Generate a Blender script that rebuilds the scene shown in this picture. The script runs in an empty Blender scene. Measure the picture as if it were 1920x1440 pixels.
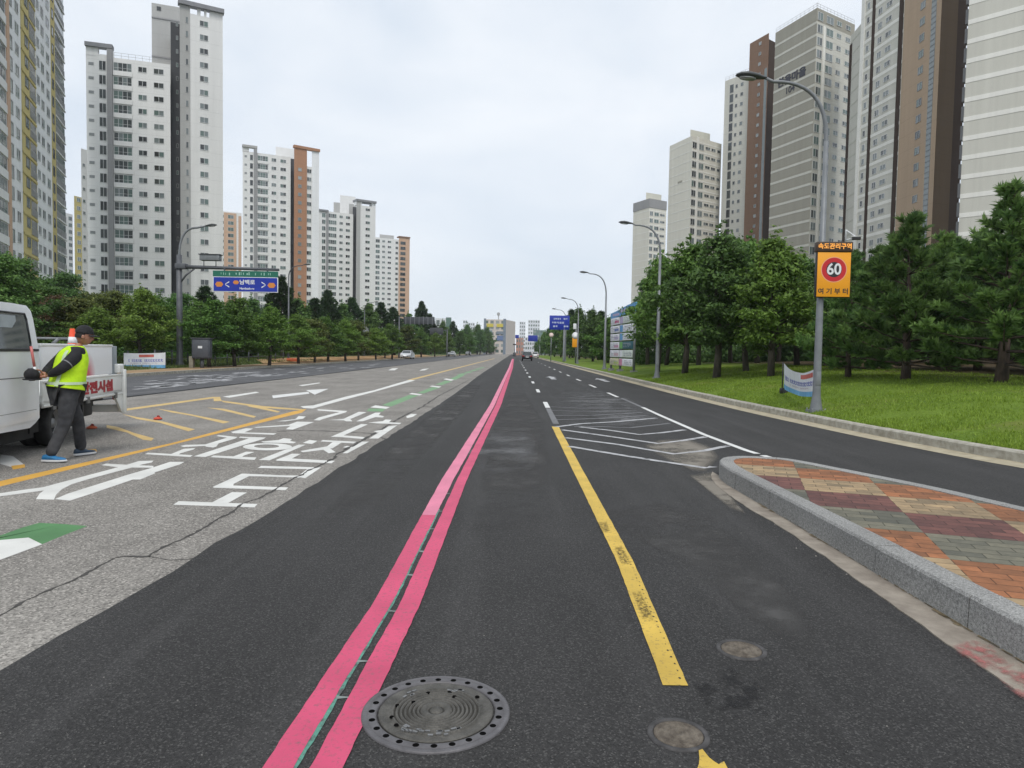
import bpy, bmesh, math, random
import numpy as np
from mathutils import Vector, Matrix, noise as mnoise
R = math.radians
random.seed(7)
scene = bpy.context.scene
COL = scene.collection

# ------------------------------------------------------------------ camera, world, sun, exposure
CAMH, FPX, HOR, SLOPE, VPX = 1.5, 1300.0, 660.0, 0.0175, 965.0
ROLL = math.atan(SLOPE)
PITCH = math.atan((720 - HOR) * math.cos(ROLL) / FPX)
YAW = (VPX - 961.05) / FPX
cam_d = bpy.data.cameras.new("camera")
cam_d.sensor_width = 36.0
cam_d.lens = 36.0 * FPX / 1920.0
cam_d.clip_start, cam_d.clip_end = 0.05, 6000
cam = bpy.data.objects.new("camera", cam_d)
COL.objects.link(cam)
CM = Matrix.Rotation(YAW, 3, 'Z') @ Matrix.Rotation(R(90) - PITCH, 3, 'X') @ Matrix.Rotation(ROLL, 3, 'Z')
cam.matrix_world = Matrix.Translation((0, 0, CAMH)) @ CM.to_4x4()
scene.camera = cam

SUN_EL, SUN_AZ = R(54), R(178)         # azimuth measured clockwise from +Y (road direction)
world = bpy.data.worlds.new("World")
scene.world = world
world.use_nodes = True
wn, wl = world.node_tree.nodes, world.node_tree.links
wn.clear()
w_out = wn.new('ShaderNodeOutputWorld')
w_mix = wn.new('ShaderNodeMixShader')
w_bg1 = wn.new('ShaderNodeBackground')
w_bg2 = wn.new('ShaderNodeBackground')
w_sky = wn.new('ShaderNodeTexSky')
w_sky.sky_type = 'NISHITA'
w_sky.sun_disc = False
w_sky.sun_elevation = SUN_EL
w_sky.sun_rotation = SUN_AZ
w_bg1.inputs['Strength'].default_value = 0.10
wl.new(w_sky.outputs[0], w_bg1.inputs['Color'])
w_tc = wn.new('ShaderNodeTexCoord')
w_map = wn.new('ShaderNodeMapping')
w_map.inputs['Scale'].default_value = (1.0, 1.0, 2.2)
w_n = wn.new('ShaderNodeTexNoise')
w_n.inputs['Scale'].default_value = 2.5
w_n.inputs['Detail'].default_value = 7
w_n.inputs['Roughness'].default_value = 0.52
w_n.inputs['Distortion'].default_value = 0.35
w_r = wn.new('ShaderNodeValToRGB')
w_r.color_ramp.elements[0].position = 0.34
w_r.color_ramp.elements[0].color = (0.63, 0.695, 0.775, 1)
w_r.color_ramp.elements[1].position = 0.66
w_r.color_ramp.elements[1].color = (0.79, 0.825, 0.868, 1)
wl.new(w_tc.outputs['Generated'], w_map.inputs[0])
wl.new(w_map.outputs[0], w_n.inputs['Vector'])
wl.new(w_n.outputs['Fac'], w_r.inputs[0])
wl.new(w_r.outputs[0], w_bg2.inputs['Color'])
w_bg2.inputs['Strength'].default_value = 1.0
w_mix.inputs[0].default_value = 0.92
wl.new(w_bg1.outputs[0], w_mix.inputs[1])
wl.new(w_bg2.outputs[0], w_mix.inputs[2])
wl.new(w_mix.outputs[0], w_out.inputs['Surface'])

sun_d = bpy.data.lights.new("sun", 'SUN')
sun_d.energy = 1.5
sun_d.angle = R(22)
sun_d.color = (1.0, 0.96, 0.9)
sun = bpy.data.objects.new("sun", sun_d)
COL.objects.link(sun)
sd = Vector((math.sin(SUN_AZ) * math.cos(SUN_EL), math.cos(SUN_AZ) * math.cos(SUN_EL), math.sin(SUN_EL)))
sun.rotation_euler = sd.to_track_quat('Z', 'Y').to_euler()
sun.location = (0, -20, 60)

scene.view_settings.view_transform = 'Standard'
scene.view_settings.look = 'None'
scene.view_settings.exposure = 0.32
scene.view_settings.gamma = 1.0
scene.cycles.use_denoising = True
scene.cycles.max_bounces = 6
scene.cycles.diffuse_bounces = 3
scene.cycles.transparent_max_bounces = 6
scene.cycles.volume_bounces = 0

# ------------------------------------------------------------------ pixel helpers (1920x1440 photo pixels)
def ray(u, v):
    return CM @ Vector(((u - 960.0) / FPX, -(v - 720.0) / FPX, -1.0))
def gp(u, v, z=0.0):
    d = ray(u, v)
    t = (z - CAMH) / d.z
    return Vector((d.x * t, d.y * t, z))
def dp(u, v, y):
    d = ray(u, v)
    t = y / d.y
    return Vector((d.x * t, y, CAMH + d.z * t))

# ------------------------------------------------------------------ materials
MATS = {}
def nt_new(name):
    m = bpy.data.materials.new(name)
    m.use_nodes = True
    n = m.node_tree.nodes
    return m, n, m.node_tree.links, n['Principled BSDF']
def rgba(c):
    return (c[0], c[1], c[2], 1.0)
def M(name, col, rough=0.6, var=0.12, scale=6.0, bump=0.0, bscale=None, metal=0.0, col2=None, spec=0.5, stretch=None, lo=0.35, hi=0.68):
    """principled material whose colour wanders between two tones over a noise"""
    if name in MATS:
        return MATS[name]
    m, n, l, b = nt_new(name)
    b.inputs['Roughness'].default_value = rough
    b.inputs['Metallic'].default_value = metal
    b.inputs['Specular IOR Level'].default_value = spec
    tc = n.new('ShaderNodeTexCoord')
    vec = tc.outputs['Object']
    if stretch:
        mp = n.new('ShaderNodeMapping')
        mp.inputs['Scale'].default_value = stretch
        l.new(vec, mp.inputs[0]); vec = mp.outputs[0]
    tx = n.new('ShaderNodeTexNoise')
    tx.inputs['Scale'].default_value = scale
    tx.inputs['Detail'].default_value = 5
    tx.inputs['Roughness'].default_value = 0.6
    l.new(vec, tx.inputs['Vector'])
    rp = n.new('ShaderNodeValToRGB')
    rp.color_ramp.elements[0].position = lo
    rp.color_ramp.elements[1].position = hi
    c2 = col2 if col2 else tuple(min(1, c * (1 + var)) for c in col)
    c1 = col if col2 else tuple(c * (1 - var) for c in col)
    rp.color_ramp.elements[0].color = rgba(c1)
    rp.color_ramp.elements[1].color = rgba(c2)
    l.new(tx.outputs['Fac'], rp.inputs[0])
    l.new(rp.outputs[0], b.inputs['Base Color'])
    if bump:
        t2 = n.new('ShaderNodeTexNoise')
        t2.inputs['Scale'].default_value = bscale or scale * 4
        t2.inputs['Detail'].default_value = 3
        l.new(vec, t2.inputs['Vector'])
        bp = n.new('ShaderNodeBump')
        bp.inputs['Strength'].default_value = bump
        bp.inputs['Distance'].default_value = 0.02
        l.new(t2.outputs['Fac'], bp.inputs['Height'])
        l.new(bp.outputs[0], b.inputs['Normal'])
    MATS[name] = m
    return m

def asphalt(name, dark, light, speck, speckle=0.5, vs=140.0, streak=0.25, patch=None, rough=0.82):
    """tarmac: stone chips, blotches, and worn streaks that run with the traffic"""
    m, n, l, b = nt_new(name)
    tc = n.new('ShaderNodeTexCoord')
    P = tc.outputs['Object']
    def noise(sc, det=4, stretch=None, rg=0.6):
        v = P
        if stretch:
            mp = n.new('ShaderNodeMapping'); mp.inputs['Scale'].default_value = stretch
            l.new(P, mp.inputs[0]); v = mp.outputs[0]
        t = n.new('ShaderNodeTexNoise')
        t.inputs['Scale'].default_value = sc; t.inputs['Detail'].default_value = det; t.inputs['Roughness'].default_value = rg
        l.new(v, t.inputs['Vector'])
        return t.outputs['Fac']
    def ramp(f, a, bb, ca=(0, 0, 0), cb=(1, 1, 1)):
        r = n.new('ShaderNodeValToRGB')
        r.color_ramp.elements[0].position = a; r.color_ramp.elements[1].position = bb
        r.color_ramp.elements[0].color = rgba(ca); r.color_ramp.elements[1].color = rgba(cb)
        l.new(f, r.inputs[0]); return r.outputs[0]
    def mix(f, a, bb, mode='MIX'):
        x = n.new('ShaderNodeMix'); x.data_type = 'RGBA'; x.blend_type = mode
        if hasattr(f, 'is_linked') or not isinstance(f, (int, float)): l.new(f, x.inputs[0])
        else: x.inputs[0].default_value = f
        for s, k in ((a, 6), (bb, 7)):
            if isinstance(s, tuple): x.inputs[k].default_value = rgba(s)
            else: l.new(s, x.inputs[k])
        return x.outputs[2]
    base = ramp(noise(0.9, 6, (1, 0.55, 1)), 0.32, 0.7, dark, light)
    fine = ramp(noise(60, 3), 0.3, 0.75, (0.58, 0.58, 0.58), (1.4, 1.4, 1.4))
    base = mix(1.0, base, fine, 'MULTIPLY')
    st = ramp(noise(1.6, 5, (1.6, 0.06, 1)), 0.5, 0.78, (0, 0, 0), (streak, streak, streak))
    base = mix(st, base, tuple(min(1, c * 2.0 + 0.02) for c in light))
    sm = ramp(noise(0.35, 8, None, 0.7), 0.56, 0.72, (0, 0, 0), (0.45, 0.45, 0.45))
    base = mix(sm, base, tuple(c * 0.6 for c in dark))
    vo = n.new('ShaderNodeTexVoronoi'); vo.inputs['Scale'].default_value = vs
    l.new(P, vo.inputs['Vector'])
    sep = n.new('ShaderNodeSeparateColor'); l.new(vo.outputs['Color'], sep.inputs[0])
    pick = ramp(sep.outputs[0], 0.80, 0.92, (0, 0, 0), (speckle, speckle, speckle))
    base = mix(pick, base, speck)
    pick2 = ramp(sep.outputs[1], 0.75, 0.9, (0, 0, 0), (0.55, 0.55, 0.55))
    base = mix(pick2, base, tuple(c * 0.35 for c in dark))
    l.new(base, b.inputs['Base Color'])
    b.inputs['Roughness'].default_value = rough
    b.inputs['Specular IOR Level'].default_value = 0.35
    bp = n.new('ShaderNodeBump'); bp.inputs['Strength'].default_value = 0.55; bp.inputs['Distance'].default_value = 0.006
    l.new(vo.outputs['Distance'], bp.inputs['Height'])
    l.new(bp.outputs[0], b.inputs['Normal'])
    MATS[name] = m
    return m

def paint(name, col, wear=0.35, under=(0.06, 0.06, 0.06), scale=9.0, soft=0.12, dirt=0.2, thr=None):
    """road paint worn through to the road in blotches and chips"""
    m, n, l, b = nt_new(name)
    tc = n.new('ShaderNodeTexCoord')
    t = n.new('ShaderNodeTexNoise'); t.inputs['Scale'].default_value = scale; t.inputs['Detail'].default_value = 9; t.inputs['Roughness'].default_value = 0.72
    l.new(tc.outputs['Object'], t.inputs['Vector'])
    r = n.new('ShaderNodeValToRGB')
    a = 0.30 + wear * 0.28
    r.color_ramp.elements[0].position = max(0, a - soft); r.color_ramp.elements[1].position = a + 0.015
    r.color_ramp.elements[0].color = (1, 1, 1, 1); r.color_ramp.elements[1].color = (0, 0, 0, 1)
    l.new(t.outputs['Fac'], r.inputs[0])
    t2 = n.new('ShaderNodeTexNoise'); t2.inputs['Scale'].default_value = 2.3; t2.inputs['Detail'].default_value = 5
    l.new(tc.outputs['Object'], t2.inputs['Vector'])
    r2 = n.new('ShaderNodeValToRGB')
    r2.color_ramp.elements[0].position = 0.3; r2.color_ramp.elements[1].position = 0.7
    r2.color_ramp.elements[0].color = rgba(tuple(c * (1 - dirt) for c in col)); r2.color_ramp.elements[1].color = rgba(col)
    l.new(t2.outputs['Fac'], r2.inputs[0])
    x = n.new('ShaderNodeMix'); x.data_type = 'RGBA'
    l.new(r.outputs[0], x.inputs[0]); l.new(r2.outputs[0], x.inputs[6]); x.inputs[7].default_value = rgba(under)
    l.new(x.outputs[2], b.inputs['Base Color'])
    b.inputs['Roughness'].default_value = 0.7
    t3 = n.new('ShaderNodeTexNoise'); t3.inputs['Scale'].default_value = 120
    l.new(tc.outputs['Object'], t3.inputs['Vector'])
    bp = n.new('ShaderNodeBump'); bp.inputs['Strength'].default_value = 0.35; bp.inputs['Distance'].default_value = 0.004
    l.new(t3.outputs['Fac'], bp.inputs['Height']); l.new(bp.outputs[0], b.inputs['Normal'])
    MATS[name] = m
    return m

def leafmat(name, c1, c2, trans=0.25):
    m, n, l, b = nt_new(name)
    ge = n.new('ShaderNodeNewGeometry')
    oi = n.new('ShaderNodeObjectInfo')
    r = n.new('ShaderNodeValToRGB')
    r.color_ramp.elements[0].color = rgba(c1); r.color_ramp.elements[1].color = rgba(c2)
    l.new(ge.outputs['Random Per Island'], r.inputs[0])
    hs = n.new('ShaderNodeHueSaturation')
    mr = n.new('ShaderNodeMapRange')
    mr.inputs['To Min'].default_value = 0.85; mr.inputs['To Max'].default_value = 1.25
    l.new(oi.outputs['Random'], mr.inputs['Value']); l.new(mr.outputs[0], hs.inputs['Value'])
    mr2 = n.new('ShaderNodeMapRange')
    mr2.inputs['To Min'].default_value = 0.484; mr2.inputs['To Max'].default_value = 0.506
    mu = n.new('ShaderNodeMath'); mu.operation = 'FRACT'
    mu0 = n.new('ShaderNodeMath'); mu0.operation = 'MULTIPLY'; mu0.inputs[1].default_value = 7.31
    l.new(oi.outputs['Random'], mu0.inputs[0]); l.new(mu0.outputs[0], mu.inputs[0]); l.new(mu.outputs[0], mr2.inputs['Value'])
    l.new(mr2.outputs[0], hs.inputs['Hue'])
    l.new(r.outputs[0], hs.inputs['Color'])
    l.new(hs.outputs[0], b.inputs['Base Color'])
    b.inputs['Roughness'].default_value = 0.55
    b.inputs['Specular IOR Level'].default_value = 0.3
    tr = n.new('ShaderNodeBsdfTranslucent')
    l.new(hs.outputs[0], tr.inputs['Color'])
    ms = n.new('ShaderNodeMixShader'); ms.inputs[0].default_value = trans
    out = n['Material Output']
    l.new(b.outputs[0], ms.inputs[1]); l.new(tr.outputs[0], ms.inputs[2]); l.new(ms.outputs[0], out.inputs['Surface'])
    MATS[name] = m
    return m

# ------------------------------------------------------------------ mesh builder
class MB:
    def __init__(s):
        s.v, s.f, s.m, s.sm = [], [], [], []
    def add(s, vs, fs, mi=0, smooth=False, M4=None):
        o = len(s.v)
        if M4 is not None:
            vs = [M4 @ Vector(p) for p in vs]
        s.v += [tuple(p) for p in vs]
        for f in fs:
            s.f.append(tuple(i + o for i in f)); s.m.append(mi); s.sm.append(smooth)
        return s
    def quad(s, a, b, c, d, mi=0): return s.add([a, b, c, d], [(0, 1, 2, 3)], mi)
    def box(s, x0, x1, y0, y1, z0, z1, mi=0, M4=None):
        vs = [(x0, y0, z0), (x1, y0, z0), (x1, y1, z0), (x0, y1, z0), (x0, y0, z1), (x1, y0, z1), (x1, y1, z1), (x0, y1, z1)]
        return s.add(vs, [(0, 3, 2, 1), (4, 5, 6, 7), (0, 1, 5, 4), (1, 2, 6, 5), (2, 3, 7, 6), (3, 0, 4, 7)], mi, False, M4)
    def bbox(s, x0, x1, y0, y1, z0, z1, bev=0.02, mi=0, M4=None, segs=2):
        """box with rounded edges"""
        bm = bmesh.new()
        bmesh.ops.create_cube(bm, size=1)
        for v in bm.verts:
            v.co = Vector(((x0 + x1) / 2 + v.co.x * (x1 - x0), (y0 + y1) / 2 + v.co.y * (y1 - y0), (z0 + z1) / 2 + v.co.z * (z1 - z0)))
        bmesh.ops.bevel(bm, geom=bm.edges[:], offset=bev, segments=segs, profile=0.5, affect='EDGES')
        return s.bm(bm, mi, True, M4)
    def bm(s, bm, mi=0, smooth=True, M4=None):
        bm.verts.index_update()
        s.add([v.co.copy() for v in bm.verts], [tuple(v.index for v in f.verts) for f in bm.faces], mi, smooth, M4)
        bm.free()
        return s
    def prism(s, poly, z0, z1, mi=0, M4=None, cap=True, bottom=True):
        n = len(poly)
        vs = [(p[0], p[1], z0) for p in poly] + [(p[0], p[1], z1) for p in poly]
        fs = [(i, (i + 1) % n, n + (i + 1) % n, n + i) for i in range(n)]
        if cap: fs.append(tuple(range(n, 2 * n)))
        if bottom: fs.append(tuple(range(n - 1, -1, -1)))
        return s.add(vs, fs, mi, False, M4)
    def tube(s, pts, rad, seg=10, mi=0, M4=None, cap=True, smooth=True):
        pts = [Vector(p) for p in pts]
        if not isinstance(rad, (list, tuple)): rad = [rad] * len(pts)
        vs, fs = [], []
        prev = None
        for i, p in enumerate(pts):
            t = (pts[min(i + 1, len(pts) - 1)] - pts[max(i - 1, 0)]).normalized()
            if prev is None:
                a = Vector((0, 0, 1)) if abs(t.z) < 0.9 else Vector((1, 0, 0))
                u = t.cross(a).normalized()
            else:
                u = (prev - t * prev.dot(t)).normalized()
            prev = u
            w = t.cross(u)
            for k in range(seg):
                an = 2 * math.pi * k / seg
                vs.append(p + (u * math.cos(an) + w * math.sin(an)) * rad[i])
        for i in range(len(pts) - 1):
            for k in range(seg):
                a, b = i * seg + k, i * seg + (k + 1) % seg
                fs.append((a, b, b + seg, a + seg))
        if cap:
            fs.append(tuple(range(seg - 1, -1, -1)))
            fs.append(tuple(range((len(pts) - 1) * seg, len(pts) * seg)))
        return s.add(vs, fs, mi, smooth, M4)
    def loft(s, rings, mi=0, M4=None, cap=True, smooth=True):
        n = len(rings[0])
        vs = [p for r in rings for p in r]
        fs = []
        for i in range(len(rings) - 1):
            for k in range(n):
                a, b = i * n + k, i * n + (k + 1) % n
                fs.append((a, b, b + n, a + n))
        if cap:
            fs.append(tuple(range(n - 1, -1, -1)))
            fs.append(tuple(range((len(rings) - 1) * n, len(rings) * n)))
        return s.add(vs, fs, mi, smooth, M4)
    def lathe(s, prof, seg=32, mi=0, M4=None, smooth=True):
        """prof: list of (radius, z)"""
        rings = [[(r * math.cos(2 * math.pi * k / seg), r * math.sin(2 * math.pi * k / seg), z) for k in range(seg)] for r, z in prof]
        return s.loft(rings, mi, M4, True, smooth)
    def ball(s, c, rx, ry, rz, mi=0, seg=14, M4=None):
        prof = []
        rings = []
        for j in range(1, seg // 2):
            t = math.pi * j / (seg // 2)
            rings.append([(c[0] + rx * math.sin(t) * math.cos(2 * math.pi * k / seg), c[1] + ry * math.sin(t) * math.sin(2 * math.pi * k / seg), c[2] - rz * math.cos(t)) for k in range(seg)])
        return s.loft(rings, mi, M4)
    def mesh(s, name, mats):
        me = bpy.data.meshes.new(name)
        me.from_pydata(s.v, [], s.f)
        if not isinstance(mats, (list, tuple)): mats = [mats]
        for m in mats:
            if m: me.materials.append(m)
        me.polygons.foreach_set('material_index', s.m)
        me.polygons.foreach_set('use_smooth', s.sm)
        me.update()
        return me
    def build(s, name, mats, parent=None):
        return link(name, s.mesh(name, mats), parent)

def link(name, me, parent=None):
    o = bpy.data.objects.new(name, me)
    COL.objects.link(o)
    if parent is not None: o.parent = parent
    return o
def tag(o, label=None, cat=None, group=None, kind=None):
    if label: o['label'] = label
    if cat: o['category'] = cat
    if group: o['group'] = group
    if kind: o['kind'] = kind
    return o
def thing(name, label, cat, loc=(0, 0, 0), rz=0.0, group=None):
    o = bpy.data.objects.new(name, None)
    o.empty_display_size = 0.2
    COL.objects.link(o)
    o.location = loc
    o.rotation_euler = (0, 0, rz)
    return tag(o, label, cat, group)
def struct(o):
    o['kind'] = 'structure'
    return o
def children(o):
    return CHILD.get(o.name, []) or [c for c in bpy.data.objects if c.parent == o]
CHILD = {}
def copy_tree(o, kids, label=None, loc=None, rz=None, scale=None):
    """kids: [(child, [grandchildren])]"""
    c = o.copy(); COL.objects.link(c)
    if label: c['label'] = label
    if loc is not None: c.location = loc
    if rz is not None: c.rotation_euler = (0, 0, rz)
    if scale is not None: c.scale = scale
    for ch, gs in kids:
        d = ch.copy(); COL.objects.link(d); d.parent = c
        for g in gs:
            e = g.copy(); COL.objects.link(e); e.parent = d
    return c

_fontcache = {}
def text_mb(mb, s, size, M4, mi=0, extrude=0.0, bold=0.0, align='CENTER', sx=1.0):
    """lettering as geometry, laid in local x-y of M4"""
    cu = bpy.data.curves.new("lettering", 'FONT')
    cu.body = s
    cu.size = size
    cu.align_x = align
    cu.align_y = 'CENTER'
    cu.extrude = extrude
    cu.offset = bold
    cu.resolution_u = 3
    ob = bpy.data.objects.new("lettering", cu)
    COL.objects.link(ob)
    dg = bpy.context.evaluated_depsgraph_get()
    me = bpy.data.meshes.new_from_object(ob.evaluated_get(dg))
    mb.add([(v.co.x * sx, v.co.y, v.co.z) for v in me.vertices], [tuple(p.vertices) for p in me.polygons], mi, False, M4)
    bpy.data.objects.remove(ob); bpy.data.curves.remove(cu); bpy.data.meshes.remove(me)

def face_m(pos, right, up=Vector((0, 0, 1))):
    """matrix: local x = right, local y = up, local z = out of the face"""
    r = Vector(right).normalized(); u = Vector(up).normalized(); n = r.cross(u)
    m = Matrix((r, u, n)).transposed().to_4x4()
    m.translation = pos
    return m
# ================================================================== SETTING
m_road = asphalt("asphalt_dark", (0.0245, 0.0235, 0.023), (0.0405, 0.039, 0.0385), (0.15, 0.147, 0.14), 0.4, 150, 0.30)
m_old = asphalt("asphalt_old", (0.165, 0.153, 0.138), (0.285, 0.268, 0.243), (0.46, 0.43, 0.39), 0.7, 85, 0.10, rough=0.92)
m_far = asphalt("asphalt_far", (0.07, 0.071, 0.075), (0.105, 0.105, 0.11), (0.2, 0.2, 0.2), 0.3, 130, 0.4)
m_soilbase = M("ground_soil", (0.05, 0.06, 0.03), 0.95, scale=0.3, col2=(0.11, 0.1, 0.06))
m_kerb = asphalt("kerb_granite", (0.24, 0.238, 0.23), (0.37, 0.367, 0.355), (0.52, 0.52, 0.5), 0.5, 210, 0.0, rough=0.85)
m_kerbold = M("kerb_weathered", (0.27, 0.25, 0.2), 0.9, scale=7, col2=(0.46, 0.44, 0.38), bump=0.3, bscale=90)
m_gutter = M("gutter_concrete", (0.21, 0.18, 0.148), 0.9, scale=5, col2=(0.335, 0.295, 0.245), bump=0.4, bscale=80)
m_gutterold = M("gutter_weathered", (0.3, 0.26, 0.18), 0.9, scale=4, col2=(0.44, 0.39, 0.28), bump=0.3, bscale=80)
m_lawn = M("lawn_turf", (0.045, 0.105, 0.012), 0.95, scale=0.8, col2=(0.12, 0.215, 0.028), bump=0.6, bscale=60)
m_soil = M("bare_soil", (0.23, 0.14, 0.07), 0.95, scale=0.7, col2=(0.36, 0.25, 0.14), bump=0.5, bscale=20)
m_verge = M("verge_turf", (0.05, 0.08, 0.02), 0.95, scale=0.5, col2=(0.13, 0.16, 0.05), bump=0.5, bscale=30)
m_litter = M("forest_litter", (0.075, 0.05, 0.03), 0.95, scale=0.9, col2=(0.15, 0.1, 0.055), bump=0.6, bscale=40)

# ground to the horizon
mb = MB(); mb.box(-2500, 2500, -300, 5000, -3.0, -0.10)
struct(mb.build("ground", m_soilbase))

# gutter line of the right kerb: outer edge of the asphalt
GUT = [(17.5, -12), (13.5, -3), (11.2, 2), (9.8, 5), (8.4, 7.2), (7.25, 9.3), (6.75, 11.8), (6.43, 15.5), (6.2, 20), (6.08, 27), (6.05, 40), (6.05, 60), (6.0, 120), (6.0, 430)]
def catmull(pts, per=6):
    out = []
    P = [Vector((p[0], p[1], 0)) for p in pts]
    for i in range(len(P) - 1):
        p0, p1, p2, p3 = P[max(i - 1, 0)], P[i], P[i + 1], P[min(i + 2, len(P) - 1)]
        for k in range(per):
            t = k / per
            out.append(0.5 * ((2 * p1) + (p2 - p0) * t + (2 * p0 - 5 * p1 + 4 * p2 - p3) * t * t + (3 * p1 - p0 - 3 * p2 + p3) * t ** 3))
    out.append(P[-1])
    return out
GP = catmull(GUT[:-3], 6) + [Vector((6.0, 120, 0)), Vector((6.0, 430, 0))]
def offs(path, d):
    """path shifted to the right of its direction by d"""
    out = []
    for i, p in enumerate(path):
        t = (path[min(i + 1, len(path) - 1)] - path[max(i - 1, 0)]).normalized()
        out.append(p + Vector((t.y, -t.x, 0)) * d)
    return out
def sweep(mb, path, prof, mi=0, gap=None):
    """prof: list of (offset to the right, z)"""
    lines = [offs(path, o) for o, z in prof]
    for i in range(len(path) - 1):
        for k in range(len(prof) - 1):
            a, b = lines[k][i], lines[k][i + 1]
            c, d = lines[k + 1][i + 1], lines[k + 1][i]
            z0, z1 = prof[k][1], prof[k + 1][1]
            mb.add([(a.x, a.y, z0), (b.x, b.y, z0), (c.x, c.y, z1), (d.x, d.y, z1)], [(0, 3, 2, 1)], mi)
def resample(path, step):
    out, acc = [path[0].copy()], 0.0
    for a, b in zip(path, path[1:]):
        L = (b - a).length
        t = step - acc
        while t <= L:
            out.append(a.lerp(b, t / L)); t += step
        acc = (L - (t - step)) if L >= (step - acc) else acc + L
    out.append(path[-1].copy())
    return out

# main road (fresh dark asphalt) with a slightly ragged left edge
rnd = random.Random(3)
left = []
y = -14.0
while y < 430:
    left.append((float(np.interp(y, [3, 4.5, 5.5, 7, 9.4, 12.4, 17.4, 24, 45], [-2.36, -2.275, -2.25, -2.2, -2.18, -2.145, -2.1, -2.08, -2.22])) + rnd.uniform(-0.025, 0.025), y)); y += 0.35 if y < 20 else (2 if y < 80 else 25)
left.append((-2.25, 430))
poly = [(p.x + 0.03, p.y) for p in GP] + left[::-1]
mb = MB(); mb.prism(poly, -0.06, 0.0)
struct(mb.build("main_road", m_road))
mb = MB(); mb.box(-11.2, -2.0, -14, 430, -0.07, -0.010)
struct(mb.build("old_carriageway", m_old))
edge = [(-18.4, -14), (-18.4, 430)]
rnd = random.Random(5)
yy = -14.0; e2 = []
while yy < 430:
    e2.append((-11.35 + rnd.uniform(-0.05, 0.05), yy)); yy += 2.5
e2.append((-11.35, 430))
mb = MB(); mb.prism(e2 + edge[::-1], -0.06, 0.0)
struct(mb.build("far_carriageway", m_far))

# right gutter, kerb, lawn
mb = MB(); sweep(mb, GP, [(0.0, 0.004), (0.46, 0.010)])
struct(mb.build("gutter", m_gutterold))
mb = MB()
kp = resample(offs(GP, 0.44), 1.2)
for i in range(len(kp) - 1):
    if kp[i].y > 140: break
    a, b = kp[i], kp[i + 1]
    d = (b - a).normalized() * 0.004
    j = rnd.uniform(-0.006, 0.006)
    n = Vector((d.y, -d.x, 0)).normalized()
    fa, fb = a + d + n * j, b - d + n * j
    ba, bb = fa + n * 0.2, fb + n * 0.2
    z = 0.165 + rnd.uniform(-0.004, 0.004)
    # bevelled stone
    ca, cb = fa + n * 0.025, fb + n * 0.025
    vs = [(*fa.xy, -0.05), (*fb.xy, -0.05), (*fb.xy, z - 0.025), (*fa.xy, z - 0.025), (*ca.xy, z), (*cb.xy, z), (*bb.xy, z), (*ba.xy, z), (*bb.xy, -0.05), (*ba.xy, -0.05)]
    mb.add(vs, [(0, 3, 2, 1), (3, 4, 5, 2), (4, 7, 6, 5), (7, 9, 8, 6), (0, 9, 7, 4, 3), (1, 2, 5, 6, 8)])
a = offs(GP, 0.44)
mb.box(6.44, 6.64, 140.5, 430, -0.05, 0.165)
struct(mb.build("kerb", m_kerbold))

def kerbx(y):
    """back of the right kerb at distance y"""
    L = [p for p in GP]
    for p, q in zip(L, L[1:]):
        if p.y <= y <= q.y:
            return p.x + (q.x - p.x) * (y - p.y) / (q.y - p.y) + 0.66
    return 6.66
def lawnz(x, y):
    d = x - kerbx(y)
    if d <= 0: return 0.15
    z = 0.15 + 0.95 * (1 - math.exp(-d / 5.5)) + 0.02 * min(d, 20)
    z += 0.06 * mnoise.noise(Vector((x * 0.35, y * 0.35, 0))) * min(1, d / 1.5)
    if y > 45: z = 0.15 + (z - 0.15) * max(0.35, 1 - (y - 45) / 60)
    return z
mb = MB()
ys = [-6 + i * 0.6 for i in range(0, 90)] + [48 + i * 4 for i in range(0, 60)]
ds = [0, 0.12, 0.3, 0.6, 1, 1.5, 2, 2.7, 3.5, 4.5, 5.5, 7, 9, 11, 14, 18, 24, 32, 45]
vs, fs = [], []
for yv in ys:
    for d in ds:
        x = kerbx(yv) - 0.03 + d
        vs.append((x, yv, lawnz(x, yv) - (0.02 if d == 0 else 0)))
nd = len(ds)
for i in range(len(ys) - 1):
    for k in range(nd - 1):
        fs.append((i * nd + k, i * nd + k + 1, (i + 1) * nd + k + 1, (i + 1) * nd + k))
mb.add(vs, fs, 0, True)
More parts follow.
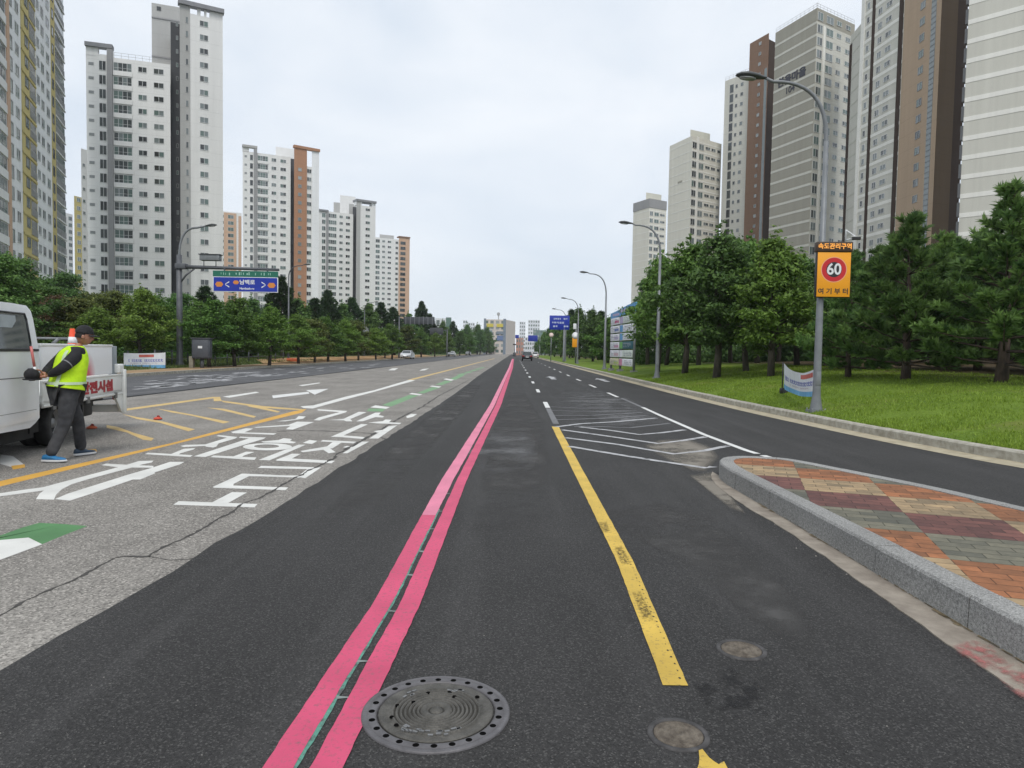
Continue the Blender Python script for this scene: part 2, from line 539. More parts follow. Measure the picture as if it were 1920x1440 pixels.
def lawn_material():
    m, n, l, b = nt_new("lawn")
    tc = n.new('ShaderNodeTexCoord'); P = tc.outputs['Object']
    def nz(s, d=4):
        t = n.new('ShaderNodeTexNoise'); t.inputs['Scale'].default_value = s; t.inputs['Detail'].default_value = d
        l.new(P, t.inputs['Vector']); return t.outputs['Fac']
    def rp(f, a, c, ca, cb):
        r = n.new('ShaderNodeValToRGB'); r.color_ramp.elements[0].position = a; r.color_ramp.elements[1].position = c
        r.color_ramp.elements[0].color = rgba(ca); r.color_ramp.elements[1].color = rgba(cb); l.new(f, r.inputs[0]); return r.outputs[0]
    def mx(f, a, c):
        x = n.new('ShaderNodeMix'); x.data_type = 'RGBA'; l.new(f, x.inputs[0]); l.new(a, x.inputs[6])
        if isinstance(c, tuple): x.inputs[7].default_value = rgba(c)
        else: l.new(c, x.inputs[7])
        return x.outputs[2]
    g = rp(nz(0.9, 5), 0.3, 0.7, (0.115, 0.17, 0.018), (0.205, 0.285, 0.036))
    g2 = rp(nz(14, 4), 0.35, 0.7, (0.03, 0.075, 0.008), (0.15, 0.26, 0.04))
    ff = n.new('ShaderNodeValue'); ff.outputs[0].default_value = 0.45
    g = mx(ff.outputs[0], g, g2)
    dry = rp(nz(0.45, 6), 0.55, 0.72, (0, 0, 0), (0.55, 0.55, 0.55))
    g = mx(dry, g, (0.20, 0.16, 0.06))
    # needle litter on the ground below the trees (further back on the bank)
    sx = n.new('ShaderNodeSeparateXYZ'); l.new(P, sx.inputs[0])
    nn = n.new('ShaderNodeMath'); nn.operation = 'MULTIPLY_ADD'; nn.inputs[1].default_value = 5.0
    l.new(nz(0.5, 5), nn.inputs[0]); l.new(sx.outputs[0], nn.inputs[2])
    lit = rp(nn.outputs[0], 0.0, 1.0, (0, 0, 0), (0.8, 0.8, 0.8))
    mr = n.new('ShaderNodeMapRange'); mr.inputs['From Min'].default_value = 15.0; mr.inputs['From Max'].default_value = 19.0
    l.new(nn.outputs[0], mr.inputs['Value'])
    g = mx(mr.outputs[0], g, (0.075, 0.055, 0.03))
    l.new(g, b.inputs['Base Color']); b.inputs['Roughness'].default_value = 0.95
    b.inputs['Specular IOR Level'].default_value = 0.15
    bp = n.new('ShaderNodeBump'); bp.inputs['Strength'].default_value = 0.8; bp.inputs['Distance'].default_value = 0.05
    l.new(nz(40, 3), bp.inputs['Height']); l.new(bp.outputs[0], b.inputs['Normal'])
    return m
struct(mb.build("lawn", lawn_material()))

# grass blades on the lawn nearest the camera
def grass(name, n, region, zf, hgt, mat, seed):
    rg = np.random.default_rng(seed)
    vs = np.zeros((n * 3, 3)); 
    k = 0
    while k < n:
        x, y = region(rg)
        if mnoise.noise(Vector((x * 0.55, y * 0.55, 9))) < -0.18 and rg.random() < 0.75: continue
        z = zf(x, y)
        h = hgt * rg.uniform(0.4, 1.25) * (0.7 + 0.6 * mnoise.noise(Vector((x, y, 3))))
        a = rg.uniform(0, 6.28); w = rg.uniform(0.004, 0.011) * (1 + y / 22)
        lx, ly = rg.normal(0, 0.35, 2) * h
        vs[k * 3] = (x - w * math.cos(a), y - w * math.sin(a), z - 0.01)
        vs[k * 3 + 1] = (x + w * math.cos(a), y + w * math.sin(a), z - 0.01)
        vs[k * 3 + 2] = (x + lx, y + ly, z + h)
        k += 1
    me = bpy.data.meshes.new(name)
    me.from_pydata(vs.tolist(), [], np.arange(n * 3).reshape(n, 3).tolist())
    me.materials.append(mat)
    o = link(name, me)
    o['kind'] = 'stuff'
    return o
m_blade = leafmat("grass_blades", (0.125, 0.19, 0.016), (0.26, 0.355, 0.05), 0.3)
def reg(rg):
    y = 7.5 + 33 * rg.random() ** 2.2
    return kerbx(y) + 0.02 + 8.5 * rg.random() ** 1.4, y
grass("lawn_grass", 90000, reg, lawnz, 0.075, m_blade, 11)

# left verge: pavement edge, soil, turf and rising ground to the trees
mb = MB()
for i, yv in enumerate(range(-14, 430, 2)):
    mb.box(-18.60, -18.40, yv + 0.006, yv + 1.994, -0.05, 0.15)
struct(mb.build("far_kerb", m_kerbold))
mb = MB(); mb.box(-21.2, -18.60, -14, 430, -0.05, 0.125)
struct(mb.build("dirt_strip", m_soil))
mb = MB()
ysl = [-14 + 6 * i for i in range(75)]
dsl = [0, 1, 2.5, 4.5, 7, 10, 14, 20, 30, 60, 120]
def vergez(x, y):
    d = -21.2 - x
    return 0.12 + 0.9 * (1 - math.exp(-max(d, 0) / 9)) + (0.12 * mnoise.noise(Vector((x * 0.2, y * 0.2, 5))) if d > 0.5 else 0)
vs, fs = [], []
for yv in ysl:
    for d in dsl:
        vs.append((-21.2 - d, yv, vergez(-21.2 - d, yv)))
nd = len(dsl)
for i in range(len(ysl) - 1):
    for k in range(nd - 1):
        fs.append((i * nd + k, (i + 1) * nd + k, (i + 1) * nd + k + 1, i * nd + k + 1))
mb.add(vs, fs, 0, True)
struct(mb.build("verge", m_verge))
# bare orange earth further along the verge
mb = MB(); rr = random.Random(9)
pl = [(-21.0, 58), (-21.0, 175)] + [(-23.2 + rr.uniform(-0.5, 0.5), 175 - 6 * i) for i in range(20)]
mb.add([(p[0], p[1], vergez(min(p[0], -21.2), p[1]) + 0.06 + (0 if p[0] > -22 else 0.1)) for p in pl], [tuple(range(len(pl)))])
struct(mb.build("bare_earth", M("orange_earth", (0.28, 0.15, 0.06), 0.95, scale=0.4, col2=(0.42, 0.28, 0.14))))
m_vblade = leafmat("verge_blades", (0.045, 0.075, 0.015), (0.13, 0.17, 0.05), 0.3)
def regl(rg):
    y = 30 + 50 * rg.random()
    return -21.3 - 8 * rg.random() ** 1.3, y
grass("verge_grass", 22000, regl, vergez, 0.28, m_vblade, 12)

# ------------------------------------------------------------------ traffic island
FRONT = [gp(1920, 1235), gp(1340, 893)]
xf = (FRONT[0].x + FRONT[1].x) / 2
isl = [(xf + 0.12, -6), (xf + 0.06, 0), (xf, 3), (xf - 0.03, 6), (xf - 0.06, 7.6), (xf - 0.05, 8.2), (xf + 0.02, 8.6), (xf + 0.17, 8.88), (xf + 0.42, 9.02), (xf + 0.72, 8.98)]
bk = [gp(1490, 861, 0.2), gp(1620, 886, 0.2), gp(1760, 914, 0.2), gp(1920, 950, 0.2)]
isl += [(p.x, p.y) for p in bk] + [(5.0, 4.8), (5.5, 3.2), (6.2, 1.0), (7.3, -2.0), (8.6, -6)]
ISL = catmull(isl, 8)
ISL_IN = offs(ISL, 0.17)
mb = MB()
ip = resample(ISL, 0.98)
KZ = 0.2
def kerb_run(mb, path, w, z, gap=0.005, sub=4):
    """a run of kerb stones, each stone following the curve, with open joints"""
    for i in range(len(path) - 1):
        seg = [path[i].lerp(path[i + 1], 0)] 
    return
fine = resample(ISL, 0.14)
nper = 7
rr = random.Random(2)
fr_in = offs(fine, 0.17)
for s in range(0, len(fine) - 1, nper):
    e = min(s + nper, len(fine) - 1)
    F = [p.copy() for p in fine[s:e + 1]]; I = [p.copy() for p in fr_in[s:e + 1]]
    if len(F) < 2: continue
    g = 0.004
    F[0] = F[0] + (F[1] - F[0]).normalized() * g; F[-1] = F[-1] + (F[-2] - F[-1]).normalized() * g
    I[0] = I[0] + (I[1] - I[0]).normalized() * g; I[-1] = I[-1] + (I[-2] - I[-1]).normalized() * g
    z = KZ + rr.uniform(-0.003, 0.003)
    j = rr.uniform(-0.004, 0.004)
    rings = []
    for f, q in zip(F, I):
        nrm = (q - f).normalized(); f = f + nrm * j
        rings.append([(*f.xy, -0.05), (*(f + nrm * 0.004).xy, z - 0.018), (*(f + nrm * 0.018).xy, z), (*q.xy, z), (*q.xy, -0.05)])
    mb.loft(rings, 0, None, True, False)
struct(mb.build("island_kerb", m_kerb))
# mortar core just inside the joints so that light does not leak
mb = MB()
core = [(p.x, p.y) for p in offs(ISL, 0.012)]
mb.prism(core[::-1], -0.05, KZ - 0.022)
struct(mb.build("island_base", M("mortar", (0.3, 0.29, 0.27), 0.95, scale=20, col2=(0.45, 0.43, 0.4))))

def paving_material():
    m, n, l, b = nt_new("block_paving")
    tc = n.new('ShaderNodeTexCoord'); mp = n.new('ShaderNodeMapping')
    mp.inputs['Rotation'].default_value = (0, 0, R(18.5))
    l.new(tc.outputs['Object'], mp.inputs[0])
    sx = n.new('ShaderNodeSeparateXYZ'); l.new(mp.outputs[0], sx.inputs[0])
    C = 0.72
    def math_(op, a, bb=None):
        x = n.new('ShaderNodeMath'); x.operation = op
        for i, s in enumerate((a, bb)):
            if s is None: continue
            if isinstance(s, (int, float)): x.inputs[i].default_value = s
            else: l.new(s, x.inputs[i])
        return x.outputs[0]
    ox, oy = math_('ADD', sx.outputs[0], PAV[0]), math_('ADD', sx.outputs[1], PAV[1])
    cx = math_('FLOOR', math_('DIVIDE', ox, C)); cy = math_('FLOOR', math_('DIVIDE', oy, C))
    idx = math_('FLOORED_MODULO', math_('ADD', math_('ADD', cx, cy), PAV[2]), 4.0)
    cols = [(0.33, 0.135, 0.06), (0.165, 0.16, 0.125), (0.16, 0.068, 0.06), (0.36, 0.265, 0.16)]
    r = n.new('ShaderNodeValToRGB'); r.color_ramp.interpolation = 'CONSTANT'
    while len(r.color_ramp.elements) < 4: r.color_ramp.elements.new(0.5)
    for i, c in enumerate(cols):
        r.color_ramp.elements[i].position = i * 0.25; r.color_ramp.elements[i].color = rgba(c)
    l.new(math_('DIVIDE', math_('ADD', idx, 0.5), 4.0), r.inputs[0])
    br = n.new('ShaderNodeTexBrick')
    br.inputs['Scale'].default_value = 1.0 / 0.12
    br.inputs['Mortar Size'].default_value = 0.035
    br.inputs['Brick Width'].default_value = 2.0; br.inputs['Row Height'].default_value = 1.0
    br.offset = 0.5; br.inputs['Bias'].default_value = -0.1
    cb = n.new('ShaderNodeCombineXYZ'); l.new(ox, cb.inputs[0]); l.new(oy, cb.inputs[1])
    l.new(cb.outputs[0], br.inputs['Vector'])
    br.inputs['Color1'].default_value = (0.66, 0.68, 0.70, 1); br.inputs['Color2'].default_value = (1.22, 1.18, 1.12, 1)
    br.inputs['Mortar'].default_value = (0.34, 0.33, 0.3, 1)
    x = n.new('ShaderNodeMix'); x.data_type = 'RGBA'; x.blend_type = 'MULTIPLY'; x.inputs[0].default_value = 1
    l.new(r.outputs[0], x.inputs[6]); l.new(br.outputs['Color'], x.inputs[7])
    t = n.new('ShaderNodeTexNoise'); t.inputs['Scale'].default_value = 5; t.inputs['Detail'].default_value = 8; t.inputs['Roughness'].default_value = 0.75
    l.new(tc.outputs['Object'], t.inputs['Vector'])
    r2 = n.new('ShaderNodeValToRGB'); r2.color_ramp.elements[0].position = 0.3; r2.color_ramp.elements[1].position = 0.7
    r2.color_ramp.elements[0].color = (0.55, 0.56, 0.56, 1); r2.color_ramp.elements[1].color = (1.15, 1.13, 1.08, 1)
    l.new(t.outputs['Fac'], r2.inputs[0])
    x2 = n.new('ShaderNodeMix'); x2.data_type = 'RGBA'; x2.blend_type = 'MULTIPLY'; x2.inputs[0].default_value = 1
    l.new(x.outputs[2], x2.inputs[6]); l.new(r2.outputs[0], x2.inputs[7])
    l.new(x2.outputs[2], b.inputs['Base Color']); b.inputs['Roughness'].default_value = 0.9
    bp = n.new('ShaderNodeBump'); bp.inputs['Strength'].default_value = 0.6; bp.inputs['Distance'].default_value = 0.008; bp.invert = True
    l.new(br.outputs['Fac'], bp.inputs['Height']); l.new(bp.outputs[0], b.inputs['Normal'])
    return m
PAV = (0.0, 0.0, 0.0)
# pattern phase: a block corner (cream below orange) at photo pixel 1500,896
_p = gp(1500, 896, 0.195)
_c, _s = math.cos(R(18.5)), math.sin(R(18.5))
_u, _w = _c * _p.x - _s * _p.y, _s * _p.x + _c * _p.y
PAV = (-_u + 0.72 * 40, -_w + 0.72 * 40, 0.0)
mb = MB()
mb.prism([(p.x, p.y) for p in ISL_IN][::-1], 0.1, KZ - 0.006)
struct(mb.build("island_paving", paving_material()))
# gutter apron in front of the island
rr = random.Random(4)
out = []
yv = -6.0
while yv < 8.9:
    out.append((float(np.interp(yv, [2.5, 3, 5.7, 8.4], [2.27, 2.29, 2.37, 2.31])) + rr.uniform(-0.008, 0.008) + 0.02 * mnoise.noise(Vector((0, yv * 1.1, 7))) + (0.12 * max(0, yv - 7.4) ** 2), yv)); yv += 0.12
inn = [(xf + 0.06, -6), (xf + 0.05, 3), (xf + 0.02, 7.6), (xf + 0.02, 8.75)]
mb = MB(); mb.prism(inn + out[::-1], -0.02, 0.007)
struct(mb.build("gutter_apron", m_gutter))
# weeds / silt along the foot of the island kerb
mb = MB(); rr = random.Random(8)
for i in range(260):
    yv = rr.uniform(1.5, 8.2); w = rr.uniform(0.01, 0.05) * (0.4 + max(0, mnoise.noise(Vector((0, yv * 1.7, 2)))) * 2)
    x0 = xf + 0.015 - 0.01 * yv * 0.5
    l_ = rr.uniform(0.03, 0.16)
    mb.add([(x0 + 0.02, yv, 0.012), (x0 + 0.02, yv + l_, 0.012), (x0 - w, yv + l_ * 0.7, 0.009 + 0.001 * (i % 5)), (x0 - w * 0.8, yv + l_ * 0.2, 0.009 + 0.001 * (i % 5))], [(0, 1, 2, 3)])
o = mb.build("kerb_silt", M("silt", (0.10, 0.08, 0.045), 1.0, scale=18, col2=(0.26, 0.2, 0.12))); o['kind'] = 'stuff'

# dirt film blown over the road off the island's nose (patchy, road shows through)
def film(name, col, scale, thr):
    m, n, l, b = nt_new(name)
    tc = n.new('ShaderNodeTexCoord'); t = n.new('ShaderNodeTexNoise'); t.inputs['Scale'].default_value = scale; t.inputs['Detail'].default_value = 7
    t.inputs['Roughness'].default_value = 0.7
    l.new(tc.outputs['Object'], t.inputs['Vector'])
    r = n.new('ShaderNodeValToRGB'); r.color_ramp.elements[0].position = thr; r.color_ramp.elements[1].position = thr + 0.22
    l.new(t.outputs['Fac'], r.inputs[0])
    b.inputs['Base Color'].default_value = rgba(col); b.inputs['Roughness'].default_value = 0.95
    at = n.new('ShaderNodeAttribute'); at.attribute_name = "fade"
    mu = n.new('ShaderNodeMath'); mu.operation = 'MULTIPLY'
    l.new(r.outputs[0], mu.inputs[0]); l.new(at.outputs['Fac'], mu.inputs[1])
    l.new(mu.outputs[0], b.inputs['Alpha'])
    return m
def film_patch(name, px, z, mat, rings=5):
    P = [gp(*p) for p in px]
    c = sum(P, Vector()) / len(P)
    vs = [(c.x, c.y, z)]; fade = [1.0]
    for k in range(1, rings + 1):
        for p in P:
            q = c.lerp(p, k / rings); vs.append((q.x, q.y, z)); fade.append(1.0 if k < rings - 1 else (0.7 if k == rings - 1 else 0.0))
    n = len(P); fs = []
    for i in range(n): fs.append((0, 1 + i, 1 + (i + 1) % n))
    for k in range(rings - 1):
        for i in range(n):
            a = 1 + k * n + i; b_ = 1 + k * n + (i + 1) % n
            fs.append((a, a + n, b_ + n, b_))
    mb = MB(); mb.add(vs, fs); me = mb.mesh(name, mat)
    at = me.attributes.new("fade", 'FLOAT', 'POINT'); at.data.foreach_set('value', fade)
    o = link(name, me); return struct(o)
m_dust = film("road_dust", (0.20, 0.18, 0.15), 1.4, 0.30)
film_patch("dust_patch", [(1205, 835), (1235, 824), (1290, 822), (1335, 838), (1350, 858), (1325, 886), (1300, 884), (1270, 872), (1235, 855)], 0.0035, m_dust)
film_patch("dust_patch", [(1290, 890), (1335, 884), (1360, 915), (1400, 965), (1370, 955), (1320, 915)], 0.0035, m_dust)
m_wornpatch = film("road_wear", (0.12, 0.12, 0.122), 0.9, 0.42)
film_patch("wear_patch", [(850, 850), (920, 800), (990, 800), (1010, 840), (1000, 880), (930, 890), (870, 885)], 0.003, m_wornpatch)
film_patch("wear_patch", [(1035, 740), (1100, 725), (1180, 745), (1230, 775), (1300, 800), (1180, 812), (1055, 800)], 0.003, m_wornpatch)
m_stain = film("oil_stain", (0.014, 0.014, 0.015), 9.0, 0.47)
film_patch("road_stain", [(1290, 1270), (1370, 1250), (1440, 1280), (1440, 1345), (1380, 1350), (1320, 1330)], 0.003, m_stain)

# ------------------------------------------------------------------ painted markings
m_white = paint("paint_white", (0.70, 0.695, 0.66), 0.26, (0.33, 0.32, 0.30), 9, 0.16)
m_whiteworn = paint("paint_white_worn", (0.46, 0.46, 0.47), 0.62, (0.07, 0.07, 0.072), 5)
m_whitefaint = paint("paint_white_faint", (0.16, 0.16, 0.165), 0.6, (0.07, 0.07, 0.072), 4)
m_whitedash = paint("paint_white_dash", (0.7, 0.7, 0.68), 0.25, (0.07, 0.07, 0.072), 6)
m_yel = paint("paint_yellow", (0.68, 0.46, 0.075), 0.5, (0.22, 0.16, 0.06), 45, 0.10, 0.3)
m_orange = paint("paint_orange", (0.66, 0.36, 0.055), 0.12, (0.27, 0.2, 0.1), 8)
m_orangew = paint("paint_orange_worn", (0.60, 0.42, 0.16), 0.42, (0.30, 0.27, 0.22), 4)
m_pink = paint("paint_pink", (0.62, 0.074, 0.165), 0.57, (0.24, 0.085, 0.11), 42, 0.14, 0.22)
m_pinkp = paint("paint_pink_pale", (0.72, 0.22, 0.33), 0.45, (0.4, 0.17, 0.22), 60, 0.1, 0.2)
m_green = paint("paint_green", (0.085, 0.24, 0.085), 0.1, (0.13, 0.2, 0.12), 5, 0.2, 0.3)
m_greenw = paint("paint_green_worn", (0.17, 0.32, 0.16), 0.35, (0.24, 0.26, 0.22), 4, 0.2)
m_teal = paint("paint_teal", (0.10, 0.30, 0.23), 0.75, (0.07, 0.075, 0.075), 16)
_lay = [0]
def polys_px(name, plist, mat, scale=1.0, org=(0, 0), z=0.004, dz=0.0005):
    """flat painted shapes given by their outlines as seen in the photo, laid on the road"""
    mb = MB()
    for i, P in enumerate(plist):
        pts = [gp(org[0] + a / scale, org[1] + b / scale) for a, b in P]
        zz = -0.0098 + (z - 0.004) * 0.5 + 0.0006 + 0.0002 * i
        bm = bmesh.new()
        vs = [bm.verts.new((p.x, p.y, zz)) for p in pts]
        f = bm.faces.new(vs)
        if f.normal.z == 0: f.normal_update()
        f.normal_update()
        if f.normal.z < 0: f.normal_flip()
        bmesh.ops.triangulate(bm, faces=[f])
        mb.bm(bm, 0, False)
    return struct(mb.build(name, mat))
def strip(mb, pts, w, z=0.004, jit=0.0, seed=1, step=None):
    """constant-width line through world points"""
    P = [Vector((p[0], p[1], 0)) for p in pts]
    if step: P = resample(P, step)
    rr = random.Random(seed)
    L, Rr = [], []
    for i, p in enumerate(P):
        t = (P[min(i + 1, len(P) - 1)] - P[max(i - 1, 0)]).normalized()
        n = Vector((t.y, -t.x, 0))
        L.append(p - n * (w / 2 + rr.uniform(-jit, jit))); Rr.append(p + n * (w / 2 + rr.uniform(-jit, jit)))
    for i in range(len(P) - 1):
        mb.add([(*L[i].xy, z), (*Rr[i].xy, z), (*Rr[i + 1].xy, z), (*L[i + 1].xy, z)], [(0, 1, 2, 3)])
def strips(name, lines, w, mat, z=0.004, jit=0.0, step=None):
    mb = MB()
    for i, l in enumerate(lines): strip(mb, l, w, z + 0.0004 * (i % 7), jit, i, step)
    return struct(mb.build(name, mat))
def ribbon(name, Ls, Rs, mat, z, jit=0.0022, step=0.035, far=20):
    """line whose two edges are given as world points (x, y); edges get a hand-painted wobble"""
    ya, yb = Ls[0][1], Ls[-1][1]
    lx = lambda y, P: float(np.interp(y, [p[1] for p in P], [p[0] for p in P]))
    rr = random.Random(sum(map(ord, name)) + int(z * 1e5))
    mb = MB(); rows = []
    y = ya
    while y < yb:
        rows.append(y); y += step * (1 + (y / 3.5) ** 1.5 if y > 0 else 1)
    rows.append(yb)
    vs = []
    for y in rows:
        wob = 0.0035 * mnoise.noise(Vector((0, y * 1.3, z * 900)))
        vs += [(lx(y, Ls) + rr.uniform(-jit, jit) + wob, y, z), (lx(y, Rs) + rr.uniform(-jit, jit) + 0.0035 * mnoise.noise(Vector((5, y * 1.3, z * 900))), y, z)]
    mb.add(vs, [(2 * i, 2 * i + 1, 2 * i + 3, 2 * i + 2) for i in range(len(rows) - 1)])
    return struct(mb.build(name, mat))
# pink guide line: two parallel strokes
PL = [(-0.905, -3), (-0.875, 2.41), (-0.81, 4.05), (-0.825, 8.0), (-0.67, 19.3), (-0.55, 65), (-0.55, 150)]
PLr = [(-0.785, -3), (-0.765, 2.41), (-0.70, 4.05), (-0.685, 8.0), (-0.535, 19.3), (-0.36, 65), (-0.36, 150)]
PR = [(-0.73, -3), (-0.705, 2.41), (-0.652, 4.05), (-0.645, 8.0), (-0.51, 19.3), (-0.355, 65), (-0.355, 150)]
PRr = [(-0.61, -3), (-0.59, 2.41), (-0.53, 4.05), (-0.53, 8.0), (-0.355, 19.3), (-0.14, 65), (-0.14, 150)]
cut = lambda P, a, b: [(float(np.interp(a, [p[1] for p in P], [p[0] for p in P])), a)] + [p for p in P if a < p[1] < b] + [(float(np.interp(b, [p[1] for p in P], [p[0] for p in P])), b)]
YS = 6.25
ribbon("pink_line", cut(PL, -3, YS), cut(PLr, -3, YS), m_pink, 0.0040)
ribbon("pink_line", cut(PL, YS, 150), cut(PLr, YS, 150), m_pinkp, 0.0045)
ribbon("pink_line", PR, PRr, m_pink, 0.0050)
sh = lambda P, d: [(x + d, y) for x, y in P]
ribbon("teal_line", cut(sh(PLr, -0.004), -3, 6.5), cut(sh(PLr, 0.013), -3, 6.5), m_teal, 0.0030, 0.003)
mb = MB(); rr = random.Random(6)
for y in (2.9, 3.25, 3.9, 4.55, 5.1, 5.75, 6.4, 7.2):
    x0 = float(np.interp(y, [p[1] for p in PLr], [p[0] for p in PLr])); x1 = float(np.interp(y, [p[1] for p in PR], [p[0] for p in PR]))
    mb.add([(x0, y, 0.0034), (x1, y + rr.uniform(-0.02, 0.02), 0.0034), (x1, y + 0.022, 0.0034), (x0, y + 0.028, 0.0034)], [(0, 1, 2, 3)])
struct(mb.build("chalk_marks", paint("chalk", (0.22, 0.25, 0.24), 0.55)))
# yellow line
YL = [(0.675, -3), (0.70, 2.56), (0.70, 3.08), (0.765, 5), (0.78, 14.03)]
YR = [(0.80, -3), (0.80, 2.56), (0.815, 3.08), (0.885, 5), (0.92, 14.05)]
ribbon("yellow_line", cut(YL, 3.08, 14.03), cut(YR, 3.08, 14.03), m_yel, 0.004, 0.0018)
mb = MB(); rr = random.Random(21)
vs = [(0.69, -3, 0.004), (0.80, -3, 0.004)]
top = [(0.80 - 0.11 * i / 9, 2.52 + rr.uniform(-0.035, 0.03) - 0.05 * math.sin(i * 0.9)) for i in range(10)]
vs += [(x, y, 0.004) for x, y in top]
mb.add(vs, [tuple(range(len(vs)))]); struct(mb.build("yellow_line", m_yel))
m_scuff = film("tyre_scuff", (0.05, 0.045, 0.03), 55, 0.44)
film_patch("tyre_scuff", [(1183, 1110), (1200, 1108), (1222, 1150), (1226, 1168), (1205, 1165)], 0.0062, m_scuff, 4)
film_patch("tyre_scuff", [(1150, 1025), (1166, 1022), (1185, 1060), (1165, 1062)], 0.0062, m_scuff, 4)
film_patch("tyre_scuff", [(1118, 980), (1138, 978), (1146, 1000), (1124, 1002)], 0.0062, m_scuff, 4)
mb = MB(); rr = random.Random(19)
for i in range(26):
    y = 3.15 + i * 0.075; x = float(np.interp(y, [p[1] for p in YR], [p[0] for p in YR])) - 0.018 - rr.uniform(0, 0.012); r_ = rr.uniform(0.003, 0.007)
    mb.add([(x + r_ * math.cos(a) * rr.uniform(0.7, 1.2), y + 1.5 * r_ * math.sin(a), 0.0050) for a in [0, 0.9, 1.8, 2.7, 3.6, 4.5, 5.4]], [tuple(range(7))])
o = mb.build("paint_chips", M("chip_dark", (0.03, 0.028, 0.022), 0.9)); o['kind'] = 'stuff'
# white dashes in line with it, and the next lane's
strips("lane_dash", [[(0.93, y), (0.945, y + 2.2)] for y in (18.8, 26, 33.5, 41, 49, 57, 66, 75, 85, 96, 108, 120)], 0.13, m_whitedash)
strips("lane_dash", [[(0.90, 14.6), (0.93, 18.6)]], 0.13, m_whitefaint, 0.0035)
g = lambda *a: [gp(p[0], p[1]) for p in a]
strips("edge_line", [g((1205, 764), (1240, 780), (1320, 815), (1400, 845), (1420, 851)), g((1430, 854), (1480, 869), (1560, 893))], 0.11, m_whitedash)
strips("edge_line", [g((1166, 747), (1205, 764))], 0.11, m_whitefaint)
strips("lane_dash", [[(3.6, y), (3.6, y + 2.6)] for y in (24.0, 30.5, 37.5, 45, 53, 61, 70, 80, 91, 103)], 0.12, m_whitedash)
Z5 = lambda *a: [gp(960 + p[0] / 3.692, 660 + p[1] / 3.692) for p in a]
strips("hatch_marking", [Z5((300, 520), (480, 497), (700, 485), (1000, 458)), Z5((470, 520), (690, 545), (880, 573), (1040, 560), (1195, 540)), Z5((345, 540), (600, 575), (1010, 635), (1180, 615), (1345, 588)), Z5((370, 595), (720, 640), (1120, 708), (1330, 685), (1500, 650)), Z5((395, 655), (700, 707), (1000, 755), (1340, 805), (1395, 795))], 0.12, m_whiteworn, 0.0046)
strips("hatch_marking", [Z5((430, 515), (620, 518), (820, 525), (1090, 495)), Z5((300, 470), (600, 462), (930, 440)), Z5((290, 440), (560, 440), (900, 420)), Z5((275, 405), (560, 415), (860, 405)), Z5((265, 380), (500, 392), (820, 390))], 0.11, m_whitefaint, 0.0042)
# straight-ahead arrows in the right lanes
def arrow(mb, x, y, L, z=0.005, w=0.16, flip=1):
    mb.add([(x - w / 2, y, z), (x + w / 2, y, z), (x + w / 2, y + flip * L * 0.6, z), (x - w / 2, y + flip * L * 0.6, z)], [(0, 1, 2, 3)])
    mb.add([(x - 0.35, y + flip * L * 0.6, z), (x + 0.35, y + flip * L * 0.6, z), (x, y + flip * L, z)], [(0, 1, 2)])
for ax, ay in ((2.25, 39), (5.0, 37)):
    mb = MB(); arrow(mb, ax, ay, 5.0, 0.005, 0.3); struct(mb.build("road_arrow", m_whiteworn))
# lane marks on the old carriageway
polys_px("yellow_box_line", [[(-60, 916), (0, 900.5), (322, 829.5), (548, 771), (575, 766), (566, 773), (336, 829.5), (0, 910.5), (-60, 927)]], m_orange)
Zc = 4.8
polys_px("yellow_hatching", [[(145, 318), (960, 208), (1020, 213), (1020, 222), (960, 222), (150, 335)], [(960, 212), (1020, 208), (1035, 246), (965, 248)], [(1025, 240), (1400, 290), (1780, 320), (1740, 328), (1560, 318), (1400, 306), (1050, 257)], [(1250, 280), (1400, 300), (1560, 340), (1540, 350), (1480, 337), (1280, 296)], [(900, 305), (1060, 316), (1345, 383), (1325, 397), (1040, 330)], [(440, 312), (600, 336), (800, 373), (1110, 433), (1050, 447), (760, 377), (590, 350)], [(140, 363), (280, 391), (500, 428), (795, 500), (735, 517), (480, 442), (270, 407)], [(0, 462), (100, 478), (250, 533), (425, 580), (400, 603), (325, 592), (180, 527), (0, 487)]], m_orangew, Zc, (200, 700))
polys_px("yellow_hatching", [[(0, 110), (130, 128), (200, 180), (245, 215), (110, 235), (60, 220), (0, 205)]], m_white, 5.333, (0, 830), 0.004)
polys_px("yellow_hatching", [[(110, 225), (245, 208), (252, 240), (130, 262)], [(870, 60), (960, 58), (972, 80), (950, 97), (870, 97)]], m_orange, 5.333, (0, 830), 0.0055)
polys_px("white_line", [[(20, 520), (175, 508), (290, 478), (560, 405), (900, 328), (1330, 203), (1400, 210), (920, 343), (560, 438), (290, 512), (170, 545), (60, 540)]], m_white, 6.4, (560, 680))
a0, a1 = gp(769, 712), gp(908, 677)
strips("yellow_line", [[a0, a1, (a1.x + (a1.x - a0.x) * 0.6, a1.y + (a1.y - a0.y) * 0.6)]], 0.28, m_orangew, -0.008)
polys_px("green_marking", [[(815, 578), (842, 545), (1045, 548), (1005, 582)], [(1000, 505), (1330, 383), (1445, 388), (1110, 522)], [(1420, 362), (1600, 290), (1705, 295), (1500, 367)], [(1640, 262), (1760, 213), (1845, 220), (1720, 267)], [(1800, 200), (1920, 145), (1990, 150), (1880, 205)]], m_greenw, 6.4, (560, 680))
polys_px("green_marking_tick", [[(860, 532), (920, 508), (1095, 530), (1050, 550)], [(1325, 372), (1360, 360), (1485, 377), (1450, 390)], [(1570, 282), (1600, 273), (1715, 285), (1680, 298)], [(1735, 197), (1770, 188), (1865, 203), (1830, 216)]], m_white, 6.4, (560, 680), 0.006)
b0, b1 = gp(862, 703), gp(908, 688)
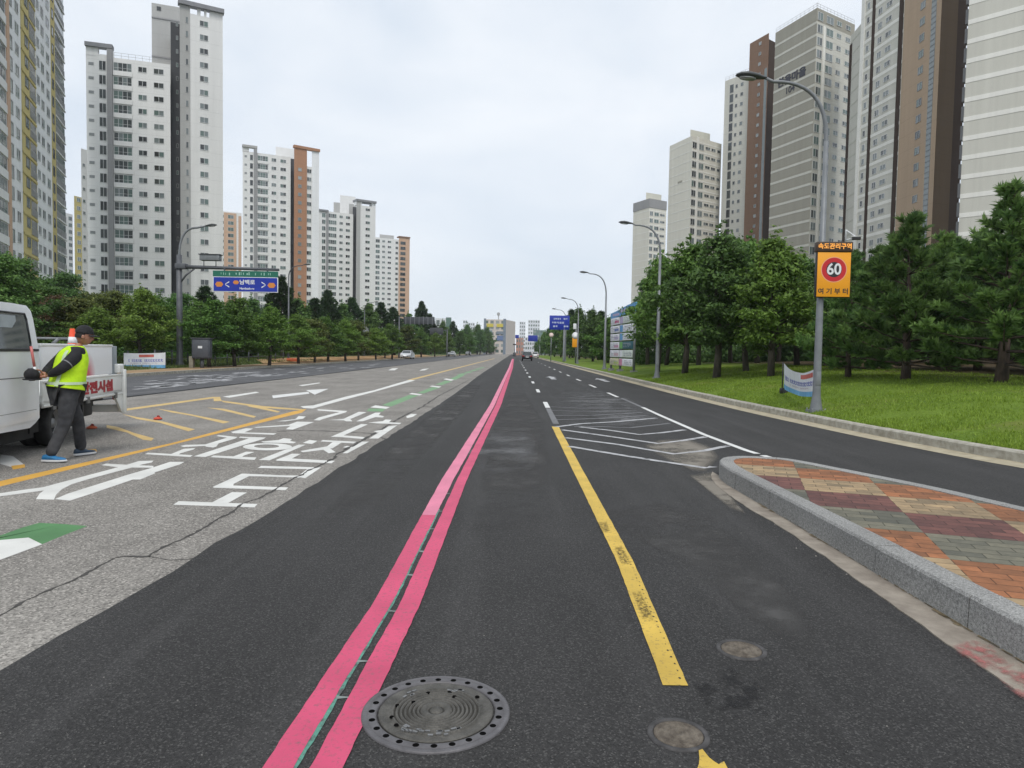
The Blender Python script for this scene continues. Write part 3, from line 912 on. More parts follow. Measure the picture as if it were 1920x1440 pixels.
strips("green_marking", [[b0.lerp(b1, t), b0.lerp(b1, t + 0.14)] for t in (0.0, 0.2, 0.4, 0.6, 0.8)], 0.42, m_greenw, -0.008)
polys_px("green_marking", [[(-200, 985), (0, 917), (230, 835), (390, 790), (640, 803), (875, 822), (640, 912), (420, 1002), (290, 940), (0, 962), (-200, 978)]], m_green, 5.333, (0, 830))
polys_px("white_marking", [[(-200, 978), (0, 963), (285, 938), (422, 1005), (0, 1160), (-200, 1232)]], m_white, 5.333, (0, 830), 0.006)
polys_px("road_arrow", [[(510, 741), (578, 734), (580, 737.5), (512, 746)], [(574, 731), (616, 728.5), (590, 739.5)]], m_whitedash, 1, (0, 0))
polys_px("lane_dash", [[(418, 743), (480, 734), (486, 735.5), (430, 745)], [(735, 690.5), (747, 690), (740, 694), (728, 694)], [(792, 692), (804, 690.5), (797, 694), (786, 695)], [(560, 722), (598, 717), (601, 718), (566, 723.5)]], m_white, 1, (0, 0))
# Hangul road lettering, traced stroke by stroke
C1 = [[(-60, 505), (0, 497), (270, 457), (430, 437), (560, 402), (700, 365), (900, 312), (1180, 238), (1270, 212), (1390, 176), (1535, 172), (1520, 190), (1420, 210), (1330, 238), (1100, 298), (900, 352), (720, 405), (620, 455), (560, 510), (540, 560), (360, 555), (395, 500), (440, 468), (0, 527), (-60, 535)],
      [(1015, 218), (1060, 202), (1240, 212), (1535, 225), (1530, 243), (1200, 240)],
      [(550, 555), (680, 500), (1320, 300), (1500, 250), (1700, 185), (1845, 185), (1800, 210), (1545, 290), (1550, 300), (1400, 360), (1330, 360), (900, 505), (700, 570)]]
polys_px("road_lettering", C1, m_white, 5.333, (0, 830))
C2 = [[(415, 1180), (480, 1138), (1425, 1172), (1390, 1212)], [(870, 1158), (1120, 1030), (1300, 1035), (1060, 1168)],
      [(890, 968), (1240, 810), (1920, 838), (1930, 858), (1330, 838), (1140, 932), (1135, 952), (1795, 975), (1760, 1008), (900, 978)],
      [(75, 578), (110, 560), (650, 590), (620, 612)], [(380, 580), (540, 515), (680, 505), (660, 522), (500, 568), (470, 590)],
      [(500, 480), (560, 468), (800, 462), (1060, 382), (930, 362), (960, 350), (1185, 374), (1160, 392), (960, 450), (930, 490), (890, 500), (810, 490), (798, 480), (540, 493)],
      [(660, 605), (1320, 392), (1200, 382), (1220, 370), (1525, 380), (1500, 397), (1250, 472), (800, 613)],
      [(1470, 428), (1680, 410), (1740, 388), (1840, 398), (1815, 422), (1890, 435), (1860, 450), (1500, 441)],
      [(860, 615), (900, 595), (1415, 618), (1390, 648)], [(1120, 612), (1290, 550), (1395, 553), (1260, 597), (1220, 628)]]
polys_px("road_lettering", C2, m_white, 6.4, (260, 760))
C3 = [[(150, 806), (190, 781), (910, 800), (720, 928), (620, 912), (0, 905), (0, 888), (640, 897), (745, 820)],
      [(160, 710), (640, 528), (725, 530), (290, 716)], [(690, 507), (770, 473), (865, 484), (800, 522)],
      [(900, 490), (930, 474), (1335, 494), (1300, 514)], [(660, 605), (980, 550), (1060, 488), (1165, 498), (1050, 570), (960, 587), (690, 620)],
      [(920, 580), (1000, 563), (1085, 620), (1000, 632)], [(1165, 632), (1400, 493), (1485, 494), (1225, 632)], [(1170, 560), (1220, 543), (1300, 560), (1280, 577)],
      [(365, 712), (560, 638), (665, 640), (560, 695), (1075, 723), (1035, 752), (380, 722)],
      [(1025, 436), (1390, 283), (1470, 288), (1180, 420), (1435, 440), (1410, 462), (1150, 440)],
      [(1485, 457), (1720, 310), (1825, 298), (1595, 457)], [(1540, 370), (1640, 353), (1650, 375), (1580, 387)],
      [(820, 237), (880, 205), (1130, 142), (870, 122), (865, 106), (1225, 128), (1200, 147), (930, 225), (890, 242)],
      [(1000, 237), (1180, 222), (1360, 138), (1455, 143), (1260, 225), (1285, 252), (1210, 252), (1180, 240)],
      [(1330, 252), (1560, 148), (1625, 148), (1600, 178), (1665, 190), (1650, 207), (1560, 202), (1410, 252)],
      [(1470, 267), (1650, 250), (1680, 230), (1755, 234), (1725, 263), (1875, 270), (1850, 287), (1600, 277)],
      [(375, 252), (600, 225), (640, 188), (725, 194), (690, 222), (480, 252)], [(105, 322), (520, 293), (620, 256), (825, 261), (570, 352), (485, 347), (540, 307), (130, 330)]]
polys_px("road_lettering", C3, m_white, 6.4, (460, 750))
polys_px("road_lettering", [[(1110, 312), (1290, 268), (1375, 274), (1270, 318), (1655, 330), (1620, 347), (1130, 327)]], m_white, 6.4, (260, 760), 0.0045)
polys_px("road_lettering", [[(1290, 640), (1350, 610), (1420, 612), (1370, 645), (1300, 660)]], m_white, 6.4, (560, 680), 0.0045)
ring_px = lambda cx, cy, rx, ry, k=28: [(cx + rx * math.cos(2 * math.pi * i / k), cy + ry * math.sin(2 * math.pi * i / k)) for i in range(k)]
mb = MB()
o_, i_ = [gp(260 + a / 6.4, 760 + b / 6.4) for a, b in ring_px(1545, 493, 295, 43)], [gp(260 + a / 6.4, 760 + b / 6.4) for a, b in ring_px(1535, 487, 150, 22)]
for k in range(28):
    q = (k + 1) % 28
    mb.add([(*o_[k].xy, -0.0055), (*o_[q].xy, -0.0055), (*i_[q].xy, -0.0055), (*i_[k].xy, -0.0055)], [(0, 1, 2, 3)])
struct(mb.build("road_lettering", m_white))

# faint worn marks on the far carriageway
mb = MB(); rr = random.Random(14)
for i in range(90):
    u, v = rr.uniform(236, 700), 0
    f = (u - 236) / 464
    v = 731 - 45 * f ** 0.72 + rr.uniform(-13, 8) * (1 - f * 0.6)
    p = gp(u, v)
    if not (-18 < p.x < -12): continue
    L = rr.uniform(0.5, 2.2); w = rr.uniform(0.1, 0.35)
    mb.add([(p.x, p.y, 0.004), (p.x + w, p.y, 0.004), (p.x + w + 0.1, p.y + L, 0.004), (p.x + 0.1, p.y + L, 0.004)], [(0, 1, 2, 3)])
struct(mb.build("worn_marking", m_whiteworn))

# cracks in the old carriageway
mb = MB(); rr = random.Random(31)
def crack(px, w0, w1):
    P = resample([Vector((p.x, p.y, 0)) for p in (gp(*q) for q in px)], 0.06)
    last = None
    for i, p in enumerate(P):
        t = (P[min(i + 1, len(P) - 1)] - P[max(i - 1, 0)]).normalized(); n = Vector((t.y, -t.x, 0))
        c = p + n * (0.03 * mnoise.noise(p * 3.1) + rr.uniform(-0.008, 0.008))
        w = (w0 + (w1 - w0) * i / len(P)) * (0.25 + 1.1 * rr.random() ** 2 + 0.5 * max(0, mnoise.noise(p * 2.3))) * 0.42
        cur = (c - n * w, c + n * w)
        if last: mb.add([(*last[0].xy, -0.0075), (*last[1].xy, -0.0075), (*cur[1].xy, -0.0075), (*cur[0].xy, -0.0075)], [(0, 1, 2, 3)])
        last = cur
crack([(-80, 1185), (0, 1150), (103, 1100), (159, 1074), (225, 1042), (277, 1042), (309, 1023), (360, 1000), (435, 957), (463, 940), (491, 930), (518, 915), (554, 894)], 0.025, 0.05)
crack([(554, 894), (600, 872), (625, 858), (636, 848), (655, 838), (682, 823), (702, 812)], 0.05, 0.10)
crack([(702, 812), (735, 792), (755, 780), (794, 761), (822, 742), (857, 724), (880, 712)], 0.08, 0.05)
crack([(277, 1042), (320, 1046), (360, 1046), (385, 1040)], 0.02, 0.03)
crack([(520, 808), (560, 806), (600, 807), (650, 809), (702, 812)], 0.10, 0.10)
crack([(702, 812), (720, 822), (730, 826)], 0.06, 0.09)
crack([(794, 761), (815, 764)], 0.05, 0.05)
struct(mb.build("road_crack", M("crack_tar", (0.035, 0.033, 0.03), 0.9, scale=20, col2=(0.07, 0.065, 0.06))))

# pink overspray on the gutter apron
m_pf = film("pink_film", (0.36, 0.13, 0.12), 11, 0.44)
film_patch("pink_overspray", [(1783, 1212), (1830, 1200), (1868, 1215), (1895, 1250), (1850, 1262), (1800, 1235)], 0.0115, m_pf)
film_patch("pink_overspray", [(1850, 1250), (1915, 1245), (1960, 1300), (1935, 1330), (1880, 1290)], 0.0115, m_pf)
m_track = film("wheel_polish", (0.064, 0.062, 0.060), 0.8, 0.42)
film_patch("wheel_track", [(880, 1010), (1010, 1000), (1040, 900), (1020, 790), (985, 735), (955, 735), (925, 800), (900, 900)], 0.0026, m_track, 6)
film_patch("wheel_track", [(560, 1010), (700, 960), (800, 850), (880, 760), (905, 720), (880, 720), (800, 780), (680, 880)], 0.0026, m_track, 6)
film_patch("wheel_track", [(1100, 960), (1230, 940), (1330, 960), (1500, 1120), (1560, 1240), (1450, 1200), (1280, 1060)], 0.0026, m_track, 6)
# loose grit on the tarmac
mb = MB(); rr = random.Random(77)
def grit(x, y, s):
    vs = [(x + s * rr.uniform(-1, 1), y + s * rr.uniform(-1, 1), 0.0), (x + s * rr.uniform(-1, 1), y + s * rr.uniform(-1, 1), 0.0), (x + s * rr.uniform(-1, 1), y + s * rr.uniform(-1, 1), 0.0), (x, y, s * 0.9)]
    mb.add(vs, [(0, 1, 3), (1, 2, 3), (2, 0, 3)])
for i in range(420):
    y = 2.2 + 9 * rr.random() ** 2; x = rr.uniform(-2.2, 2.5)
    grit(x, y, rr.uniform(0.002, 0.006))
for i in range(160):
    y = rr.uniform(2.5, 9); grit(xf - abs(rr.gauss(0, 0.12)) - 0.02, y, rr.uniform(0.004, 0.011))
o = mb.build("loose_grit", M("grit", (0.13, 0.13, 0.125), 0.9, scale=9, col2=(0.34, 0.32, 0.29))); o['kind'] = 'stuff'
# ================================================================== APARTMENT TOWERS
FH = 2.85
def wallmat(name, col, var=0.06):
    """painted concrete: faint floor joints, rain streaks"""
    m, n, l, b = nt_new(name)
    tc = n.new('ShaderNodeTexCoord'); P = tc.outputs['Object']
    mp = n.new('ShaderNodeMapping'); mp.inputs['Scale'].default_value = (0.9, 0.9, 0.05)
    l.new(P, mp.inputs[0])
    t = n.new('ShaderNodeTexNoise'); t.inputs['Scale'].default_value = 1.0; t.inputs['Detail'].default_value = 6; t.inputs['Roughness'].default_value = 0.65
    l.new(mp.outputs[0], t.inputs['Vector'])
    r = n.new('ShaderNodeValToRGB'); r.color_ramp.elements[0].position = 0.3; r.color_ramp.elements[1].position = 0.7
    r.color_ramp.elements[0].color = rgba(tuple(c * (1 - var) for c in col)); r.color_ramp.elements[1].color = rgba(tuple(min(1, c * (1 + var)) for c in col))
    l.new(t.outputs['Fac'], r.inputs[0])
    sx = n.new('ShaderNodeSeparateXYZ'); l.new(P, sx.inputs[0])
    d = n.new('ShaderNodeMath'); d.operation = 'DIVIDE'; d.inputs[1].default_value = FH; l.new(sx.outputs[2], d.inputs[0])
    fr = n.new('ShaderNodeMath'); fr.operation = 'FRACT'; l.new(d.outputs[0], fr.inputs[0])
    lt = n.new('ShaderNodeMath'); lt.operation = 'LESS_THAN'; lt.inputs[1].default_value = 0.022; l.new(fr.outputs[0], lt.inputs[0])
    mu = n.new('ShaderNodeMath'); mu.operation = 'MULTIPLY'; mu.inputs[1].default_value = 0.25; l.new(lt.outputs[0], mu.inputs[0])
    x = n.new('ShaderNodeMix'); x.data_type = 'RGBA'; l.new(mu.outputs[0], x.inputs[0]); l.new(r.outputs[0], x.inputs[6])
    x.inputs[7].default_value = rgba(tuple(c * 0.3 for c in col))
    l.new(x.outputs[2], b.inputs['Base Color']); b.inputs['Roughness'].default_value = 0.85
    b.inputs['Specular IOR Level'].default_value = 0.25
    return m
W_white = wallmat("wall_white", (0.73, 0.73, 0.72))
W_blue = wallmat("wall_bluish_white", (0.80, 0.81, 0.82))
W_grey = wallmat("wall_grey", (0.30, 0.30, 0.305))
W_mid = wallmat("wall_mid_grey", (0.40, 0.40, 0.39))
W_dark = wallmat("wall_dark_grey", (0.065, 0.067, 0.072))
W_orange = wallmat("wall_terracotta", (0.40, 0.215, 0.13))
W_peach = wallmat("wall_peach", (0.55, 0.37, 0.26))
W_yellow = wallmat("wall_yellow", (0.56, 0.47, 0.20))
W_cream = wallmat("wall_cream", (0.68, 0.66, 0.585))
W_creamd = wallmat("wall_cream_grey", (0.59, 0.58, 0.52))
W_taupe = wallmat("wall_taupe", (0.335, 0.32, 0.27))
W_taupel = wallmat("wall_taupe_light", (0.58, 0.57, 0.515))
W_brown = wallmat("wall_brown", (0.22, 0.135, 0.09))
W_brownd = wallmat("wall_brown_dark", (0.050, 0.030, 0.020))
W_tan = wallmat("wall_tan", (0.45, 0.335, 0.235))
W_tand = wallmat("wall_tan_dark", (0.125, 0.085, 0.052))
W_pale = wallmat("wall_pale", (0.55, 0.545, 0.48))
W_band = wallmat("wall_band_white", (0.80, 0.79, 0.74))
def glass(name, col, rough=0.08):
    m, n, l, b = nt_new(name)
    b.inputs['Base Color'].default_value = rgba(col); b.inputs['Roughness'].default_value = rough
    b.inputs['Specular IOR Level'].default_value = 0.85
    MATS[name] = m
    return m
G_VAR = [glass("glass_dark", (0.05, 0.06, 0.06)), glass("glass_green", (0.10, 0.15, 0.135)), glass("glass_grey", (0.16, 0.19, 0.19)), glass("glass_curtain", (0.30, 0.33, 0.325), 0.15), glass("glass_black", (0.02, 0.023, 0.024))]
F_white = M("frame_white", (0.62, 0.63, 0.63), 0.5, 0.05, 2)
F_dark = M("frame_dark", (0.10, 0.105, 0.11), 0.5, 0.05, 2)
F_grey = M("frame_grey", (0.33, 0.335, 0.34), 0.5, 0.05, 2)
M_rail = M("rail_grey", (0.36, 0.365, 0.37), 0.5, 0.08, 3)
M_slab = M("crown_slab", (0.22, 0.225, 0.24), 0.7, 0.08, 1)
_wc = {}
def win_geo(w, h, kind):
    """returns (frame MB, pane rectangle list) around a bottom-centre origin; outside is -y"""
    key = (round(w, 2), round(h, 2), kind)
    if key in _wc: return _wc[key]
    mb = MB(); panes = []
    t = min(0.075, w * 0.12)
    if kind in ('w2', 'w1', 'w3', 'w4', 'balcony'):
        n = {'w1': 1, 'w2': 2, 'w3': 3, 'w4': 4, 'balcony': 4}[kind]
        mb.box(-w / 2, w / 2, -0.07, 0.0, h - t, h); mb.box(-w / 2, w / 2, -0.09, 0.0, 0, t)
        for i in range(n + 1):
            x = -w / 2 + (w - t) * i / n
            mb.box(x, x + t, -0.068, 0.0, t, h - t)
        if kind == 'balcony':
            mb.box(-w / 2 + t, w / 2 - t, -0.05, 0.0, h * 0.36, h * 0.36 + 0.05)
        for i in range(n):
            x0 = -w / 2 + (w - t) * i / n + t; x1 = -w / 2 + (w - t) * (i + 1) / n
            panes.append((x0, x1, t, h - t))
    elif kind == 'vent':
        mb.box(-w / 2, w / 2, -0.05, 0, 0, h)
        for i in range(4):
            z = h * (0.12 + i * 0.22); panes.append((-w / 2 + 0.08, w / 2 - 0.08, z, z + h * 0.10))
    elif kind == 'rail':
        for i in range(7):
            z = 0.05 + i * 0.15; mb.box(-w / 2, w / 2, -0.10, -0.05, z, z + 0.085)
        for i in range(5):
            x = -w / 2 + (w - 0.05) * i / 4; mb.box(x, x + 0.05, -0.12, 0, 0, 1.1)
        panes.append((-w / 2, w / 2, 1.12, h))
    _wc[key] = (mb, panes)
    return _wc[key]
class Fac:
    """one flat front of a tower between two ground corners, A left and B right as seen from the road"""
    def __init__(s, A, B):
        s.A, s.B = Vector((A[0], A[1], 0)), Vector((B[0], B[1], 0))
        s.d = (s.B - s.A); s.L = s.d.length; s.d.normalize()
        s.n = Vector((s.d.y, -s.d.x, 0))
        m = Matrix((s.d, -s.n, Vector((0, 0, 1)))).transposed().to_4x4(); m.translation = s.A
        s.m = m
    def u(s, px, v=300):
        r = ray(px, v); r = Vector((r.x, r.y, 0))
        # A + d*u = r*t
        det = s.d.x * (-r.y) - s.d.y * (-r.x)
        return ((-s.A.x) * (-r.y) - (-s.A.y) * (-r.x)) / det
    def span(s, p0, p1, v=300):
        a, b = s.u(p0, v), s.u(p1, v)
        return (a + b) / 2, abs(b - a)
    def at(s, u, z): return s.m @ Matrix.Translation((u, 0, z))
def pt(px, depth, v=300):
    p = dp(px, v, depth); return (p.x, p.y)
def topz(px, v, depth): return dp(px, v, depth).z
NWIN = [0]
class Tower:
    def __init__(s, label, pts, H, mat, group, deep=13, cat="apartment tower", name="apartment_tower"):
        c = sum((Vector((p[0], p[1], 0)) for p in pts), Vector()) / len(pts)
        s.root = thing(name, label, cat, (c.x, c.y, 0), 0, group)
        s.inv = Matrix.Translation((-c.x, -c.y, 0))
        s.wins = []
        s.rnd = random.Random(label)
        s.vol('wall', pts, 0, H, mat, deep)
    def foot(s, pts, deep):
        P = [Vector((p[0], p[1], 0)) for p in pts]
        b1 = P[-1] + P[-1].normalized() * deep; b0 = P[0] + P[0].normalized() * deep
        return [(p.x, p.y) for p in P] + [(b1.x, b1.y), (b0.x, b0.y)]
    def vol(s, name, pts, z0, z1, mat, deep=13):
        mb = MB(); mb.prism(s.foot(pts, deep), z0, z1, 0, s.inv)
        return mb.build(name, mat, s.root)
    def part(s, name, mb, mat):
        for i, v in enumerate(mb.v):
            mb.v[i] = tuple(s.inv @ Vector(v))
        return mb.build(name, mat, s.root)
    def panel(s, name, f, p0, p1, z0, z1, mat, proud=0.06, v=300):
        a, b = f.u(p0, v), f.u(p1, v)
        mb = MB(); mb.box(min(a, b), max(a, b), -proud, 0.05, z0, z1, 0, f.m)
        return s.part(name, mb, mat)
    def cols(s, f, spec, floors, z0=0.3, fh=FH, v=300, proud=0.0, skip=()):
        for p0, p1, sill, h, kind, fm, gl in spec:
            u, w = f.span(p0, p1, v)
            for k in range(floors):
                if k in skip: continue
                s.wins.append((f, u, z0 + k * fh + sill, w, h, kind, fm, gl, proud))
    def bands(s, f, zs, t, mat, proud=0.035, u0=0.0, u1=None):
        mb = MB()
        for z in zs: mb.box(u0, f.L if u1 is None else u1, -proud, 0.02, z, z + t, 0, f.m)
        return mb
    def finish(s, cap=100):
        def show(q):
            f, u, z, w, h = q[0], q[1], q[2], q[3], q[4]
            p = f.m @ Vector((u, 0, z + h / 2))
            c = CM.transposed() @ (p - Vector((0, 0, CAMH)))
            if c.z > -1: return -1
            px, py = 960 + FPX * c.x / -c.z, 720 - FPX * c.y / -c.z
            if not (-10 < px < 1930 and -10 < py < 575): return -1.0 / p.length
            return w * h * abs(f.n.dot(p.normalized())) / p.length ** 2
        s.wins.sort(key=show, reverse=True)
        rest = MB(); rmats = [F_white, F_dark, F_grey, M_rail] + G_VAR
        for i, (f, u, z, w, h, kind, fm, gl, proud) in enumerate(s.wins):
            mb, panes = win_geo(w, h, kind)
            g = [s.rnd.choice(gl) for _ in panes] if len(panes) > 1 else [s.rnd.choice(gl)] * len(panes)
            if kind in ('vent', 'rail'): g = [g[0]] * len(panes)
            M4 = s.inv @ f.at(u, z) @ Matrix.Translation((0, -proud, 0))
            if i < cap:
                nm = {'balcony': 'balcony_window', 'rail': 'balcony', 'vent': 'vent'}.get(kind, 'window')
                k1 = ('F', round(w, 2), round(h, 2), kind, fm.name)
                if k1 not in _wc: _wc[k1] = mb.mesh(nm, fm)
                o = link(nm, _wc[k1], s.root); o.matrix_local = M4
                k2 = ('P', round(w, 2), round(h, 2), kind, tuple(g))
                if k2 not in _wc:
                    pm = MB()
                    for (x0, x1, z0, z1), gi in zip(panes, g):
                        pm.box(x0, x1, -0.03 if kind != 'vent' else -0.055, 0.01, z0, z1, gi)
                    _wc[k2] = pm.mesh('pane', G_VAR)
                link('pane', _wc[k2], o)
                NWIN[0] += 1
            else:
                rest.add(mb.v, mb.f, rmats.index(fm), False, M4)
                for (x0, x1, z0, z1), gi in zip(panes, g):
                    rest.box(x0, x1, -0.03 if kind != 'vent' else -0.055, 0.01, z0, z1, 4 + gi, M4)
        if rest.v:
            o = rest.build('window', rmats, s.root); o['kind'] = 'stuff'
    def rail(s, f, z, u0=0, u1=None, h=1.1):
        u1 = f.L if u1 is None else u1
        mb = MB()
        for q in (0.55, h): mb.box(u0, u1, 0.15, 0.19, z + q, z + q + 0.05, 0, f.m)
        k = int((u1 - u0) / 1.3)
        for i in range(k + 1):
            x = u0 + (u1 - u0 - 0.05) * i / max(k, 1); mb.box(x, x + 0.05, 0.15, 0.19, z, z + h, 0, f.m)
        return s.part('roof_railing', mb, M_rail)
DK, GR, MX = [0, 0, 4, 1], [1, 2, 1, 0], [0, 1, 2, 0, 4, 3]

# ---- left side -------------------------------------------------------------
LG, RG = "apartment towers left of the road", "apartment towers right of the road"
# nearest: white with yellow bays
A, B = (-61.0, 77.5), (-80.9, 125.0)
t = Tower("tall white apartment tower with yellow balcony bays, cut off by the left edge", [A, B], 76, W_blue, LG, 14)
f = Fac(A, B)
nf = 26
for a, b in ((42, 67.5), (97.5, 104)): t.panel('yellow_bay', f, a, b, 2, 75.5, W_yellow, 0.10)
t.panel('corner_strip', f, 14, 19.5, 2, 75.5, W_peach, 0.12)
t.cols(f, [(-46, -30, 1.0, 1.4, 'w2', F_white, MX), (-16, 12, 0.95, 1.55, 'balcony', F_grey, GR), (20.2, 25.5, 0.6, 1.8, 'w1', F_grey, [2, 1]), (30.5, 37.5, 0.95, 1.45, 'w2', F_white, [0, 1, 4]),
           (70.5, 75.5, 0.9, 1.4, 'w2', F_white, [2, 1, 0]), (78.5, 84, 0.85, 1.5, 'w2', F_white, [0, 1, 4]), (88.3, 93.8, 0.85, 1.5, 'w2', F_white, [0, 1, 4])], nf)
t.cols(f, [(47.5, 53.5, 0.9, 1.45, 'w2', F_dark, [1, 2])], nf, proud=0.1)
t.cols(f, [(56, 66.5, 0.15, 2.2, 'rail', M_rail, [0, 4])], nf, proud=0.1)
t.cols(f, [(98, 101.2, 0.7, 1.6, 'w1', F_dark, [0, 4])], nf, proud=0.1)
t.cols(f, [(104.5, 121.5, 0.1, 2.3, 'rail', M_rail, [0, 1])], nf)
mb = MB()
for k in range(nf):
    z = 0.3 + k * FH
    a, b = f.u(-18), f.u(13); mb.box(a, b, -0.16, 0.02, z - 0.2, z + 0.9, 0, f.m)
    pass
t.part('balcony_parapet', mb, W_white)
mb = MB()
for k in range(nf):
    z = 0.3 + k * FH
    a, b = f.u(104.3), f.u(122); mb.box(a, b, -0.2, 0.02, z - 0.28, z - 0.04, 0, f.m)
t.part('balcony_slab', mb, W_white)
mb = MB()
for k in range(nf):
    z = 0.3 + k * FH
    a, b = f.u(42), f.u(67.5); mb.box(a, b, -0.2, 0.02, z - 0.35, z - 0.02, 0, f.m)
t.part('bay_sill', mb, W_yellow)
t.finish()

def left_tower(label, D0, D1, px, spec, tops, floors, tall=None):
    pass
# second: white slab with a taller rear block
A, B = pt(163, 144), pt(320, 148.5)
Hm = topz(320, 121, 148.5)
t = Tower("white and grey stepped apartment tower beside the yellow-bayed tower, with glazed balconies", [A, B], Hm, W_white, LG, 12)
f = Fac(A, B)
nf = int(Hm / FH); z0 = Hm - nf * FH - 0.55
Hc = topz(163, 79, 144)
t.panel('pilaster', f, 203, 213, 0, Hc - 0.8, W_grey, 0.5)
# crown frame over the left bay
mb = MB(); a, b = f.u(163), f.u(213.5)
mb.box(a - 0.1, b, -0.6, 0.9, Hc - 0.8, Hc, 0, f.m); t.part('crown_slab', mb, M_slab)
mb = MB(); mb.box(a, f.u(186), 0.0, 0.8, Hm - 0.2, Hc - 0.8, 0, f.m); mb.box(f.u(202), f.u(213), 0.06, 0.8, Hm - 0.2, Hc - 0.8, 0, f.m); mb.box(f.u(186) + 0.01, f.u(202) - 0.01, 0.02, 0.3, Hm - 0.2, Hm + 0.4, 0, f.m)
t.part('crown_wall', mb, W_white)
t.cols(f, [(167.5, 177.5, 1.35, 0.6, 'vent', F_grey, [2]), (187, 200.5, 0.55, 1.95, 'w2', F_white, [0, 4, 0]), (214, 248.5, 0.78, 1.75, 'balcony', F_white, [0, 0, 1, 1, 2]), (260, 276.5, 1.05, 1.15, 'w2', F_white, [0, 1, 2, 4]), (289, 308, 1.05, 1.15, 'w2', F_white, [0, 4, 1, 2])], nf, z0)
mb = MB()
for k in range(nf):
    z = z0 + k * FH; mb.box(f.u(213.5), f.u(249), -0.22, 0.02, z - 0.15, z + 0.74, 0, f.m)
t.part('balcony_parapet', mb, W_white)
t.rail(f, Hm, f.u(215), f.L)
# dark recess and the tall block
C, D = pt(321, 151), pt(339, 152)
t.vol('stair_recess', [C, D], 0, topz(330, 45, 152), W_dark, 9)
fr = Fac(C, D)
t.cols(fr, [(331, 335, 1.2, 0.9, 'w1', F_grey, [2, 1, 0])], 25)
A2, B2 = pt(338, 147), pt(418, 151)
Ht = topz(418, 19, 151)
t.vol('tall_block', [A2, B2], 0, Ht - 2.2, W_white, 13)
f2 = Fac(A2, B2)
t.panel('grey_bay', f2, 338, 357, 0, Ht - 0.9, W_mid, 0.12)
nt_ = int((Ht - 2.2) / FH)
zt = Ht - 2.2 - nt_ * FH - 0.3
t.cols(f2, [(375, 391, 1.0, 1.2, 'w2', F_white, [0, 1, 4, 2])], nt_, zt)
t.cols(f2, [(349, 353.5, 1.0, 1.2, 'w1', F_grey, [0, 2])], nt_, zt, proud=0.12)
mb = MB(); mb.box(-0.3, f2.L + 0.25, -0.7, 0.9, Ht - 0.85, Ht, 0, f2.m); t.part('crown_slab', mb, M_slab)
mb = MB()
for a, b in ((338, 357.5), (371, 377), (384, 388), (394, 418)): mb.box(f2.u(a), f2.u(b), 0.0, 0.8, Ht - 2.25, Ht - 0.85, 0, f2.m)
t.part('crown_wall', mb, W_white)
C, D = pt(286, 158), pt(339, 160)
t.vol('lift_tower', [C, D], 0, topz(290, 5, 158), W_mid, 8)
fl = Fac(C, D)
mb = MB()
for z in (topz(290, 33, 158), topz(290, 106, 158)): mb.box(0, fl.L, -0.2, 0.02, z, z + 0.3, 0, fl.m)
t.part('cornice', mb, W_grey)
t.wins.append((fl, fl.u(298, 14), topz(298, 18, 158), 0.9, 0.9, 'w1', F_dark, [4], 0))
t.finish()
# low wing seen behind its left edge
A, B = pt(152, 168), pt(167, 170)
H = topz(155, 278, 168)
t = Tower("narrow white apartment block peeking out left of the stepped grey tower", [A, B], H, W_white, LG, 10)
f = Fac(A, B)
t.cols(f, [(154.5, 159, 1.2, 0.7, 'w1', F_grey, [2, 1])], int(H / FH))
t.finish()
A, B = pt(138, 235), pt(153, 238)
H = topz(148, 367, 235)
t = Tower("distant yellow apartment block in the gap between the two nearest left towers", [A, B], H, W_yellow, LG, 10)
f = Fac(A, B)
t.cols(f, [(143, 150, 0.9, 1.4, 'w2', F_white, [2, 1])], int(H / FH)); t.finish()
A, B = pt(118, 300), pt(135, 305)
H = topz(126, 398, 300)
t = Tower("far white apartment block seen through the gap beside the yellow block", [A, B], H, W_white, LG, 12)
f = Fac(A, B)
t.cols(f, [(127, 133.5, 0.8, 1.6, 'w2', F_grey, [0, 1])], int(H / FH)); t.finish()
# orange block behind, between second and third tower
A, B = pt(417, 322), pt(453, 326)
H = topz(425, 396, 322)
t = Tower("peach and white apartment block far behind the overhead blue sign", [A, B], H, W_white, LG, 12)
f = Fac(A, B)
t.panel('peach_bay', f, 419.5, 443, 0, H - 0.5, W_peach, 0.12); t.panel('peach_bay', f, 447, 452.5, 0, H - 1.5, W_peach, 0.12)
t.cols(f, [(427, 438, 0.7, 1.7, 'w2', F_white, [1, 2, 0])], int(H / FH), proud=0.12); t.cols(f, [(417.3, 419.3, 0.9, 1.3, 'w1', F_white, [1])], int(H / FH))
t.finish()
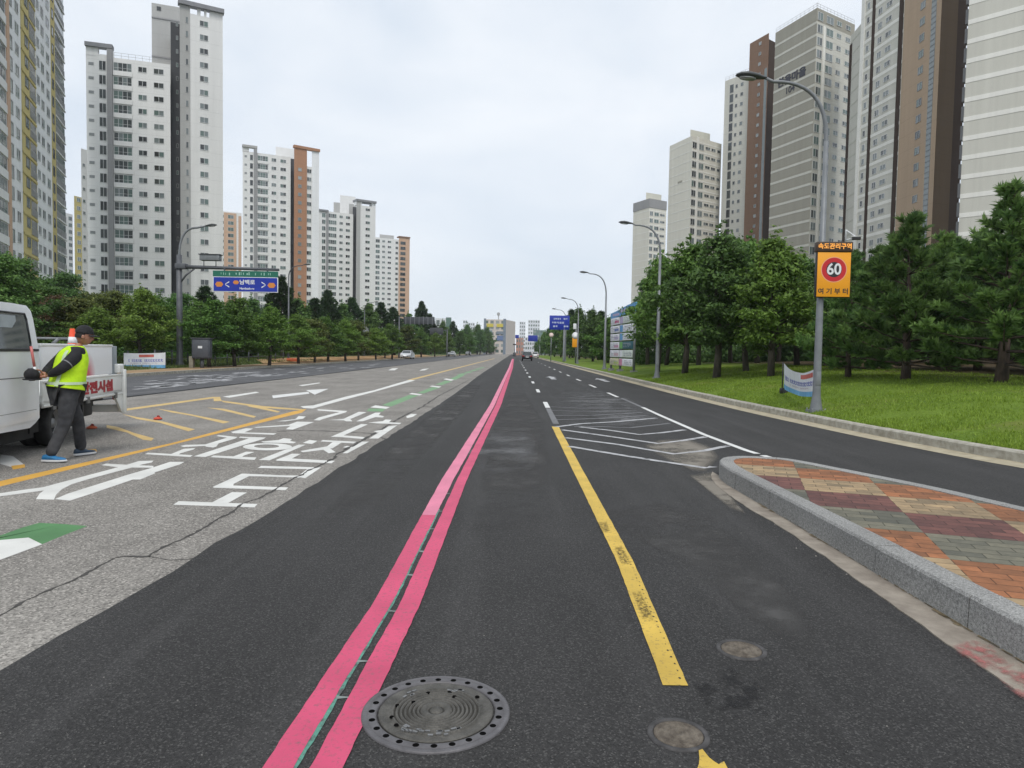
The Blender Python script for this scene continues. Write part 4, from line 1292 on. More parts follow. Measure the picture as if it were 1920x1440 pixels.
# third: white with terracotta bay
A, B = pt(455, 240), pt(545, 247)
Hm = topz(500, 288, 243)
t = Tower("white apartment tower with a terracotta vertical bay and roof slab", [A, B], Hm, W_white, LG, 12)
f = Fac(A, B)
nf = int(Hm / FH); z0 = Hm - nf * FH - 0.5
Hc = topz(455, 271, 240)
t.panel('pilaster', f, 476, 482, 0, Hc - 0.8, W_grey, 0.5)
mb = MB(); mb.box(f.u(455) - 0.1, f.u(482.3), -0.6, 0.9, Hc - 0.8, Hc, 0, f.m); t.part('crown_slab', mb, W_mid)
mb = MB(); mb.box(0, f.u(467), 0, 0.8, Hm - 0.2, Hc - 0.8, 0, f.m); mb.box(f.u(476), f.u(482), 0.06, 0.8, Hm - 0.2, Hc - 0.8, 0, f.m); t.part('crown_wall', mb, W_white)
t.cols(f, [(458.5, 463, 1.3, 0.7, 'vent', F_grey, [2]), (468.5, 474.5, 0.5, 1.9, 'w1', F_white, [0, 4, 2]), (483, 502.5, 0.75, 1.75, 'balcony', F_white, [0, 1, 1, 2]), (509, 518, 1.0, 1.2, 'w2', F_white, [0, 1, 2]), (525.5, 536.5, 1.0, 1.2, 'w2', F_white, [0, 4, 1, 2])], nf, z0)
mb = MB()
for k in range(nf):
    z = z0 + k * FH; mb.box(f.u(482.5), f.u(503), -0.22, 0.02, z - 0.15, z + 0.7, 0, f.m)
t.part('balcony_parapet', mb, W_white)
C, D = pt(517, 252), pt(553, 255)
t.vol('roof_house', [C, D], Hm - 1, topz(520, 275, 252), W_white, 6)
C, D = pt(543, 250), pt(553, 251)
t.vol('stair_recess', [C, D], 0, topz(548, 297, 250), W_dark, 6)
A2, B2 = pt(551.5, 243), pt(598, 248)
Ht = topz(552, 272, 243)
t.vol('end_block', [A2, B2], 0, Ht - 6.5, W_white, 12)
f2 = Fac(A2, B2)
t.panel('terracotta_bay', f2, 551.5, 575, 0, Ht - 0.8, W_orange, 0.35)
nt_ = int((Ht - 6.5) / FH); zt = Ht - 6.5 - nt_ * FH - 0.3
t.cols(f2, [(558.5, 565, 0.9, 1.2, 'w1', F_grey, [3, 2, 2])], nt_, zt, proud=0.35)
t.cols(f2, [(575.5, 584, 0.9, 1.4, 'w2', F_white, [0, 1, 4, 2])], nt_, zt)
t.panel('end_wall', f2, 585, 598, 0, Ht - 0.9, W_blue, 0.2)
mb = MB(); mb.box(-0.2, f2.L + 0.2, -0.7, 0.8, Ht - 0.9, Ht, 0, f2.m); t.part('crown_slab', mb, W_orange)
t.finish()
# fourth
A, B = pt(598, 305), pt(663, 313)
Hm = topz(640, 399, 310)
t = Tower("fourth white apartment tower on the left, with a dark stair slot and stepped grey roof", [A, B], Hm, W_white, LG, 12)
f = Fac(A, B)
nf = int(Hm / FH); z0 = Hm - nf * FH - 0.5
Hc = topz(598, 392, 305)
mb = MB(); mb.box(-0.1, f.u(616), -0.6, 4, Hc - 0.8, Hc, 0, f.m); t.part('crown_slab', mb, M_slab)
mb = MB(); mb.box(0, f.u(604), 0, 3.5, Hm - 0.2, Hc - 0.8, 0, f.m); mb.box(f.u(612), f.u(616), 0.06, 3.5, Hm - 0.2, Hc - 0.8, 0, f.m); t.part('crown_wall', mb, W_white)
t.panel('pilaster', f, 612, 616, 0, Hc - 0.8, W_grey, 0.45)
t.cols(f, [(604, 611, 0.5, 1.9, 'w2', F_white, [0, 1]), (616.5, 631.5, 0.75, 1.75, 'balcony', F_white, [0, 1, 1, 2]), (637, 643.5, 1.0, 1.2, 'w2', F_white, [0, 1, 2]), (649, 657, 1.0, 1.2, 'w2', F_white, [0, 4, 1])], nf, z0)
C, D = pt(626, 318), pt(668, 322)
t.vol('roof_house', [C, D], Hm - 1, topz(640, 381, 320), W_mid, 6)
C, D = pt(638, 319), pt(667, 322)
t.vol('water_tank_house', [C, D], Hm, topz(650, 367, 320), W_white, 5)
C, D = pt(662, 316), pt(671, 317)
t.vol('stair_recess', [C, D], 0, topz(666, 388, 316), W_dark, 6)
A2, B2 = pt(669, 308), pt(705, 313)
Ht = topz(670, 373, 308)
t.vol('end_block', [A2, B2], 0, Ht - 2.5, W_white, 12)
f2 = Fac(A2, B2)
t.panel('grey_bay', f2, 669, 676, 0, Ht - 0.9, W_mid, 0.3)
nt_ = int((Ht - 2.5) / FH)
t.cols(f2, [(686, 694.5, 1.0, 1.2, 'w2', F_white, [0, 1, 4])], nt_, Ht - 2.5 - nt_ * FH - 0.3)
mb = MB(); mb.box(-0.2, f2.L + 0.2, -0.7, 4, Ht - 0.9, Ht, 0, f2.m); t.part('crown_slab', mb, M_slab)
mb = MB(); mb.box(0, f2.u(679), 0, 3, Ht - 2.55, Ht - 0.9, 0, f2.m); mb.box(f2.u(698), f2.L, 0, 3, Ht - 2.55, Ht - 0.9, 0, f2.m); t.part('crown_wall', mb, W_blue)
t.finish()
# fifth
A, B = pt(704, 380), pt(769.5, 390)
Hm = topz(735, 448, 385)
t = Tower("farthest white apartment tower of the left row, with a peach end bay", [A, B], Hm, W_white, LG, 12)
f = Fac(A, B)
nf = int(Hm / FH); z0 = Hm - nf * FH - 0.5
t.panel('peach_bay', f, 749.5, 769.5, 0, Hm + 1.2, W_peach, 0.4)
mb = MB(); mb.box(f.u(749), f.L + 0.2, -0.8, 3, Hm + 1.2, Hm + 1.9, 0, f.m); t.part('crown_slab', mb, W_brown)
t.cols(f, [(705.5, 713.5, 0.6, 1.8, 'w2', F_white, [0, 1, 2]), (718, 723.5, 1.0, 1.2, 'w2', F_white, [0, 1, 2]), (728.5, 735, 1.0, 1.2, 'w2', F_white, [0, 4, 1]), (743, 748, 0.8, 1.4, 'w1', F_white, [0, 1])], nf, z0)
t.cols(f, [(752, 761.5, 0.7, 1.7, 'w2', F_dark, [0, 4])], nf, z0, proud=0.4)
C, D = pt(713, 394), pt(740, 398)
t.vol('roof_house', [C, D], Hm - 1, topz(725, 440, 395), W_mid, 6)
t.finish()

# ---- right side ------------------------------------------------------------
def zfloors(H, off=0.0, fh=FH): return [off + k * fh for k in range(1, int((H - off) / fh) + 1)]
# farthest cream
A, C, B = pt(1190, 295), pt(1220, 285), pt(1252, 290)
H = topz(1220, 374, 285)
t = Tower("smallest cream apartment tower on the right, with a grey top storey", [A, C, B], H, W_cream, RG, 12)
f1, f2 = Fac(A, C), Fac(C, B)
mb = t.bands(f1, zfloors(H), 0.25, None); mb2 = t.bands(f2, zfloors(H), 0.35, None)
mb.add(mb2.v, mb2.f); t.part('floor_band', mb, W_band)
t.cols(f2, [(1221, 1227, 0.7, 1.7, 'w2', F_white, [0, 1, 2]), (1229.5, 1238, 0.8, 1.5, 'w2', F_white, [0, 1, 2]), (1240, 1249, 1.1, 0.9, 'w2', F_white, [0, 2])], int(H / FH) - 1)
mb = MB()
for ff in (f1, f2): mb.box(-0.03, ff.L + 0.03, -0.15, 0.02, H - 3.2, H + 0.4, 0, ff.m)
t.part('top_storey', mb, W_grey)
C1, D1 = pt(1213, 296), pt(1242, 300)
t.vol('roof_house', [C1, D1], H, topz(1226, 361, 296), W_pale, 8); t.finish()
# second cream
A, C, B = pt(1255, 222), pt(1297, 211), pt(1352, 219)
H = topz(1298, 254, 211)
t = Tower("cream apartment tower with plain side wall and peach-edged roof house", [A, C, B], H, W_cream, RG, 12)
f1, f2 = Fac(A, C), Fac(C, B)
mb = t.bands(f1, zfloors(H), 0.22, None); mb2 = t.bands(f2, zfloors(H), 0.4, None); mb.add(mb2.v, mb2.f); t.part('floor_band', mb, W_band)
t.cols(f2, [(1297.5, 1305.5, 0.6, 1.85, 'w2', F_white, [0, 1, 4]), (1310, 1319, 0.6, 1.75, 'w2', F_white, [1, 2, 2]), (1322, 1331, 1.15, 0.9, 'w2', F_white, [0, 2]), (1333, 1341, 1.15, 0.9, 'w2', F_white, [0, 2]), (1344, 1350, 1.15, 0.9, 'w1', F_white, [0, 2])], int(H / FH))
t.panel('pilaster', f2, 1305.8, 1309, 0, H, W_band, 0.25)
C1, D1 = pt(1293, 222), pt(1330, 226)
t.vol('roof_house', [C1, D1], H, topz(1310, 249, 222) + 1.0, W_pale, 8)
t.panel('wall_plate', f1, 1271, 1279, topz(1275, 343, 216), topz(1275, 339, 216), W_taupe, 0.05, 340); t.finish()
# grey and brown
A, B = pt(1355, 214), pt(1399, 207)
H = topz(1398, 135, 207)
t = Tower("narrow tower with grey front and dark brown windowless stair shaft", [A, B], H, W_taupel, RG, 12)
f = Fac(A, B)
t.cols(f, [(1364.5, 1371.5, 0.15, 2.4, 'w1', F_grey, [0, 4]), (1375, 1379, 1.1, 1.0, 'w1', F_grey, [0, 2]), (1384.5, 1389.5, 1.1, 1.0, 'w1', F_grey, [0, 2])], int(H / FH))
t.rail(f, H)
A2, C2, B2 = pt(1399, 205), pt(1434, 198), pt(1452, 201)
Hb = topz(1434, 71, 198)
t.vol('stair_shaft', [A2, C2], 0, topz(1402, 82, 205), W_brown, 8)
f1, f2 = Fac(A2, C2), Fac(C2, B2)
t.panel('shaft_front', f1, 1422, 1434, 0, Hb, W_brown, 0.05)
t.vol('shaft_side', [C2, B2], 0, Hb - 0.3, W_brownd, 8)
t.cols(f1, [(1416, 1420.5, 1.0, 0.9, 'w1', F_grey, [3, 2])], int(H / FH) + 3)
t.panel('glazed_strip', f1, 1428, 1433, 4, Hb - 8, G_VAR[2], 0.07)
t.finish()
# taupe with white bands, lettered
A, C, B = pt(1446, 178), pt(1522, 165), pt(1593, 173)
H = topz(1522, 14, 165)
t = Tower("taupe apartment tower with pale floor bands and dark lettering near its top", [A, C, B], H, W_taupe, RG, 14)
f1, f2 = Fac(A, C), Fac(C, B)
zz = [H - 3.6 - k * FH for k in range(int((H - 3.6) / FH))]
mb = t.bands(f1, zz, 0.55, None); mb2 = t.bands(f2, zz, 0.5, None); mb.add(mb2.v, mb2.f); t.part('floor_band', mb, W_taupel)
t.panel('light_bay', f2, 1522.5, 1592, 0, H - 3.6, W_taupel, 0.02)
nf = int((H - 3.6) / FH)
t.cols(f2, [(1523.5, 1533, 0.5, 1.9, 'w2', F_white, [0, 2, 2, 1]), (1540, 1553, 0.6, 1.75, 'w2', F_white, [1, 2, 2, 1]), (1559.5, 1568, 1.1, 1.1, 'w2', F_white, [0, 2, 1]), (1576, 1585, 1.1, 1.1, 'w2', F_white, [0, 2, 1])], nf + 1, H - 3.6 - nf * FH + 0.45, proud=0.025)
t.panel('pilaster', f2, 1534.5, 1538, 0, H - 3.6, W_band, 0.2)
t.rail(f1, H); t.rail(f2, H)
mb = MB()
u = (f1.u(1463, 140) + f1.u(1507, 125)) / 2
M4 = f1.at(u, zz[3] - 1.15) @ Matrix.Rotation(R(90), 4, 'X') @ Matrix.Translation((0, 0, 0.06))
text_mb(mb, "한울마을", 2.35, M4, 0, 0.03, 0.09, "CENTER", 1.12)
M4 = f1.at(f1.u(1482, 150), zz[4] - 0.95) @ Matrix.Rotation(R(90), 4, 'X') @ Matrix.Translation((0, 0, 0.06))
text_mb(mb, "104", 2.2, M4, 0, 0.03, 0.03)
t.part('lettering', mb, M("letter_dark", (0.03, 0.03, 0.045), 0.6))
t.finish()
# banded grey/white, top beyond the frame
A, B = pt(1610, 147, 200), pt(1688, 134, 200)
H = 84
t = Tower("banded grey and white apartment tower just left of the tan shaft tower", [A, B], H, W_creamd, RG, 14)
f = Fac(A, B)
zz = [z + 0.35 for z in zfloors(H)]
mb = t.bands(f, zz, 0.62, None); t.part('floor_band', mb, W_band)
t.panel('corner_strip', f, 1610, 1616, 0, H, W_band, 0.2, 200)
t.panel('slot', f, 1629, 1634.5, 2, H, W_brownd, 0.05, 200)
t.panel('slot', f, 1679, 1687, 2, H, W_brownd, 0.05, 200)  # shadow of a recess painted as a dark strip on the flat front
t.cols(f, [(1619.5, 1624.5, 1.0, 1.25, 'w1', F_white, [0, 2, 4]), (1640.5, 1648, 1.0, 1.25, 'w2', F_white, [0, 2, 2]), (1655, 1665.5, 1.2, 1.0, 'w2', F_white, [2, 2, 0])], int(H / FH), v=200)
C1, D1 = pt(1590, 158, 200), pt(1612, 151, 200)
Hs = topz(1600, 56, 155)
t.vol('side_wing', [C1, D1], 0, Hs, W_creamd, 10)
fs = Fac(C1, D1)
mb = t.bands(fs, zfloors(Hs), 0.35, None); t.part('floor_band', mb, W_pale)
mb = MB(); mb.box(-0.2, 1.2, -0.1, 1, 0, Hs - 2, 0, fs.m); t.part('slot', mb, W_brownd)
t.finish()
# tan shaft tower
A, C, B = pt(1688, 133, 200), pt(1757, 121.5, 200), pt(1806, 124, 200)
H = 80
t = Tower("tan apartment tower with one dark brown face and a glazed vertical strip", [A, C, B], H, W_tan, RG, 12)
f1, f2 = Fac(A, C), Fac(C, B)
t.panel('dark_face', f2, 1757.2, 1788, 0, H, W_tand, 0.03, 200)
t.panel('painted_shade_strip', f2, 1788, 1806, 0, H, W_brownd, 0.02, 200)  # near-black strip: shade from the neighbouring tower put into the wall colour
t.panel('glazed_strip', f1, 1739, 1748, 3, H - 4, G_VAR[2], 0.03, 200)
mb = MB()
a, b = f1.u(1739, 200), f1.u(1748, 200)
for k in range(2, int(H / 0.95)): mb.box(a, b, -0.07, -0.03, k * 0.95, k * 0.95 + 0.08, 0, f1.m)
t.part('strip_bars', mb, F_dark)
t.cols(f1, [(1718.5, 1727.5, 0.9, 1.35, 'w2', F_grey, [0, 2, 1])], int(H / FH), v=200)
t.finish()
# nearest plain banded wall
A, B = pt(1808, 106, 200), (79.0, 94.0)
H = 78
t = Tower("pale banded blank-walled apartment tower at the right edge of the view", [A, B], H, W_creamd, RG, 14)
f = Fac(A, B)
t.part('floor_band', t.bands(f, [z + 0.1 for z in zfloors(H)], 0.68, None), W_band)
mb = MB()
for k in range(int(H / FH)): mb.box(-0.35, 0.0, -0.1, 0.9, k * FH + 0.3, k * FH + 2.4, 0, f.m)
t.part('corner_balcony', mb, F_dark)
t.finish()
print("windows as parts:", NWIN[0])

# ---- far town at the end of the road ----------------------------------------
FG = "far buildings at the end of the road"
def far_block(label, p0, p1, pv, depth, mat, rows=0, colsn=0, wm=None, side=None, extra=None, cat="building", deep=20):
    A, B = pt(p0, depth, 620), pt(p1, depth, 620)
    pts = [A, B] + ([pt(side, depth * 1.06, 620)] if side else [])
    H = topz((p0 + p1) / 2, pv, depth)
    t = Tower(label, pts, H, mat, FG, deep, cat, "far_building")
    f = Fac(A, B)
    if rows:
        for r in range(rows):
            for c in range(colsn):
                w = f.L / colsn * 0.62; h = H / rows * 0.5
                t.wins.append((f, f.L * (c + 0.5) / colsn, H * (r + 0.3) / rows, w, h, 'w1', F_grey, [2, 1, 3], 0))
    if extra: extra(t, f, H)
    t.finish(40)
    return t
m_town = wallmat("wall_town_beige", (0.62, 0.56, 0.51))
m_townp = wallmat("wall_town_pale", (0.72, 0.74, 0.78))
m_townb = wallmat("wall_town_blue", (0.20, 0.24, 0.29))
def main_extra(t, f, H):
    t.panel('corner_pilaster', f, 907, 911, 0, H + 0.5, m_townb, 0.6, 620); t.panel('corner_pilaster', f, 943.5, 948.5, 0, H + 0.5, m_townb, 0.6, 620)
    for a, b in ((912.5, 925), (931, 943)):
        t.panel('yellow_signboard', f, a, b, topz(920, 613, 420), topz(920, 607, 420), M("signboard_yellow", (0.62, 0.52, 0.08), 0.6), 0.5, 620)
    for a, b, v0, v1, mm in ((931, 943, 626, 621, m_townb), (932, 944, 638, 629, M("signboard_blue", (0.12, 0.18, 0.34), 0.6)), (912, 923, 625, 619, M("signboard_teal", (0.22, 0.3, 0.33), 0.6))):
        t.panel('signboard', f, a, b, topz(920, v0, 420), topz(920, v1, 420), mm, 0.5, 620)
    mb = MB(); mb.box(f.u(934, 620) - 0.3, f.u(934, 620) + 0.3, 3, 3.6, H, H + 4.5, 0, f.m); mb.box(f.u(934, 620) - 0.9, f.u(934, 620) + 0.9, 2.6, 3.2, H + 2.6, H + 4.3, 0, f.m); t.part('roof_mast', mb, M_rail)
far_block("beige commercial building with yellow signboards at the end of the road", 907, 948, 599, 420, m_town, 6, 4, None, 966, main_extra, "commercial building", 25)
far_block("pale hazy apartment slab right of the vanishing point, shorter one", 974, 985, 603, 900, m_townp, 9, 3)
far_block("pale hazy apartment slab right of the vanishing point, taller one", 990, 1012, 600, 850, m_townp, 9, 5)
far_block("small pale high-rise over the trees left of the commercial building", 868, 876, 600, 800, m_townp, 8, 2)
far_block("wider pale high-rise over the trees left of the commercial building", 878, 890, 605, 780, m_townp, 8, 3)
def brick_extra(t, f, H):
    t.panel('brick_face', f, 831, 845, 0, H * 0.62, W_orange, 0.2, 620)
    t.panel('green_top', f, 836, 846, H * 0.7, H + 0.5, M("green_cladding", (0.12, 0.2, 0.17), 0.7), 0.2, 620)
far_block("brick and grey low building behind the overhead sign gantries on the left", 816, 846, 597, 330, m_townp, 4, 3, None, None, brick_extra)
far_block("orange-pink shop building under the far blue signs", 968, 982, 634, 330, M("wall_shop_pink", (0.5, 0.26, 0.2), 0.8, 0.1, 0.3), 3, 3)
far_block("low white shop building right of the far blue signs", 985, 1002, 632, 380, m_townp, 4, 4)
far_block("grey mid-rise between commercial building and pink shop", 955, 966, 618, 520, W_mid, 7, 3)
def teal_extra(t, f, H):
    pass
far_block("teal-fronted office block behind the far blue sign on the right", 1000, 1024, 619, 560, M("wall_teal", (0.13, 0.22, 0.2), 0.7, 0.1, 0.2), 6, 4)
# ================================================================== TREES
m_bark = M("bark", (0.05, 0.042, 0.035), 0.95, scale=9, col2=(0.13, 0.11, 0.09), bump=0.8, bscale=30, stretch=(1, 1, 0.25))
m_barkpine = M("bark_pine", (0.045, 0.034, 0.027), 0.95, scale=8, col2=(0.12, 0.085, 0.065), bump=0.8, bscale=30, stretch=(1, 1, 0.3))
L_dark = leafmat("leaf_dark", (0.048, 0.115, 0.03), (0.14, 0.265, 0.066), 0.36)
L_mid = leafmat("leaf_mid", (0.052, 0.125, 0.022), (0.16, 0.285, 0.056), 0.36)
L_light = leafmat("leaf_light", (0.075, 0.15, 0.022), (0.205, 0.33, 0.06), 0.38)
L_olive = leafmat("leaf_olive", (0.05, 0.08, 0.015), (0.15, 0.18, 0.04), 0.28)
L_rust = leafmat("leaf_rust", (0.06, 0.05, 0.018), (0.18, 0.10, 0.04), 0.2)
N_pine = leafmat("needle_pine", (0.050, 0.112, 0.032), (0.175, 0.29, 0.078), 0.3)
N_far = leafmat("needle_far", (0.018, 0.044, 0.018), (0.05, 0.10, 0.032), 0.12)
def leaf_mesh(name, C, N, rg, ln, wd, mat):
    """C: leaf centres, N: leaf normals; each leaf is a folded pointed blade"""
    k = len(C)
    N = N / np.linalg.norm(N, axis=1, keepdims=True)
    a = rg.normal(size=(k, 3)); a -= N * (a * N).sum(1, keepdims=True); a /= np.linalg.norm(a, axis=1, keepdims=True)
    b = np.cross(N, a)
    s = rg.uniform(0.65, 1.35, (k, 1))
    l = a * ln * s; w = b * wd * s
    V = np.empty((k, 4, 3))
    V[:, 0] = C - l * 0.5; V[:, 1] = C + w * 0.5 + N * wd * 0.12; V[:, 2] = C + l * 0.5 - N * wd * 0.2; V[:, 3] = C - w * 0.5 + N * wd * 0.12
    return fast_mesh(name, V.reshape(-1, 3), np.arange(k * 4).reshape(k, 4), mat)
def fast_mesh(name, V, F, mat):
    me = bpy.data.meshes.new(name)
    n, q = F.shape
    me.vertices.add(len(V)); me.vertices.foreach_set('co', np.ascontiguousarray(V, dtype=np.float32).ravel())
    me.loops.add(n * q); me.loops.foreach_set('vertex_index', F.astype(np.int32).ravel())
    me.polygons.add(n); me.polygons.foreach_set('loop_start', (np.arange(n) * q).astype(np.int32))
    me.update(calc_edges=True)
    me.materials.append(mat)
    return me
def broadleaf(seed, H, R, base, mat, leaf=0.15, per=62, layered=0.45, nb=26, peak=0.6, dens=1.0):
    """trunk with limbs; leaf clumps strung along the limbs in flat sprays"""
    rg = np.random.default_rng(seed); rr = random.Random(seed)
    tr = MB()
    lean = [(rr.uniform(-0.1, 0.1) * t, rr.uniform(-0.1, 0.1) * t) for t in range(6)]
    spine = [Vector((lean[i][0], lean[i][1], H * 0.93 * i / 5)) for i in range(6)]
    r0 = 0.018 * H + 0.02
    tr.tube(spine, [r0 * 1.25, r0, r0 * 0.8, r0 * 0.55, r0 * 0.32, r0 * 0.1], 8)
    cl = []
    for k in range(nb):
        t = base / H + (0.95 - base / H) * ((k + rr.random() * 0.8) / nb)
        i = min(int(t / 0.93 * 5), 4); f = t / 0.93 * 5 - i
        s = spine[i].lerp(spine[i + 1], min(max(f, 0), 1))
        q = (t - base / H) / (1 - base / H)
        prof = (min(1, 0.62 + q / peak * 0.5) if q < peak * 0.6 else max(0.07, 1.0 * (1 - (q - peak * 0.6) / (1.03 - peak * 0.6)) ** (0.7 if peak > 0.47 else 1.35)))
        L = R * prof * rr.uniform(0.72, 1.15)
        an = k * 2.39996 + rr.uniform(-0.5, 0.5)
        up = rr.uniform(0.1, 0.55) + 0.5 * q
        d = Vector((math.cos(an), math.sin(an), up)).normalized()
        pts = [s, s + d * L * 0.45, s + d * L * 0.75 + Vector((0, 0, 0.03 * L)), s + d * L * 0.97 - Vector((0, 0, 0.06 * L))]
        rb = r0 * 0.38 * (1 - 0.6 * q)
        tr.tube(pts, [rb, rb * 0.65, rb * 0.4, rb * 0.15], 5)
        nc = max(3, int(2 + L * 3.0))
        for c in range(nc):
            g = rr.uniform(0.3, 1.04)
            p = s.lerp(pts[3], g) + Vector((rr.gauss(0, 0.16), rr.gauss(0, 0.16), rr.gauss(0, 0.07))) * (0.4 + L * 0.42)
            cl.append((p, rr.uniform(0.26, 0.52) * (0.75 + 0.12 * R)))
    for k in range(7):
        cl.append((Vector((rr.gauss(0, 0.08), rr.gauss(0, 0.08), H * (0.86 + 0.19 * k / 6))), 0.30 - 0.03 * k))
    for k in range(9 if peak < 0.47 else 3):
        a = rr.uniform(0, 6.28); d_ = R * rr.uniform(0.18, 0.5); zb = H * (0.86 - 0.42 * d_ / R)
        hh = H * rr.uniform(0.10, 0.2)
        tr.tube([(d_ * 0.6 * math.cos(a), d_ * 0.6 * math.sin(a), zb - 0.6), (d_ * math.cos(a), d_ * math.sin(a), zb + hh)], [0.025, 0.006], 5)
        for j in range(5):
            cl.append((Vector((d_ * math.cos(a) + rr.gauss(0, 0.05), d_ * math.sin(a) + rr.gauss(0, 0.05), zb + hh * j / 4)), 0.30 - 0.035 * j))
    Cs, Ns = [], []
    for p, r in cl:
        n = int(per * dens * (r / 0.4) ** 1.6 * rr.uniform(0.6, 1.3))
        q = rg.normal(size=(n, 3)) * 0.52 * r * np.array([1, 1, layered])
        tip = rg.random((n, 1)) ** 2
        Cs.append(q + np.array(p)); 
        nn = rg.normal(size=(n, 3)) * 0.55 + np.array([0, 0, 0.85]) + q / r * 0.6
        Ns.append(nn)
    C, N = np.concatenate(Cs), np.concatenate(Ns)
    return tr.mesh('trunk', m_bark), leaf_mesh('crown', C, N, rg, leaf, leaf * 0.48, mat)
def pine(seed, H, R, base, mat, tufts=1500, nl=0.19, nw=0.02, needles=22, bark=None, sparse=1.0, rounded=1.5):
    rg = np.random.default_rng(seed); rr = random.Random(seed)
    tr = MB()
    r0 = 0.02 * H + 0.02
    ln = Vector((rr.uniform(-0.05, 0.05), rr.uniform(-0.05, 0.05), 0))
    sp = [Vector((0, 0, 0)) + ln * i + Vector((0, 0, H * 0.96 * i / 6)) + Vector((rr.gauss(0, 0.03), rr.gauss(0, 0.03), 0)) * (i > 0) for i in range(7)]
    tr.tube(sp, [r0 * 1.3, r0, r0 * 0.85, r0 * 0.65, r0 * 0.45, r0 * 0.25, r0 * 0.08], 8)
    T = []
    nw_ = max(6, int((H - base) / 0.36))
    for k in range(nw_):
        z = base + (H * 0.97 - base) * k / (nw_ - 1)
        q = (z - base) / (H - base)
        for j in range(rr.choice([5, 6, 7])):
            an = j * 1.2566 + k * 0.7 + rr.uniform(-0.35, 0.35)
            L = R * max(0.10, (1 - q ** rounded)) * rr.uniform(0.68, 1.12) * (0.82 + 0.18 * min(1, q * 5))
            el = rr.uniform(-0.02, 0.35) + 0.75 * q
            d = Vector((math.cos(an), math.sin(an), el)).normalized()
            i = min(int(z / (H * 0.96) * 6), 5)
            s = sp[i].lerp(sp[i + 1], z / (H * 0.96) * 6 - i)
            e = s + d * L; mid = s.lerp(e, 0.55) - Vector((0, 0, 0.06 * L))
            tr.tube([s, mid, e], [r0 * 0.3 * (1 - 0.6 * q), r0 * 0.2 * (1 - 0.6 * q), 0.008], 5)
            nt = max(3, int(L * 9 * sparse))
            for m in range(nt):
                g = 1 - 0.72 * rr.random() ** 1.4
                b = (s.lerp(mid, g / 0.55) if g < 0.55 else mid.lerp(e, (g - 0.55) / 0.45))
                sd = Vector((-d.y, d.x, 0)) * rr.choice([-1, 1]) * rr.uniform(0.0, 0.9) + d * rr.uniform(0.4, 1.0) + Vector((0, 0, rr.uniform(0.1, 1.05)))
                sd.normalize()
                off = sd * rr.uniform(0.05, 0.30) * (0.5 + 0.5 * L / R)
                T.append((b + off, sd))
    for k in range(14):
        T.append((sp[6] + Vector((rr.gauss(0, 0.05), rr.gauss(0, 0.05), 0.02 + k * 0.03)), Vector((rr.gauss(0, 0.35), rr.gauss(0, 0.35), 1)).normalized()))
    for k in range(9):
        T.append((sp[6] + Vector((rr.gauss(0, 0.07), rr.gauss(0, 0.07), rr.uniform(-0.25, 0.12))), Vector((rr.gauss(0, 0.2), rr.gauss(0, 0.2), 1)).normalized()))
    if len(T) > tufts:
        T = rr.sample(T, tufts)
    k = len(T)
    P = np.array([t[0] for t in T]); D = np.array([t[1] for t in T])
    P = np.repeat(P, needles, 0); D = np.repeat(D, needles, 0)
    n = len(P)
    a = rg.normal(size=(n, 3)); a -= D * (a * D).sum(1, keepdims=True); a /= np.linalg.norm(a, axis=1, keepdims=True)
    st = P + D * rg.uniform(0, 0.24, (n, 1)) * (nl / 0.19)
    nd = D * rg.uniform(0.35, 1.0, (n, 1)) + a * rg.uniform(0.5, 1.0, (n, 1)); nd /= np.linalg.norm(nd, axis=1, keepdims=True)
    w = np.cross(nd, rg.normal(size=(n, 3))); w /= np.linalg.norm(w, axis=1, keepdims=True)
    V = np.empty((n, 3, 3))
    V[:, 0] = st - w * nw / 2; V[:, 1] = st + w * nw / 2; V[:, 2] = st + nd * nl * rg.uniform(0.75, 1.2, (n, 1))
    # one colour island per tuft: join a tuft's needles by sharing the base vertex of its first needle
    F = np.arange(n * 3).reshape(n, 3)
    first = (np.arange(n) // needles) * needles * 3
    F[:, 0] = first
    V[:, 0][np.arange(n) % needles != 0] = V[:, 0][np.arange(n) % needles != 0]
    Vf = V.reshape(-1, 3)
    # sharing the base would stretch the needles, so keep shapes and let the needle start at the tuft base
    Vb = Vf.copy()
    return tr.mesh('trunk', bark or m_barkpine), fast_mesh('crown', Vb, F, mat)

PROTO = {}
def proto(key, pair): PROTO[key] = pair
proto('ash1', broadleaf(1, 6.4, 2.7, 1.25, L_dark, 0.20, 60, 0.42, 44, 0.36))
proto('ash2', broadleaf(2, 6.2, 2.6, 1.15, L_mid, 0.20, 58, 0.42, 44, 0.34))
proto('ash3', broadleaf(3, 6.0, 2.4, 0.95, L_light, 0.19, 58, 0.40, 44, 0.33))
proto('row1', broadleaf(4, 6.0, 2.8, 0.95, L_light, 0.20, 52, 0.42, 40, 0.40))
proto('row2', broadleaf(5, 6.4, 2.8, 1.0, L_mid, 0.20, 52, 0.42, 42, 0.38))
proto('row3', broadleaf(6, 5.4, 2.6, 0.8, L_olive, 0.20, 50, 0.45, 36, 0.5))
proto('row4', broadleaf(7, 7.4, 3.1, 1.0, L_dark, 0.21, 54, 0.5, 42, 0.48))
proto('rust', broadleaf(8, 5.6, 2.7, 1.2, L_rust, 0.19, 44, 0.4, 26))
proto('far1', broadleaf(9, 8.0, 3.2, 0.5, L_dark, 0.34, 28, 0.6, 40, 0.45))
proto('far2', broadleaf(10, 7.2, 3.2, 0.5, L_mid, 0.34, 28, 0.6, 38, 0.45))
proto('pine1', pine(11, 5.3, 2.6, 0.55, N_pine, 5200, 0.21, 0.017, 24, None, 1.7, 0.95))
